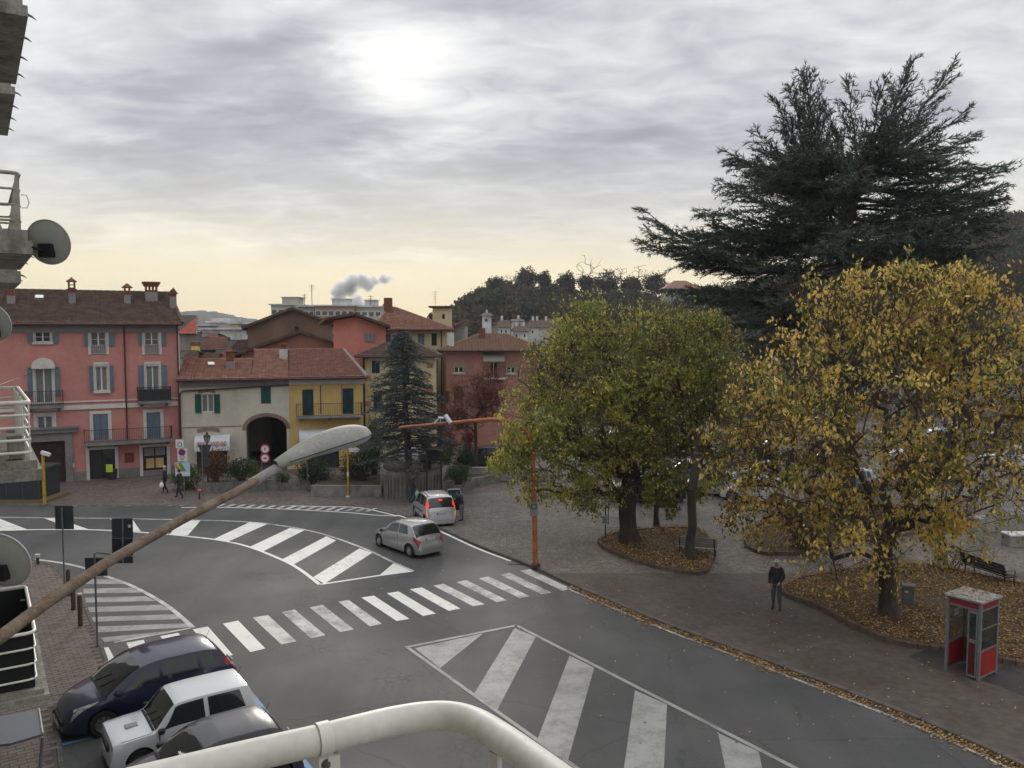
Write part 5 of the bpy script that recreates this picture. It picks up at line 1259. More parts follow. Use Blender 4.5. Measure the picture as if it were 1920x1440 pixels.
leafy_tree('green_tree', 'slim green tree with the thin trunk standing between the other two green trees', g3, V(1232, 900, g3.y), 4,
           [EL(1240, 740, 43, 2.8, 2.4, 2.8), EL(1190, 830, 42, 2.2, 2.0, 1.8)], 220, 17000, .155, GLEAF, [.40, .30, .14, .16], 10, rtrunk=.13, twigs=12)
def blades(P0, P1, n, L, W, rng, up=.15, spreadk=.9):
 """needle tufts along twigs P0-P1: thin triangles as quads"""
 N = len(P0); k_ = np.repeat(np.arange(N), n); f = rng.uniform(0, 1, (N * n, 1)); P = P0[k_] + (P1 - P0)[k_] * f
 d = (P1 - P0)[k_]; d /= (np.linalg.norm(d, axis=1, keepdims=True) + 1e-9)
 d = d + rng.normal(0, spreadk * .5, (N * n, 3)); d[:, 2] += up; d /= np.linalg.norm(d, axis=1, keepdims=True)
 w = np.cross(d, rng.normal(0, 1, (N * n, 3))); w /= (np.linalg.norm(w, axis=1, keepdims=True) + 1e-9)
 LL = L * rng.uniform(.6, 1.3, (N * n, 1))
 v = np.stack([P - w * W * .5, P + w * W * .5, P + d * LL + w * W * .1, P + d * LL - w * W * .1], 1).reshape(-1, 3)
 return v, np.arange(4 * N * n).reshape(-1, 4)
def conifer(name, label, limbs, trunk_pts, trunk_r, mats, probs, rng, sec_sp=.36, sec_k=.36, sec_min=.35, nb=7, bl=.26, bw=.05, droop=.12, twsp=.2, twl=.38, bark=BARKD, vsp=.20):
 t = thing(name, label, 'tree', tuple(trunk_pts[0]))
 m = MB(); m.tube(trunk_pts, trunk_r, 9); m.build('trunk', bark, t, smooth=True)
 E0_, E1_, r0_, r1_, T0, T1 = [], [], [], [], [], []
 for (a, b, sag, r_) in limbs:
  a = np.array(a, float); b = np.array(b, float); L = np.linalg.norm(b - a); d = (b - a) / L
  n_ = max(4, int(L / .5)); pts = []
  for i in range(n_ + 1):
   f = i / n_; q = a + (b - a) * f; q[2] -= sag * math.sin(pi * f); pts.append(q + rng.normal(0, .05, 3) * (0 < i < n_))
  pts = np.array(pts); E0_ += list(pts[:-1]); E1_ += list(pts[1:]); rr_ = np.linspace(r_, .015, n_ + 1); r0_ += list(rr_[:-1]); r1_ += list(rr_[1:])
  side = np.cross(d, [0, 0, 1.0]); side /= (np.linalg.norm(side) + 1e-6); ns = max(3, int(L / sec_sp)); nrm = np.cross(side, d)
  for k_ in range(ns * 2):
   f = .12 + .88 * (k_ + rng.random()) / (ns * 2); i = min(int(f * n_), n_ - 1); fr = f * n_ - i; p = pts[i] * (1 - fr) + pts[i + 1] * fr
   sl = (sec_k * L * (1 - f) ** .75 + sec_min) * rng.uniform(.55, 1.15); s_ = 1 if k_ % 2 else -1
   dd = d * rng.uniform(.5, 1.0) + side * s_ * rng.uniform(.3, 1.0) + nrm * rng.normal(.0, vsp); dd /= np.linalg.norm(dd)
   e = p + dd * sl; e[2] -= droop * sl * rng.uniform(0, 1.6)
   E0_.append(p); E1_.append(e); r0_.append(.02); r1_.append(.008)
   nt_ = max(2, int(sl / twsp)); 
   for j in range(nt_):
    g = (j + .6) / nt_; q = p + (e - p) * g; td = dd + np.cross(dd, nrm) * (1 if j % 2 else -1) * rng.uniform(.3, .9) + rng.normal(0, .18, 3); td /= np.linalg.norm(td)
    ee = q + td * twl * rng.uniform(.5, 1.2); ee[2] -= droop * .25; T0.append(q); T1.append(ee)
   T0.append(p + (e - p) * .3); T1.append(e)
  T0.append(pts[-3]); T1.append(pts[-1])
 v, f = edges_mesh(E0_, E1_, r0_, r1_, 4); np_mesh('branches', v, f, bark, parent=t, kind='stuff')
 v, f = blades(np.array(T0), np.array(T1), nb, bl, bw, rng); np_mesh('needles', v, f, mats, rng.choice(len(mats), len(f), p=probs), parent=t)
 return t, len(f)
rng = np.random.default_rng(21)
CY = 46.0
def cp(px, py, dy=0): p = V(px, py, CY + dy); return (p.x, p.y, p.z)
cb = Vector((V(1590, 700, CY).x, CY, .1))
axis_ = [cb, Vector(cp(1585, 700)), Vector(cp(1580, 560)), Vector(cp(1585, 430)), Vector(cp(1610, 330)), Vector(cp(1640, 250))]
def ax_at(py):
 pys = [960, 700, 560, 430, 330, 250]
 for i in range(5):
  if pys[i] >= py >= pys[i + 1]: return axis_[i].lerp(axis_[i + 1], (pys[i] - py) / (pys[i] - pys[i + 1]))
 return axis_[-1]
limbs = []
def limb(py, tip, dy=0, sag=.3, r_=.12, start=None):
 a = ax_at(py) if start is None else Vector(cp(*start)); limbs.append((tuple(a), cp(tip[0], tip[1], dy), sag, r_))
for args in ((540, (1505, 128), -1, .0, .16), (400, (1713, 112), 0, .0, .14), (380, (1787, 118), 1, .3, .13), (310, (1812, 206), -1, .4, .1), (360, (1700, 150), 1, .2, .1), (300, (1660, 150), -1, .0, .08), (330, (1590, 150), 1, .1, .09),
             (375, (1886, 306), 0, .9, .12), (410, (1880, 345), -2, .9, .11), (450, (1872, 398), 1, .8, .11), (340, (1828, 250), 2, .4, .1), (500, (1850, 460), -1, .5, .11),
             (370, (1360, 283), 0, .7, .1), (400, (1348, 335), -1, .8, .11), (470, (1292, 432), 1, .8, .11), (430, (1450, 185), 1, .1, .09), (450, (1420, 245), -1, .2, .1), (360, (1545, 190), 1, .1, .08), (470, (1310, 400), -1, .5, .1),
             (520, (1245, 430), -2, .8, .12), (540, (1250, 545), 1, .3, .11), (560, (1290, 560), -1, .3, .11), (590, (1330, 600), 1, .4, .11), (610, (1400, 655), 0, .4, .1)): limb(*args[:2], *args[2:])
limb(0, (1203, 393), -1, .7, .13, start=(1470, 515)); limb(0, (1196, 452), -2, .4, .08, start=(1380, 480)); limb(0, (1215, 430), 0, .4, .08, start=(1360, 478))
limb(0, (1508, 140), 0, 0, .1, start=(1535, 420)); limb(0, (1480, 160), 0, 0, .07, start=(1515, 300)); limb(0, (1540, 200), 0, 0, .07, start=(1512, 320)); limb(0, (1465, 230), 0, 0, .07, start=(1520, 330)); limb(0, (1560, 250), 0, 0, .07, start=(1520, 350))
for k_ in range(120):   # the body of the tree, limbs all round
 py = 310 + 39 * rng.integers(0, 12) + rng.normal(0, 5); py = min(py, 745); az = rng.uniform(0, 2 * pi); f = (py - 260) / 480; Lm = 2.6 + 5.4 * math.sin(pi * min(f * .95 + .12, 1.0)) ** .8
 if cos(az) < 0: Lm *= 1.12
 a = ax_at(py); b = a + Vector((cos(az) * Lm, sin(az) * Lm * .8, Lm * rng.uniform(-.10, .20) * (1.2 - f))); limbs.append((tuple(a), tuple(b), .3, .09))
_, ncone = conifer('cedar_tree', 'huge dark spreading cedar towering over the yellow tree', limbs, axis_ , [.62, .5, .45, .36, .26, .14], NEED, [.52, .34, .14], rng)
rng = np.random.default_rng(5)
sb = V(768, 888, 48.6); st_ = V(752, 616, 48.9); limbs = []
for k_ in range(150):
 f = (k_ + rng.random()) / 150; f2 = f ** .9; a = sb.lerp(st_, .12 + .86 * f2); Lm = (3.15 * (1 - f2) ** .70 + .15) * rng.uniform(.7, 1.12); az = k_ * 2.4 + rng.normal(0, .3)
 b = a + Vector((cos(az) * Lm, sin(az) * Lm, Lm * rng.uniform(-.22, .06) - .12)); limbs.append((tuple(a), tuple(b), -.12, .035))
conifer('blue_spruce_tree', 'dark bluish conifer in the curved concrete planter before the yellow house', limbs, [sb - Vector((0, 0, .4)), sb.lerp(st_, .3), sb.lerp(st_, .6), st_], [.24, .18, .11, .02], NEEDB, [.45, .40, .15], rng, sec_sp=.30, sec_k=.30, sec_min=.22, nb=5, bl=.17, bw=.04, twsp=.22, twl=.26)
REDL = [mat('leaf_dark_red', (.13, .035, .03), .8, transl=.3), mat('leaf_red_brown', (.20, .07, .05), .8, transl=.3)]
rb_ = G(893, 880, .0); rb_ = V(893, 830, 56); rb_.z = 0
leafy_tree('maple_tree', 'sparse dark red tree in front of the dusty salmon house', rb_, V(890, 790, 56), 4, [EL(880, 750, 56, 1.9, 1.6, 1.9), EL(915, 745, 56, 1.3, 1.4, 1.9), EL(855, 790, 56, 1.2, 1.2, .9)], 150, 6500, .13, REDL, [.6, .4], 31, rtrunk=.12, bark=BARKR, twigs=10, droop=.2)
def bush(name, label, c, r, n, size, mats, seed, cat='shrub', group=None, flat=1.5, twiggy=True, down=0.1, aspect=.5):
 rng = np.random.default_rng(seed); t = thing(name, label, cat, (c[0], c[1], c[2] - r[2] * .9), group=group)
 nl = max(5, n // 70); lob = rng.normal(0, 1, (nl, 3)); lob /= np.linalg.norm(lob, axis=1, keepdims=True); lob *= rng.uniform(.45, .92, (nl, 1)); lob = lob * np.array(r) * .85 + np.array(c)
 k_ = rng.integers(0, nl, n); P = lob[k_] + rng.normal(0, .2, (n, 3)) * np.array(r); 
 P = P[P[:, 2] > c[2] - r[2]]
 v, f = leaf_quads(P, size, flat=flat, rng=rng, down=down, aspect=aspect); np_mesh('foliage', v, f, mats, rng.integers(0, len(mats), len(P)), parent=t)
 b = np.array([c[0], c[1], c[2] - r[2]]); e0 = np.repeat(b[None], nl, 0) + rng.normal(0, .1, (nl, 3)) * [1, 1, 0]
 v, f = edges_mesh(e0, lob, np.full(nl, .025), np.full(nl, .01), 4); np_mesh('stems', v, f, TWIG, parent=t, kind='stuff')
 return t
HG = [mat('shrub_dark', (.022, .035, .018), .8, transl=.2), mat('shrub_green', (.045, .07, .028), .8, transl=.2)]
HB = [mat('shrub_rust', (.17, .085, .035), .85, transl=.2), mat('shrub_brown', (.09, .045, .025), .85, transl=.2)]
HL = [mat('shrub_light', (.10, .13, .04), .8, transl=.25), MATS['shrub_green']]
def bpx(name, label, px, pyb, wpx, hpx, mats, seed, n=900, size=.12, Y=None, z0=0.0, **kw):
 g = G(px, pyb, z0) if Y is None else V(px, pyb, Y); s = g.y / FPX
 return bush(name, label, (g.x, g.y, g.z + hpx * s * .5), (wpx * s * .5, max(.5, wpx * s * .4), hpx * s * .5), n, size, mats, seed, **kw)
bpx('grass_clump', 'spiky green plants at the left end of the low planter by the two walkers', 350, 918, 62, 52, HL, 1, n=1500, size=.22, down=.0, aspect=.2)
bpx('rusty_shrub', 'rust brown bush under the shop awning of the cream house', 404, 905, 72, 66, HB, 2, n=2200, Y=50.5)
bpx('dark_shrub', 'dark green rounded bush between the rust brown bush and the carriage arch', 452, 903, 66, 48, HG, 3, n=2000, Y=50.5)
bpx('light_shrub', 'light green leafy plant right of the dark bush before the arch', 478, 902, 34, 42, HL, 4, n=500, Y=49.8)
bpx('hedge', 'tall dark hedge behind the street lamp head, left half', 590, 912, 74, 62, HG, 5, n=3000, Y=51)
bpx('hedge', 'tall dark hedge just left of the curved planter, right half', 672, 914, 78, 84, HG, 6, n=3600, Y=51)
bpx('low_shrub', 'low yellow green shrub in front of the dark hedge', 533, 905, 48, 26, HL, 7, n=700, Y=49.5)
bpx('cypress_tree', 'narrow dark cypress shaped bush left of the conifer trunk', 702, 900, 36, 128, HG, 8, n=3000, Y=53, cat='tree')
bpx('rusty_shrub', 'orange brown bush showing right of the street lamp head tip', 678, 852, 30, 50, HB, 9, n=900, Y=54)
bpx('round_shrub', 'round dark green clipped bush on the planter right of the notice board', 873, 882, 46, 46, HG, 10, n=2200, Y=49.5)
bpx('dome_shrub', 'low olive dome of clipped box in the planter behind the parked silver car', 858, 908, 56, 40, [mat('box_olive', (.06, .065, .035), .85, transl=.1), HG[1]], 11, n=3200, size=.09, Y=47.2)
bpx('light_shrub', 'yellow green shrub behind the notice board', 836, 872, 34, 36, HL, 12, n=900, Y=50.5)
bpx('red_shrub', 'dark red bush beyond the notice board below the orange arm', 838, 850, 40, 50, REDL, 13, n=1300, Y=54)
bpx('red_shrub', 'tall thin dark red bush between the two lawns behind the planter', 878, 858, 32, 56, REDL, 14, n=1100, Y=57)
bpx('dark_shrub', 'small black green bush at the foot of the conifer trunk', 800, 880, 34, 34, HG, 15, n=900, Y=49.5)
bpx('red_shrub', 'thin red brown bush at the foot of the lamp post by the long bench', 1782, 1076, 90, 58, [mat('shrub_redbrown', (.10, .045, .03), .85, transl=.2), HB[1]], 16, n=700, size=.08, z0=.15)
bpx('bare_shrub', 'brown bare bush behind the man in the white cap', 1500, 1030, 120, 95, [HB[1], mat('shrub_umber', (.06, .04, .022), .9, transl=.2)], 17, n=2600, size=.11, z0=.2)
bpx('bare_shrub', 'brown shrub in the shade between the trunk and the far bed', 1590, 1012, 110, 100, [HB[1], MATS['shrub_umber'], YLEAF[3]], 18, n=2400, size=.11, z0=.2)
# ---- hills
FOR = [mat('forest_dark', (.032, .038, .020), .9, transl=.1), mat('forest_brown', (.075, .052, .030), .9, transl=.1), mat('forest_olive', (.055, .055, .028), .9, transl=.1)]
HILLM = mat('hill_ground', (.04, .04, .025), .95, (.07, .055, .035), scale=.05, coord='World')
prof = [(700, 608), (845, 600), (880, 580), (930, 560), (970, 556), (1100, 566), (1250, 572), (1400, 556), (1600, 500), (1780, 455), (1880, 432), (2000, 425), (2300, 460)]
def ridge(px): 
 for a, b in zip(prof[:-1], prof[1:]):
  if a[0] <= px <= b[0]: return lerp(a[1], b[1], (px - a[0]) / (b[0] - a[0]))
 return prof[-1][1]
HY0, HY1 = 150, 290
def hill_pt(px, f):
 Y = lerp(HY0, HY1, f); x = (px - 960) / FPX * Y; zr_ = V(px, ridge(px), HY1).z
 return Vector((x, Y, max(-.5, zr_ * (f ** .8)) if f <= 1 else zr_))
m = MB(); nx, ny = 60, 12
vs_ = [hill_pt(lerp(700, 2300, i / nx), j / ny) for j in range(ny + 1) for i in range(nx + 1)]
vs_ += [Vector((v_.x * 1.5, HY1 * 1.5, v_.z * .6)) for v_ in vs_[-(nx + 1):]]
m.mesh(vs_, [(j * (nx + 1) + i, j * (nx + 1) + i + 1, (j + 1) * (nx + 1) + i + 1, (j + 1) * (nx + 1) + i) for j in range(ny + 1) for i in range(nx)])
m.build('hill', HILLM, smooth=True, kind='structure')
rng = np.random.default_rng(77)
Ps, mi = [], []
for _ in range(760):
 px = rng.uniform(815, 2050); f = rng.uniform(.12, 1.0) ** .8; c = hill_pt(px, f); r_ = rng.uniform(2.4, 4.6); n_ = 300
 if 895 < px < 1010 and f < .45: continue
 u = rng.normal(0, 1, (n_, 3)); u /= np.linalg.norm(u, axis=1, keepdims=True); u[:, 2] = np.abs(u[:, 2]) * 1.1 - .15
 Ps.append(np.array(c) + u * r_ * rng.uniform(.55, 1.05, (n_, 1)) + [0, 0, r_ * .45]); mi.append(np.full(n_, rng.choice(3, p=[.42, .33, .25])))
Ps = np.concatenate(Ps); mi = np.concatenate(mi)
v, f = leaf_quads(Ps, .85, flat=1.5, rng=rng, aspect=.8)
tag(np_mesh('hill_forest', v, f, FOR, mi, kind='stuff'), 'dark autumn wood covering the hill behind the town', 'wood')
rt_ = [(868, 590, 30, 38), (905, 573, 44, 42), (932, 562, 54, 52), (990, 552, 46, 62), (1020, 555, 26, 56), (1062, 560, 44, 58), (1036, 562, 24, 36), (1098, 560, 36, 55), (1138, 560, 62, 62), (1186, 563, 40, 54), (1227, 563, 50, 60), (1880, 440, 60, 50), (1925, 436, 70, 52), (1820, 455, 60, 45)]
for k_, (px, pyb, w, hgt) in enumerate(rt_):
 c = V(px, pyb, 286); s = 286 / FPX; R_ = w * s / 2; H_ = hgt * s * .8
 lab = ['leftmost low tree on the slope end of the wooded hill', 'rounded tree second from the left on the hill slope', 'big rounded tree where the hill slope reaches the ridge', 'tall gappy tree with sky showing through on the ridge', 'slim tree right beside the tall gappy ridge tree',
           'gappy tree in the middle of the ridge line', 'small low tree between two taller ones in mid ridge', 'thin crowned tree just left of the broadest ridge tree', 'broadest solid tree on the ridge above the green trees', 'narrow ridge tree left of the villa group', 'wide tree on the ridge nearest the cedar branch tip',
           'dark hill tree right of the cedar low in the sky', 'dark hill tree at the right edge of the photo', 'dark hill tree half hidden by the cedar right side'][k_]
 bush('ridge_tree', lab, (c.x, c.y, c.z + H_ * .62), (R_, R_, H_ * .42), int(1500 + R_ * 160), .62, FOR[:2] if k_ % 3 else FOR[1:], 300 + k_, cat='tree', group='trees along the hill ridge', aspect=.8)
for k_, (px, pyb, hgt) in enumerate(((1100, 540, 62), (1165, 540, 40), (1130, 545, 35), (957, 545, 30), (1200, 540, 42))):   # bare trees
 c = V(px, pyb, 288); s = 288 / FPX; H_ = hgt * s; r2 = np.random.default_rng(60 + k_)
 T = np.array([(c.x + r2.normal(0, H_ * .22), c.y + r2.normal(0, H_ * .2), c.z + H_ * r2.uniform(.35, 1)) for _ in range(46)])
 A, par, tips = grow(r2, [(c.x, c.y, c.z - 3), (c.x, c.y, c.z), (c.x, c.y, c.z + H_ * .25)], T, step=1.5); r = radii(par, tips, .035, .25); idx = np.arange(1, len(A))
 v, f = edges_mesh(A[par[idx]], A[idx], np.minimum(r[par[idx]], r[idx] * 1.4), r[idx], 4)
 t = thing('bare_tree', ['tallest bare tree with fanned twigs against the yellow sky', 'bare tree behind the broadest ridge tree', 'small bare tree between two leafy ridge trees', 'faint bare tree left of the gappy ridge tree', 'bare twiggy tree above the right part of the ridge'][k_], 'tree', (c.x, c.y, c.z - 3), group='bare trees on the ridge'); np_mesh('branches', v, f, TWIG, parent=t)
def farhill(name, Y, prof_, col, seed):
 rng = np.random.default_rng(seed); xs = np.arange(prof_[0][0], prof_[-1][0], 3.0); px_ = np.array([p[0] for p in prof_]); py_ = np.array([p[1] for p in prof_])
 top = np.interp(xs, px_, py_); bump = np.zeros(len(xs))
 for k_ in range(5): bump += np.interp(np.arange(len(xs)), np.arange(0, len(xs) + 4, 4 - min(k_, 3)), rng.normal(0, 1, len(np.arange(0, len(xs) + 4, 4 - min(k_, 3))))) * (1.3 / (k_ + 1))
 vs_ = []
 for dY, fz in ((-350, -.2), (-230, .45), (-120, .75), (0, 1.0), (300, .6)):
  for i, x in enumerate(xs):
   p = V(x, top[i], Y); b_ = (bump[i] if fz == 1 else rng.normal(0, .6)) * Y / FPX; z = (p.z + b_) * fz if fz > 0 else -.05; vs_.append(((x - 960) / FPX * (Y + dY) , Y + dY + rng.normal(0, 12), z))
 n_ = len(xs); m = MB(); m.mesh(vs_, [(j * n_ + i, j * n_ + i + 1, (j + 1) * n_ + i + 1, (j + 1) * n_ + i) for j in range(4) for i in range(n_ - 1)]); m.build(name, col, kind='structure')
farhill('far_hill', 1300, [(-900, 600), (200, 596), (330, 590), (350, 583), (385, 582), (420, 590), (450, 594), (500, 602), (620, 606), (900, 604), (1400, 600), (3200, 600)], mat('far_forest', (.035, .045, .03), 1.0, (.06, .055, .04), scale=.04, coord='World'), 3)
# ---- houses on the hillside
WH = [('hillside_house', 'old white house with steep gable, nearest of the hillside cluster', 150, 934, 956, 613, WHITEST, ((945, 640), 600)),
      ('hillside_house', 'white rendered hillside house standing behind the gabled one, higher up', 168, 959, 981, 602, WHITEST, ((970, 640), 598)),
      ('hillside_house', 'white hillside house with sagging brown roof right of the gabled one', 155, 962, 991, 621, WHITEST, ((978, 640), 611)),
      ('hillside_house', 'small pale hillside house in front of the dark wood left of the cluster', 190, 904, 920, 592, WHITEST, ((912, 640), 587)),
      ('hillside_house', 'long brown roofed hillside house with several white chimneys', 165, 992, 1045, 614, WHITEST, ((1018, 640), 600))]
for nm, lab, Y, x0, x1, yt, mm, ap in WH:
 t, F = block(nm, lab, Y, x0, x1, yt, mm, 0, 7, wins=(((x0 + 5), yt + 6, (x0 + 8), yt + 11, 'd'), ((x1 - 9), yt + 6, (x1 - 6), yt + 11, 'd')))
 zt = V(ap[0][0], ap[1], Y + 3).z; m = MB(); e0, e1 = F.W(-.5, F.z1, .5), F.W(F.L + .5, F.z1, .5); r0, r1 = F.W(.2, zt, -3), F.W(F.L - .2, zt, -3); b0, b1 = F.W(-.5, F.z1, -7.5), F.W(F.L + .5, F.z1, -7.5)
 m.face([e0, e1, r1, r0]); m.face([b1, b0, r0, r1]); m.face([e0, r0, b0]); m.face([e1, b1, r1]); m.build('roof', TILED, t)
 for u in ((.3,), (.6,), (.2, .7), (.5,), (.15, .3, .62))[[w_[1] for w_ in WH].index(lab)]: m = MB(); m.box(F.W(F.L * u, zt + .1, -3), (.45, .45, 1.3)); m.build('chimney', WHITEST, t)
vl, FV = block('villa', 'villa with an orange red hipped roof on the ridge beside the cedar branches', 235, 1250, 1312, 541, GREYST, 0, 9, cat='villa', z0=8, wins=((1258, 550, 1262, 558, 'd'), (1276, 549, 1281, 559, 'd'), (1296, 549, 1301, 559, 'd')))
m = MB(); e0, e1 = FV.W(-.8, FV.z1, .8), FV.W(FV.L + .8, FV.z1, .8); zt = V(1280, 526, 239).z; r0, r1 = FV.W(3, zt, -4.5), FV.W(FV.L - 3, zt, -4.5); b0, b1 = FV.W(-.8, FV.z1, -10), FV.W(FV.L + .8, FV.z1, -10)
m.face([e0, e1, r1, r0]); m.face([b1, b0, r0, r1]); m.face([e0, r0, b0]); m.face([e1, b1, r1]); m.build('roof', TILER, vl)
# ---- steam cloud over the flats
SY = 900
def steam():
 m = bpy.data.materials.new('steam'); m.use_nodes = True; t = m.node_tree; t.nodes.clear(); q = NT(t)
 P = q.n('ShaderNodeNewGeometry').outputs['Position']
 nz = q.n('ShaderNodeTexNoise', i_Vector=P, i_Scale=.12, i_Detail=5.0, i_Roughness=.6).outputs[1]
 PP = q.vmath('ADD', P, q.vmath('MULTIPLY', q.vmath('SUBTRACT', nz, (.5, .5, .5)).outputs[0], (18, 18, 18)).outputs[0]).outputs[0]
 acc_ = None
 for px, py, r_ in ((634, 560, 15), (636, 545, 19), (655, 540, 19), (662, 528, 17), (680, 526, 16), (690, 536, 14), (703, 528, 11), (720, 522, 13), (732, 525, 8), (742, 523, 5), (668, 565, 16), (680, 574, 16)):
  c = V(px, py, SY); d = q.vmath('DISTANCE', PP, tuple(c)).outputs['Value']; rr_ = r_ * SY / FPX
  g = q.math('SUBTRACT', 1.0, q.math('DIVIDE', d, rr_)); g = q.math('MULTIPLY', g, .55) if (py > 562 and px > 660) else g
  acc_ = g if acc_ is None else q.math('MAXIMUM', acc_, g)
 den_ = q.math('MULTIPLY', q.ramp(acc_, [(0.0, 0.0), (0.40, 1.0)]), .26)
 vol = q.n('ShaderNodeVolumePrincipled', i_Color=(.93, .95, 1.0, 1), i_Density=den_, i_Anisotropy=.55)
 o = q.n('ShaderNodeOutputMaterial', i_Volume=vol.outputs[0]); return m
a, b = V(605, 595, SY), V(755, 500, SY); m = MB(); m.box(((a.x + b.x) / 2, SY, (a.z + b.z) / 2), (b.x - a.x, 34, b.z - a.z))
tag(m.build('steam_cloud', steam(), kind='stuff'), 'white steam cloud rising behind the apartment blocks', 'steam cloud')
# ============================================================ CARS
TYRE = mat('tyre_rubber', (.018, .018, .018), .85)
RIM = mat('alloy_rim', (.42, .42, .43), .35, metal=.8)
STEELR = mat('steel_rim', (.20, .20, .21), .5, metal=.5)
CGLASS = mat('car_glass', (.012, .015, .016), .06, spec=.75)
CGLASSB = mat('car_glass_blueish', (.05, .075, .09), .08, spec=.75)
BLACKP = mat('black_plastic', (.018, .018, .02), .6)
TAIL = mat('tail_lamp_red', (.30, .01, .015), .25, spec=.6)
TAILON = mat('tail_lamp_lit', (.6, .02, .02), .3, emit=((1, .04, .03), .9))
INDON = mat('indicator_lit', (.8, .3, .05), .3, emit=((1, .32, .03), .9))
HEADL = mat('head_lamp', (.42, .43, .40), .12, spec=.8, c2=(.16, .17, .17), scale=9)
PLATE = mat('number_plate', (.55, .55, .55), .5)
PLATEB = mat('plate_blue', (.02, .06, .35), .5)
def carpaint(name, c, metal=.0, rough=.28): return mat(name, c, rough, coat=.6, metal=metal, spec=.5, c2=tuple(x * .93 for x in c), scale=1.0)
P_BLUE = carpaint('paint_dark_blue', (.010, .014, .045), .2); P_WHITE = carpaint('paint_white', (.62, .64, .66)); P_GREY = carpaint('paint_dark_grey', (.05, .05, .058), .5)
P_SILV = carpaint('paint_silver', (.33, .33, .33), .55, .33); P_SILW = carpaint('paint_light_silver', (.46, .47, .48), .45, .33); P_BLK = carpaint('paint_black', (.012, .013, .018), .2); P_RED = carpaint('paint_red', (.25, .02, .02)); P_MBLUE = carpaint('paint_mid_blue', (.02, .07, .25), .2)
def interp(pts, x):
 if x <= pts[0][0]: return pts[0][1]
 for a, b in zip(pts[:-1], pts[1:]):
  if x <= b[0]: return a[1] + (b[1] - a[1]) * (x - a[0]) / (b[0] - a[0])
 return pts[-1][1]
def smooth_pts(pts, n=6):
 out = []
 for i in range(len(pts) - 1):
  p0, p1, p2, p3 = pts[max(i - 1, 0)], pts[i], pts[i + 1], pts[min(i + 2, len(pts) - 1)]
  m1 = (p2[1] - p0[1]) / max(p2[0] - p0[0], 1e-6); m2 = (p3[1] - p1[1]) / max(p3[0] - p1[0], 1e-6); h_ = p2[0] - p1[0]; s0 = (p2[1] - p1[1]) / h_
  lim = 3 * abs(s0); m1 = max(-lim, min(lim, m1)); m2 = max(-lim, min(lim, m2))
  for k_ in range(n):
   t = k_ / n; out.append((p1[0] + h_ * t, p1[1] * (2 * t ** 3 - 3 * t ** 2 + 1) + h_ * m1 * (t ** 3 - 2 * t ** 2 + t) + p2[1] * (-2 * t ** 3 + 3 * t ** 2) + h_ * m2 * (t ** 3 - t ** 2)))
 out.append(pts[-1]); return out
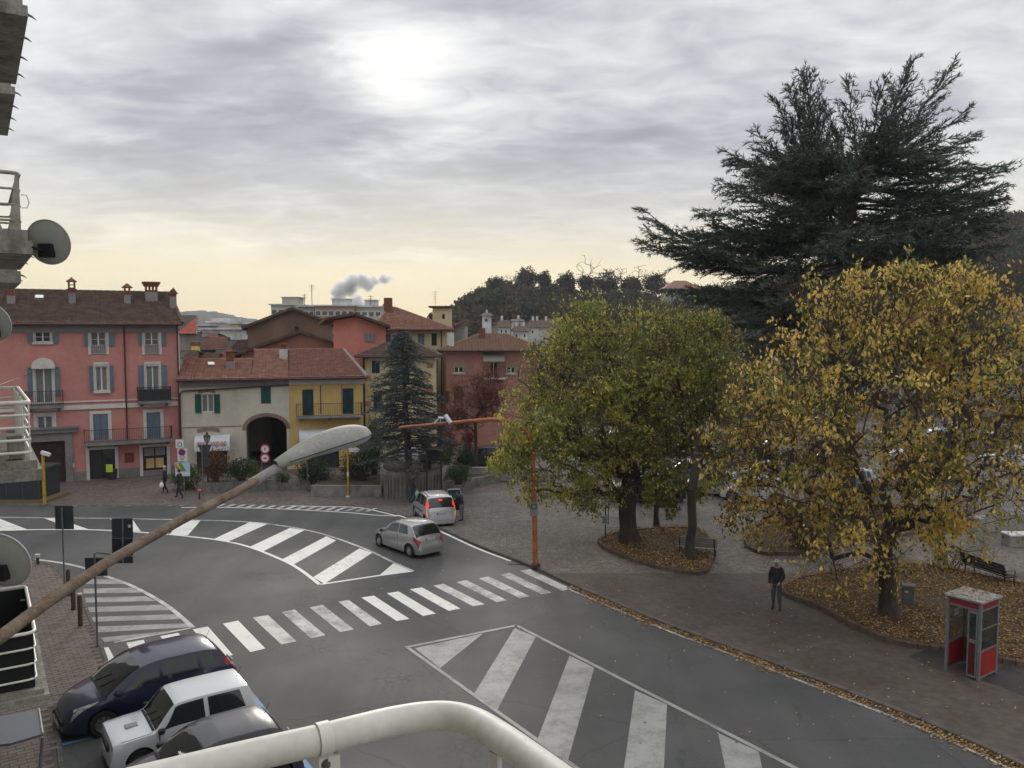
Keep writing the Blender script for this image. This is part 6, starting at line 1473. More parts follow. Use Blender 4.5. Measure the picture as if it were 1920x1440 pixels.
def make_car(name, label, S, paint, loc, heading, group=None, lit=False, detail=True, glass=CGLASS, rails=False, rim=RIM, cat='car', lower=None):
 """S: L,W, top profile (x from the nose), belt, plan; local +X is forward, origin on the ground"""
 L, W = S['L'], S['W']; top = smooth_pts(S['top']); belt = smooth_pts(S['belt']); plan = smooth_pts(S['plan']); rw = S['rw']; xw = S['xw']; tum = S.get('tumble', .28); gc = S.get('clear', .19)
 root = thing(name, label, cat, (loc[0], loc[1], loc[2] if len(loc) > 2 else 0.0), math.atan2(heading[1], heading[0]), group)
 ra_ = rw + .055
 def sec(x):
  zt = interp(top, x); zb_ = min(interp(belt, x), zt - .012); ws = W / 2 * interp(plan, x); wr = ws - tum * (zt - zb_) - .035
  zl = gc; 
  for w_ in xw:
   d_ = abs(x - w_)
   if d_ < ra_: zl = max(zl, rw + math.sqrt(ra_ ** 2 - d_ ** 2))
  z2 = max(zl + .006, min(gc + .20, zb_ - .1)); z3 = max(z2 + .01, lerp(z2, zb_, .62))
  cr = S.get('crown', .05)
  return [(0, gc), (ws * .90, zl - .0), (ws * .965, zl), (ws * .985, z2), (ws, z3), (ws * .975, zb_), (wr, max(zb_ + .008, zt - cr)), (wr * .72, zt - cr * .28), (0, zt)]
 def surf(x, v):
  s_ = sec(min(max(x, 0), L)); m_ = v if v <= 8 else 16 - v; i = min(int(m_), 7); f = m_ - i
  y = s_[i][0] + (s_[i + 1][0] - s_[i][0]) * f; z = s_[i][1] + (s_[i + 1][1] - s_[i][1]) * f
  return Vector((L / 2 - x, y if v <= 8 else -y, z))
 xs = sorted(set([round(t * L, 4) for t in np.linspace(0, 1, 46)] + [round(w_ + ra_ * c_, 4) for w_ in xw for c_ in (-1, -.92, -.75, -.5, -.25, 0, .25, .5, .75, .92, 1)] + [p[0] for p in S['top']]))
 ring = [0, 1, 2, 3, 4, 5, 6, 7, 8, 9, 10, 11, 12, 13, 14, 15]
 m = MB(); vs_ = [surf(x, v) for x in xs for v in ring]; n_ = 16; fs = []; ks = []
 for i in range(len(xs) - 1):
  for j in range(n_): fs.append((i * n_ + j, i * n_ + (j + 1) % n_, (i + 1) * n_ + (j + 1) % n_, (i + 1) * n_ + j)); ks.append(1 if j in (0, 1, 14, 15) or (lower and j in (2, 13)) else 0)
 m.v = [tuple(v_) for v_ in vs_]; m.f = fs; m.m = ks
 m.face([vs_[j] for j in range(n_)], 0); m.face([vs_[(len(xs) - 1) * n_ + j] for j in range(n_)], 0)
 m.build('body', [paint, BLACKP], root, smooth=True, world=False, weld=True, sharp=38)
 def panel(nm, c, material, off=.008, nx=8, nv=5, par=None, mirror=True, edge=None, v_full=False):
  """c = ((x_bottom_front, v_bottom),(x_top_front,v_top),(x_top_rear,v_top),(x_bottom_rear,v_bottom))"""
  outs = []
  for sd in ((1, -1) if mirror else (1,)):
   m_ = MB(); P = []
   for a in range(nx + 1):
    for b in range(nv + 1):
     s_, t_ = a / nx, b / nv
     xb = lerp(c[0][0], c[3][0], s_); xt = lerp(c[1][0], c[2][0], s_); vb = lerp(c[0][1], c[3][1], s_); vt = lerp(c[1][1], c[2][1], s_)
     x, v = lerp(xb, xt, t_), lerp(vb, vt, t_)
     e_ = .004; q = surf(x, v); du = surf(x + e_, v) - surf(x - e_, v); dv = surf(x, min(v + .01, 16)) - surf(x, max(v - .01, 0)); nn = dv.cross(du)
     if nn.length < 1e-9: nn = Vector((0, 0, 1))
     nn.normalize(); cc_ = q - Vector((q.x * .6, 0, .5))
     if nn.dot(cc_) < 0: nn = -nn
     q = q + nn * off
     if sd < 0: q = Vector((q.x, -q.y, q.z))
     P.append(q)
   w_ = nv + 1
   m_.mesh(P, [(i * w_ + j, i * w_ + j + 1, (i + 1) * w_ + j + 1, (i + 1) * w_ + j) for i in range(nx) for j in range(nv)])
   o_ = m_.build(nm, material, par or root, smooth=True, world=False); outs.append(o_)
  return outs
 ws0, ws1 = S['ws']; rs0, rs1 = S['rs']
 def shrink(c, dx, dv): return ((c[0][0] + dx, c[0][1] + dv), (c[1][0] + dx, c[1][1] - dv), (c[2][0] - dx, c[2][1] - dv), (c[3][0] - dx, c[3][1] + dv))
 wsc = ((ws0, 6.25), (ws0, 9.75), (ws1, 9.85), (ws1, 6.15)); panel('windscreen', wsc, glass, .006, 12, 12, mirror=False)
 rsc = ((rs0, 6.2), (rs0, 9.8), (rs1, 9.8), (rs1, 6.2)); panel('rear_window', rsc, glass, .006, 10, 12, mirror=False)
 for c in S['side']:
  panel('side_window', ((c[0], 5.10), (c[1], 5.90), (c[2], 5.90), (c[3], 5.10)), glass, .007, 8, 4)
 panel('head_lamp', S['head'], HEADL, .008, 6, 4)
 for o_ in panel('tail_lamp', S['tail'], TAILON if lit else TAIL, .010, 6, 5): pass
 if lit: 
  panel('indicator', S['ind'], INDON, .012, 3, 3)
  panel('brake_light', ((rs0 + .05, 7.8), (rs0 + .05, 8.2), (rs0 + .09, 8.2), (rs0 + .09, 7.8)), TAILON, .02, 3, 3, mirror=False)
 if detail:
  for xd in S['doors']:
   for o_ in panel('door_seam', ((xd - .010, 2.6), (xd - .010, 5.0), (xd + .010, 5.0), (xd + .010, 2.6)), BLACKP, .0035, 1, 8): pass
  panel('bonnet_seam', ((.22, 6.02), (.22, 6.12), (ws0 - .06, 6.12), (ws0 - .06, 6.02)), BLACKP, .004, 8, 1)
  panel('cowl', ((ws0 - .07, 6.3), (ws0 - .07, 9.7), (ws0 - .01, 9.7), (ws0 - .01, 6.3)), BLACKP, .004, 1, 12, mirror=False)
  panel('tailgate_seam', ((rs1 + .03, 5.6), (rs1 + .03, 5.75), (L - .12, 5.75), (L - .12, 5.6)), BLACKP, .004, 5, 1)
  panel('bumper_seam', ((.30, 3.45), (.30, 3.55), (xw[0] - ra_, 3.55), (xw[0] - ra_, 3.45)), BLACKP, .004, 3, 1)
  for xd in S['handles']:
   for o_ in panel('door_handle', ((xd - .09, 4.55), (xd - .09, 4.68), (xd + .09, 4.68), (xd + .09, 4.55)), paint, .03, 2, 1): pass
  panel('side_moulding', ((xw[0] + ra_ + .05, 3.75), (xw[0] + ra_ + .05, 3.95), (xw[1] - ra_ - .05, 3.95), (xw[1] - ra_ - .05, 3.75)), BLACKP if lower else paint, .014, 8, 1)
 zg = S.get('grille', .45); m = MB(); m.box((L / 2 - .012, 0, zg), (.06, W * .55, .12)); m.build('grille', BLACKP, root, world=False)
 m = MB(); m.box((L / 2 + .024, 0, zg - .16), (.012, .38, .10)); m.build('front_plate', PLATE, root, world=False)
 pz_ = S.get('pz', .62); xp_ = [x for x in np.linspace(L * .8, L, 80) if interp(top, x) > pz_ + .04][-1]
 m = MB(); m.box((L / 2 - xp_ - .055, 0, pz_), (.012, .50, .11), Matrix.Rotation(R(-8), 3, 'Y')); pl = m.build('rear_plate', PLATE, root, world=False)
 m = MB(); m.box((L / 2 - xp_ - .060, .225, pz_), (.014, .045, .105), Matrix.Rotation(R(-8), 3, 'Y')); m.build('plate_band', PLATEB, pl, world=False)
 for s_ in (1, -1):
  q = surf(S['mir'], 5.3); m = MB(); m.lathe([(0.001, -.06), (.06, -.05), (.085, 0), (.07, .05), (.001, .06)], (q.x + .03, s_ * (q.y + .12), q.z + .0), n=10); m.tube([(q.x, s_ * q.y, q.z - .02), (q.x + .03, s_ * (q.y + .1), q.z - .01)], .02, 6); m.build('mirror', S.get('mirm') or BLACKP, root, smooth=True, world=False)
 for s_ in (-.35, .2):
  a = surf(ws0 - .03, 8) + Vector((0, s_ * W / 2, -.01)); b = surf(lerp(ws0, ws1, .35), 8) + Vector((0, (s_ + .55) * W / 2 * .8, .012)); m = MB(); m.tube([a, b], .01, 4); m.build('wiper', BLACKP, root, world=False)
 a = surf(rs0 - .12, 8); m = MB(); m.tube([a, a + Vector((-.12, 0, .22))], .006, 4); m.build('aerial', BLACKP, root, world=False)
 if rails:
  for s_ in (1, -1):
   pts = [surf(lerp(ws1 + .1, rs0 - .1, t_), 6.35) + Vector((0, 0, .05 * math.sin(pi * min(t_ * 3, 1) / 2) if t_ < .3 else .05 * math.sin(pi * min((1 - t_) * 3, 1) / 2))) for t_ in np.linspace(0, 1, 9)]
   m = MB(); m.tube([(p.x, s_ * p.y, p.z + .012) for p in pts], .02, 6); m.build('roof_rail', BLACKP, root, world=False)
 for i, w_ in enumerate(xw):
  for s_ in (1, -1):
   yc = s_ * (W / 2 * interp(plan, w_) - .115); c = Vector((L / 2 - w_, yc, rw)); tw = .185
   m = MB(); m.lathe([(rw * .62, -tw / 2), (rw * .93, -tw / 2), (rw, -tw * .36), (rw, tw * .36), (rw * .93, tw / 2), (rw * .62, tw / 2), (rw * .62, -tw / 2)], c, 'Y', 26); wh = m.build('wheel', TYRE, root, smooth=True, world=False)
   m = MB(); o = s_ * tw * .42; m.lathe([(rw * .64, o), (rw * .60, o - s_ * .02), (rw * .52, o - s_ * .05), (.05, o - s_ * .06), (.001, o - s_ * .06)], c, 'Y', 20)
   for k_ in range(S.get('spokes', 7)):
    a = 2 * pi * k_ / S.get('spokes', 7); rr_ = rw * .34; m.box(c + Vector((cos(a) * rr_, o - s_ * .02, sin(a) * rr_)), (rw * .56, .03, .05), Matrix.Rotation(-a, 3, 'Y'))
   m.lathe([(.06, o), (.05, o + s_ * .012), (.001, o + s_ * .014)], c, 'Y', 12); m.build('rim', rim, wh, world=False, smooth=True)
   m = MB(); m.lathe([(rw * .6, -s_ * .02), (.001, -s_ * .02)], c, 'Y', 16); m.build('brake_disc', BLACKP, wh, world=False)
 m = MB(); m.box((0, 0, gc + .1), (L * .92, W * .72, .12)); m.build('underbody', BLACKP, root, world=False)
 return root, surf
SUPERMINI = dict(L=3.72, W=1.67, rw=.29, xw=(.72, 3.10), ws=(1.02, 1.62), rs=(3.12, 3.48), mir=1.15, doors=(1.02, 2.3), handles=(2.15,), tumble=.30, crown=.07, pz=.80, spokes=7,
 top=[(0, .36), (.04, .56), (.16, .70), (.5, .80), (.98, .89), (1.3, 1.14), (1.62, 1.35), (2.0, 1.44), (2.6, 1.45), (3.1, 1.38), (3.3, 1.20), (3.5, .94), (3.62, .80), (3.69, .62), (3.72, .36)],
 belt=[(0, .30), (.3, .62), (.98, .82), (2, .90), (3.0, .96), (3.45, .90), (3.72, .34)], plan=[(0, .62), (.12, .80), (.45, .95), (1, 1.0), (2.6, 1.0), (3.3, .95), (3.6, .84), (3.72, .72)],
 side=[(1.20, 1.62, 2.22, 2.26), (2.32, 2.28, 2.84, 3.02)], head=((.10, 4.6), (.14, 6.3), (.42, 6.1), (.40, 4.7)), tail=((3.40, 4.4), (3.40, 5.6), (3.64, 6.6), (3.66, 4.6)), ind=((3.5, 4.0), (3.5, 4.3), (3.6, 4.3), (3.6, 4.0)))
PANDA = dict(L=3.54, W=1.58, rw=.29, xw=(.68, 2.98), ws=(.82, 1.30), rs=(3.12, 3.36), mir=.95, doors=(.92, 1.95, 2.75), handles=(1.75, 2.6), tumble=.22, crown=.05, pz=.72, spokes=6,
 top=[(0, .40), (.03, .62), (.14, .80), (.45, .90), (.80, .97), (1.05, 1.25), (1.28, 1.46), (1.7, 1.54), (2.6, 1.55), (3.08, 1.50), (3.22, 1.28), (3.36, 1.00), (3.45, .84), (3.51, .60), (3.54, .38)],
 belt=[(0, .34), (.2, .66), (.8, .88), (2, .93), (3.1, 1.0), (3.3, .94), (3.54, .36)], plan=[(0, .70), (.1, .86), (.4, .97), (1, 1.0), (2.9, 1.0), (3.3, .97), (3.46, .92), (3.54, .84)],
 side=[(1.0, 1.30, 1.88, 1.90), (1.98, 1.96, 2.62, 2.68), (2.76, 2.70, 2.90, 3.0)], head=((.08, 4.6), (.10, 6.2), (.36, 6.0), (.34, 4.7)), tail=((3.20, 5.05), (3.16, 6.1), (3.30, 6.5), (3.36, 5.1)), ind=((3.34, 4.5), (3.34, 5.0), (3.46, 5.0), (3.46, 4.5)))
MPV = dict(L=4.30, W=1.81, rw=.32, xw=(.86, 3.52), ws=(.92, 1.75), rs=(3.72, 4.05), mir=1.22, doors=(1.12, 2.22, 3.25), handles=(2.05, 3.05), tumble=.24, crown=.07, pz=.85, spokes=8,
 top=[(0, .36), (.05, .58), (.22, .76), (.55, .90), (.92, 1.02), (1.3, 1.30), (1.72, 1.52), (2.3, 1.62), (3.0, 1.62), (3.62, 1.56), (3.85, 1.36), (4.03, 1.06), (4.18, .92), (4.27, .66), (4.30, .38)],
 belt=[(0, .30), (.35, .70), (.95, .92), (2, .98), (3.4, 1.06), (4.0, 1.02), (4.30, .36)], plan=[(0, .58), (.14, .78), (.5, .95), (1, 1.0), (3.2, 1.0), (3.9, .95), (4.18, .86), (4.30, .74)],
 side=[(1.30, 1.78, 2.16, 2.20), (2.28, 2.24, 3.10, 3.18), (3.26, 3.18, 3.50, 3.66)], head=((.16, 5.0), (.26, 6.6), (.78, 6.05), (.66, 5.2)), tail=((3.86, 5.0), (3.80, 6.1), (4.02, 6.3), (4.10, 5.0)), ind=((4, 4.5), (4, 5), (4.1, 5), (4.1, 4.5)), grille=.42)
BOXY = dict(L=3.41, W=1.50, rw=.275, xw=(.62, 2.78), ws=(.95, 1.38), rs=(3.10, 3.28), mir=1.08, doors=(1.02, 2.1), handles=(1.95,), tumble=.20, crown=.035, pz=.62, spokes=5,
 top=[(0, .40), (.02, .66), (.06, .80), (.5, .86), (.94, .91), (1.15, 1.14), (1.36, 1.36), (1.6, 1.42), (2.5, 1.44), (3.06, 1.42), (3.18, 1.22), (3.28, .96), (3.34, .80), (3.39, .60), (3.41, .38)],
 belt=[(0, .36), (.06, .72), (.94, .84), (2, .86), (3.1, .90), (3.3, .86), (3.41, .36)], plan=[(0, .90), (.06, .96), (.4, 1.0), (1, 1.0), (3.0, 1.0), (3.3, .98), (3.41, .93)],
 side=[(1.10, 1.40, 2.02, 2.04), (2.14, 2.12, 2.86, 2.98)], head=((.035, 5.1), (.035, 6.3), (.05, 6.3), (.05, 5.1)), tail=((3.30, 4.3), (3.30, 4.95), (3.38, 4.95), (3.39, 4.3)), ind=((3.3, 4), (3.3, 4.3), (3.38, 4.3), (3.38, 4)), grille=.62)
HATCH = dict(L=3.85, W=1.66, rw=.30, xw=(.76, 3.22), ws=(1.05, 1.68), rs=(3.30, 3.58), mir=1.2, doors=(1.08, 2.1, 3.0), handles=(1.95, 2.85), tumble=.28, crown=.06, pz=.8, spokes=7,
 top=[(0, .36), (.04, .56), (.2, .72), (.6, .84), (1.04, .93), (1.35, 1.18), (1.68, 1.38), (2.1, 1.47), (2.8, 1.47), (3.26, 1.40), (3.44, 1.18), (3.58, .96), (3.72, .84), (3.81, .62), (3.85, .36)],
 belt=[(0, .30), (.3, .64), (1.0, .85), (2, .91), (3.1, .97), (3.6, .91), (3.85, .34)], plan=[(0, .62), (.12, .80), (.45, .95), (1, 1.0), (2.9, 1.0), (3.5, .95), (3.75, .86), (3.85, .74)],
 side=[(1.22, 1.70, 2.04, 2.06), (2.14, 2.12, 2.86, 2.92), (3.0, 2.94, 3.10, 3.24)], head=((.12, 4.8), (.16, 6.4), (.50, 6.1), (.46, 4.9)), tail=((3.5, 4.5), (3.5, 5.7), (3.74, 6.2), (3.76, 4.6)), ind=((3.5, 4), (3.5, 4.3), (3.6, 4.3), (3.6, 4)))
SUV = dict(L=4.45, W=1.85, rw=.36, xw=(.88, 3.56), ws=(1.22, 1.85), rs=(3.95, 4.22), mir=1.4, doors=(1.25, 2.3, 3.3), handles=(2.15, 3.15), tumble=.22, crown=.06, pz=.9, spokes=8, clear=.24,
 top=[(0, .45), (.05, .72), (.2, .92), (.7, 1.02), (1.2, 1.08), (1.55, 1.38), (1.88, 1.60), (2.3, 1.68), (3.3, 1.69), (3.92, 1.62), (4.08, 1.36), (4.2, 1.12), (4.32, 1.0), (4.42, .72), (4.45, .44)],
 belt=[(0, .38), (.3, .82), (1.2, 1.0), (2.4, 1.05), (3.8, 1.10), (4.2, 1.05), (4.45, .40)], plan=[(0, .68), (.12, .84), (.5, .97), (1, 1.0), (3.4, 1.0), (4.1, .97), (4.35, .88), (4.45, .80)],
 side=[(1.45, 1.90, 2.24, 2.28), (2.36, 2.32, 3.24, 3.30), (3.40, 3.32, 3.80, 3.92)], head=((.12, 4.8), (.16, 6.3), (.55, 6.0), (.50, 4.9)), tail=((4.15, 4.6), (4.12, 5.6), (4.32, 5.9), (4.36, 4.7)), ind=((4, 4), (4, 4.3), (4.1, 4.3), (4.1, 4)))
def mid(a, b): return (a + b) / 2
w1 = G(768, 1045); w0 = G(712, 1025); hd = (w0 - w1).normalized(); side_ = Vector((-hd.y, hd.x, 0))
cen = w1 + hd * (3.72 / 2 - (3.72 - 3.10)) - side_ * .75
make_car('silver_hatchback', 'silver three door hatchback driving over the bend past the hatched island', SUPERMINI, P_SILV, cen, hd, glass=CGLASS)
hd2 = Vector((-.34, .94, 0)).normalized(); sd2 = Vector((-hd2.y, hd2.x, 0))
rr_ = G(829, 990); cen2 = Vector((rr_.x, rr_.y, .01)) + hd2 * (3.54 / 2)
panda, psurf = make_car('small_hatchback', 'light silver small car with lit red tail lamps stopped beside the curved planter', PANDA, P_SILW, cen2, hd2, lit=True, rails=True, lower=True)
m = MB(); hx = 3.54 / 2 - .94; a = R(62)
dv = Vector((-cos(a), -sin(a), 0)) * 1.0; h0 = Vector((hx, -.78, 0)); tn = Vector((sin(a), -cos(a), 0)) * .05
for z0, z1, w0_, w1_ in ((.30, .92, 0, 1.0),): m.prism([h0 + Vector((0, 0, z0)), h0 + dv + Vector((0, 0, z0)), h0 + dv + Vector((0, 0, z1)), h0 + Vector((0, 0, z1))], tn)
m.tube([h0 + Vector((0, 0, .92)), h0 + dv * .30 + Vector((0, .04, 1.42)), h0 + dv * .95 + Vector((0, .05, 1.46)), h0 + dv * 1.0 + Vector((0, 0, .92))], .028, 6)
dr = m.build('open_door', P_SILW, panda, world=False); m = MB(); m.face([h0 + dv * .05 + Vector((0, .01, .93)), h0 + dv * .32 + Vector((0, .04, 1.40)), h0 + dv * .93 + Vector((0, .04, 1.43)), h0 + dv * .98 + Vector((0, .01, .93))]); m.build('door_glass', CGLASSB, dr, world=False)
m = MB(); m.prism([h0 + Vector((0, .0, .32)) - tn * .4, h0 + dv * .96 + Vector((0, 0, .32)) - tn * .4, h0 + dv * .96 + Vector((0, 0, .88)) - tn * .4, h0 + Vector((0, 0, .88)) - tn * .4], -tn * .2); m.build('door_lining', BLACKP, dr, world=False)
hb = -nout.normalized()
fm = G(128, 1386, .2); cmpv = Vector((-9.5, 21.15, 0))
make_car('blue_people_carrier', 'dark blue people carrier parked nearest the crossing with its nose at the pavement', MPV, P_BLUE, cmpv, hb + Vector((.02, -.05, 0)), rim=STEELR)
cpan = Vector((-7.85, 19.2, 0))
boxy, bsurf = make_car('white_boxy_hatchback', 'white boxy old hatchback parked between the blue and the grey car', BOXY, P_WHITE, cpan, hb, rim=STEELR, glass=CGLASS)
m = MB(); q = bsurf(.55, 8.3); m.box(q + Vector((0, .2, .012)), (.26, .2, .02)); 
m.build('bonnet_vent', mat('grey_vent', (.25, .25, .25), .6), boxy, world=False)
make_car('dark_grey_hatchback', 'dark grey car parked third in the bays, nearest the balcony rail', HATCH, P_GREY, Vector((-6.55, 17.2, 0)), hb, rim=STEELR)
P0 = G(1225, 950, .02)
spots = [('dark_suv', 'black off road car with bright alloy wheels behind the thick green tree trunk', SUV, P_BLK, (1215, 944), 178),
         ('parked_car', 'white saloon like car with open sky reflections behind the slatted bench', HATCH, P_SILW, (1345, 932), 150),
         ('parked_car', 'pale silver car nosed in behind the white one near the green tree', HATCH, P_SILV, (1290, 908), 165),
         ('parked_car', 'light grey car half hidden between the two tree crowns', SUPERMINI, P_SILW, (1440, 908), 160),
         ('parked_car', 'mid blue small car in the second row left of the yellow crown', SUPERMINI, P_MBLUE, (1392, 862), 170),
         ('parked_car', 'white small car in the second row beyond the blue one', PANDA, P_WHITE, (1460, 858), 170),
         ('parked_car', 'silver car at the left end of the second row', SUPERMINI, P_SILV, (1235, 858), 175),
         ('parked_car', 'white car in the second row behind the green crown', HATCH, P_WHITE, (1300, 856), 175),
         ('parked_car', 'dark car behind the yellow crown in the middle of the car park', HATCH, P_BLK, (1560, 880), 165),
         ('parked_car', 'white car with sky bright roof in the right part of the car park, nearer', HATCH, P_WHITE, (1905, 878), 168),
         ('parked_car', 'pale car in the far row at the right edge behind bare twigs', SUV, P_SILW, (1850, 850), 168),
         ('parked_car', 'deep blue car in the far row just above the white roofs', SUPERMINI, P_BLUE, (1880, 826), 170),
         ('parked_car', 'white van like car in the far row left of the lamp post', SUV, P_WHITE, (1800, 826), 170),
         ('parked_car', 'red tailed grey car low behind the yellow crown', SUPERMINI, P_GREY, (1780, 905), 168),
         ('parked_car', 'silver car in the far row behind the yellow crown', SUPERMINI, P_SILV, (1640, 842), 170),
         ('parked_car', 'white car between the two green trunks and the yellow crown, near row', HATCH, P_WHITE, (1425, 945), 152),
         ('parked_car', 'pale car just right of the yellow tree trunk in the near row', HATCH, P_SILW, (1600, 925), 160),
         ('parked_car', 'white hatchback seen under the right side of the yellow crown', SUPERMINI, P_WHITE, (1725, 868), 165),
         ('parked_car', 'dark red car in the far row behind the yellow crown', SUPERMINI, P_RED, (1580, 838), 170),
         ('parked_car', 'silver grey car in the far row at left behind the green crown', SUPERMINI, P_SILW, (1150, 842), 175)]
for nm, lab, sp, pt_, (px, py), ang in spots:
 g = G(px, py, .02); make_car(nm, lab, sp, pt_, (g.x, g.y + .9, .02), (cos(R(ang)), sin(R(ang))), group='cars parked in the square behind the trees', detail=False)
g = G(905, 826, 0); 
for px, py, pt_, lab in ((905, 822, P_GREY, 'dark blue grey car parked in front of the salmon house wall'), (775, 806, P_SILW, 'white car roof glimpsed through the conifer under the orange arm')):
 g = V(px, py, 60); make_car('parked_car', lab, SUPERMINI, pt_, (g.x, 60, .01), (-1, .05), detail=False)
# ============================================================ PEOPLE
SKIN = mat('skin', (.42, .26, .19), .6)
def cloth(n, c): return mat(n, c, .9, tuple(x * .7 for x in c), scale=9, bump=.3, bscale=40)
def person(label, loc, face, pose, mats, hgt=1.76, hairc=(.03, .02, .015), cap=None, coat_len=.0, shoe=(.012, .012, .012), group=None):
 """pose: dict of joint positions in metres (x right, y forward, z up) for a 1.76 m figure; one continuous skin mesh"""
 top_c, leg_c = mats
 J = dict(pelvis=(0, 0, .95), waist=(0, 0, 1.10), chest=(0, .0, 1.32), neck=(0, 0, 1.48), head0=(0, .01, 1.56), head1=(0, .015, 1.64), head2=(0, .005, 1.72),
             ls=(-.17, 0, 1.42), le=(-.23, -.02, 1.15), lw=(-.24, .06, .90), rs=(.17, 0, 1.42), re=(.23, -.02, 1.15), rw=(.24, .06, .90),
             lh=(-.09, 0, .90), lk=(-.10, .02, .49), la=(-.10, -.02, .09), lt=(-.11, .14, .035), rh=(.09, 0, .90), rk=(.10, .02, .49), ra=(.10, -.02, .09), rt=(.11, .14, .035))
 J.update(pose); k_ = hgt / 1.76
 rad = dict(pelvis=(.165, .13), waist=(.16, .125), chest=(.19, .14), neck=(.055, .055), head0=(.062, .07), head1=(.080, .095), head2=(.062, .075), ls=(.085, .085), le=(.062, .064), lw=(.044, .044), rs=(.085, .085), re=(.062, .064), rw=(.044, .044),
               lh=(.10, .105), lk=(.072, .076), la=(.045, .05), lt=(.035, .03), rh=(.10, .105), rk=(.072, .076), ra=(.045, .05), rt=(.035, .03))
 E_ = [('pelvis', 'waist', 't'), ('waist', 'chest', 't'), ('chest', 'neck', 't'), ('neck', 'head0', 's'), ('head0', 'head1', 's'), ('head1', 'head2', 's'), ('chest', 'ls', 't'), ('ls', 'le', 't'), ('le', 'lw', 't'), ('chest', 'rs', 't'), ('rs', 're', 't'), ('re', 'rw', 't'),
          ('pelvis', 'lh', 'l'), ('lh', 'lk', 'l'), ('lk', 'la', 'l'), ('la', 'lt', 'f'), ('pelvis', 'rh', 'l'), ('rh', 'rk', 'l'), ('rk', 'ra', 'l'), ('ra', 'rt', 'f')]
 for s_ in 'lr':   # hands: palm, four fingers, thumb
  w_ = Vector(J[s_ + 'w']); e_ = Vector(J[s_ + 'e']); d = (w_ - e_).normalized(); sx = d.cross(Vector((1, 0, 0))).normalized() if abs(d.x) < .9 else Vector((0, 1, 0))
  J[s_ + 'p'] = tuple(w_ + d * .07); rad[s_ + 'p'] = (.026, .036); E_.append((s_ + 'w', s_ + 'p', 's'))
  for q in range(4):
   b_ = w_ + d * .10 + sx * (.030 - .02 * q); t_ = b_ + d * (.055 - .006 * abs(q - 1.3)) + Vector((0, .02, 0))
   J[f'{s_}f{q}'] = tuple(b_); J[f'{s_}g{q}'] = tuple(t_); rad[f'{s_}f{q}'] = (.011, .011); rad[f'{s_}g{q}'] = (.008, .008); E_ += [(s_ + 'p', f'{s_}f{q}', 's'), (f'{s_}f{q}', f'{s_}g{q}', 's')]
  J[s_ + 'h1'] = tuple(w_ + d * .06 + sx * .05); rad[s_ + 'h1'] = (.010, .010); E_.append((s_ + 'p', s_ + 'h1', 's'))
 names = list(J); idx = {n_: i for i, n_ in enumerate(names)}
 me = bpy.data.meshes.new('tmp'); me.from_pydata([tuple(Vector(J[n_]) * k_) for n_ in names], [(idx[a], idx[b]) for a, b, _ in E_], [])
 ob = bpy.data.objects.new('tmp', me); C.objects.link(ob); ob.modifiers.new('s', 'SKIN'); 
 for i, n_ in enumerate(names): me.skin_vertices[0].data[i].radius = (rad[n_][0] * k_, rad[n_][1] * k_)
 me.skin_vertices[0].data[idx['pelvis']].use_root = True
 sd_ = ob.modifiers.new('d', 'SUBSURF'); sd_.levels = 2; sd_.render_levels = 2
 bpy.context.view_layer.update(); mm = bpy.data.meshes.new_from_object(ob.evaluated_get(bpy.context.evaluated_depsgraph_get())); bpy.data.objects.remove(ob)
 mm.materials.clear()
 for q in (top_c, leg_c, SKIN, mat('shoe_black', shoe, .6)): mm.materials.append(q)
 segs = [(Vector(J[a]) * k_, Vector(J[b]) * k_, {'t': 0, 'l': 1, 's': 2, 'f': 3}[c]) for a, b, c in E_]
 mis = []
 for p in mm.polygons:
  c = p.center; best = (9, 0)
  for a, b, t_ in segs:
   ab = b - a; f = max(0, min(1, (c - a).dot(ab) / ab.length_squared)); d_ = (a + ab * f - c).length
   if d_ < best[0]: best = (d_, t_)
  t_ = best[1]
  if t_ == 1 and c.z > (.95 - coat_len) * k_: t_ = 0
  if t_ == 1 and c.z < .10 * k_: t_ = 3
  mis.append(t_)
 mm.polygons.foreach_set('material_index', mis); mm.polygons.foreach_set('use_smooth', [True] * len(mm.polygons))
 o = bpy.data.objects.new('person', mm); C.objects.link(o); tag(o, label, 'person', group); o.location = loc; o.rotation_euler = (0, 0, math.atan2(face[1], face[0]) - pi / 2)
 hc = Vector(J['head2']) * k_; h1 = Vector(J['head1']) * k_
 m = MB(); prof = [(.001, .075), (.05, .066), (.082, .035), (.092, -.01), (.088, -.06), (.07, -.10)]
 m.lathe([(r_ * k_, z_ * k_) for r_, z_ in prof], h1 + Vector((0, -.018, .045)) * k_, n=14)
 if cap:
  m.build('cap', cap, o, smooth=True, world=False); b_ = MB(); b_.box(h1 + Vector((0, .10, .055)) * k_, (.13 * k_, .10 * k_, .012)); b_.build('peak', cap, o, world=False)
 else: m.build('hair', mat('hair_' + str(int(hairc[0] * 1000)), hairc, .8), o, smooth=True, world=False)
 nz = MB(); nz.box(h1 + Vector((0, .095, -.012)) * k_, (.022, .03, .04), taper=.5); nz.build('nose', SKIN, o, world=False)
 for s_ in (-1, 1):
  e_ = MB(); e_.lathe([(.001, .011), (.011, 0), (.001, -.011)], h1 + Vector((s_ * .032, .088, .012)) * k_, n=8); e_.build('eye', mat('eye_dark', (.02, .015, .012), .3), o, world=False)
  e_ = MB(); e_.box(h1 + Vector((s_ * .084, .0, -.01)) * k_, (.014, .035, .05)); e_.build('ear', SKIN, o, world=False)
 e_ = MB(); e_.box(h1 + Vector((0, .088, -.048)) * k_, (.045, .01, .010)); e_.build('mouth', mat('lips', (.25, .09, .07), .6), o, world=False)
 return o, J, k_
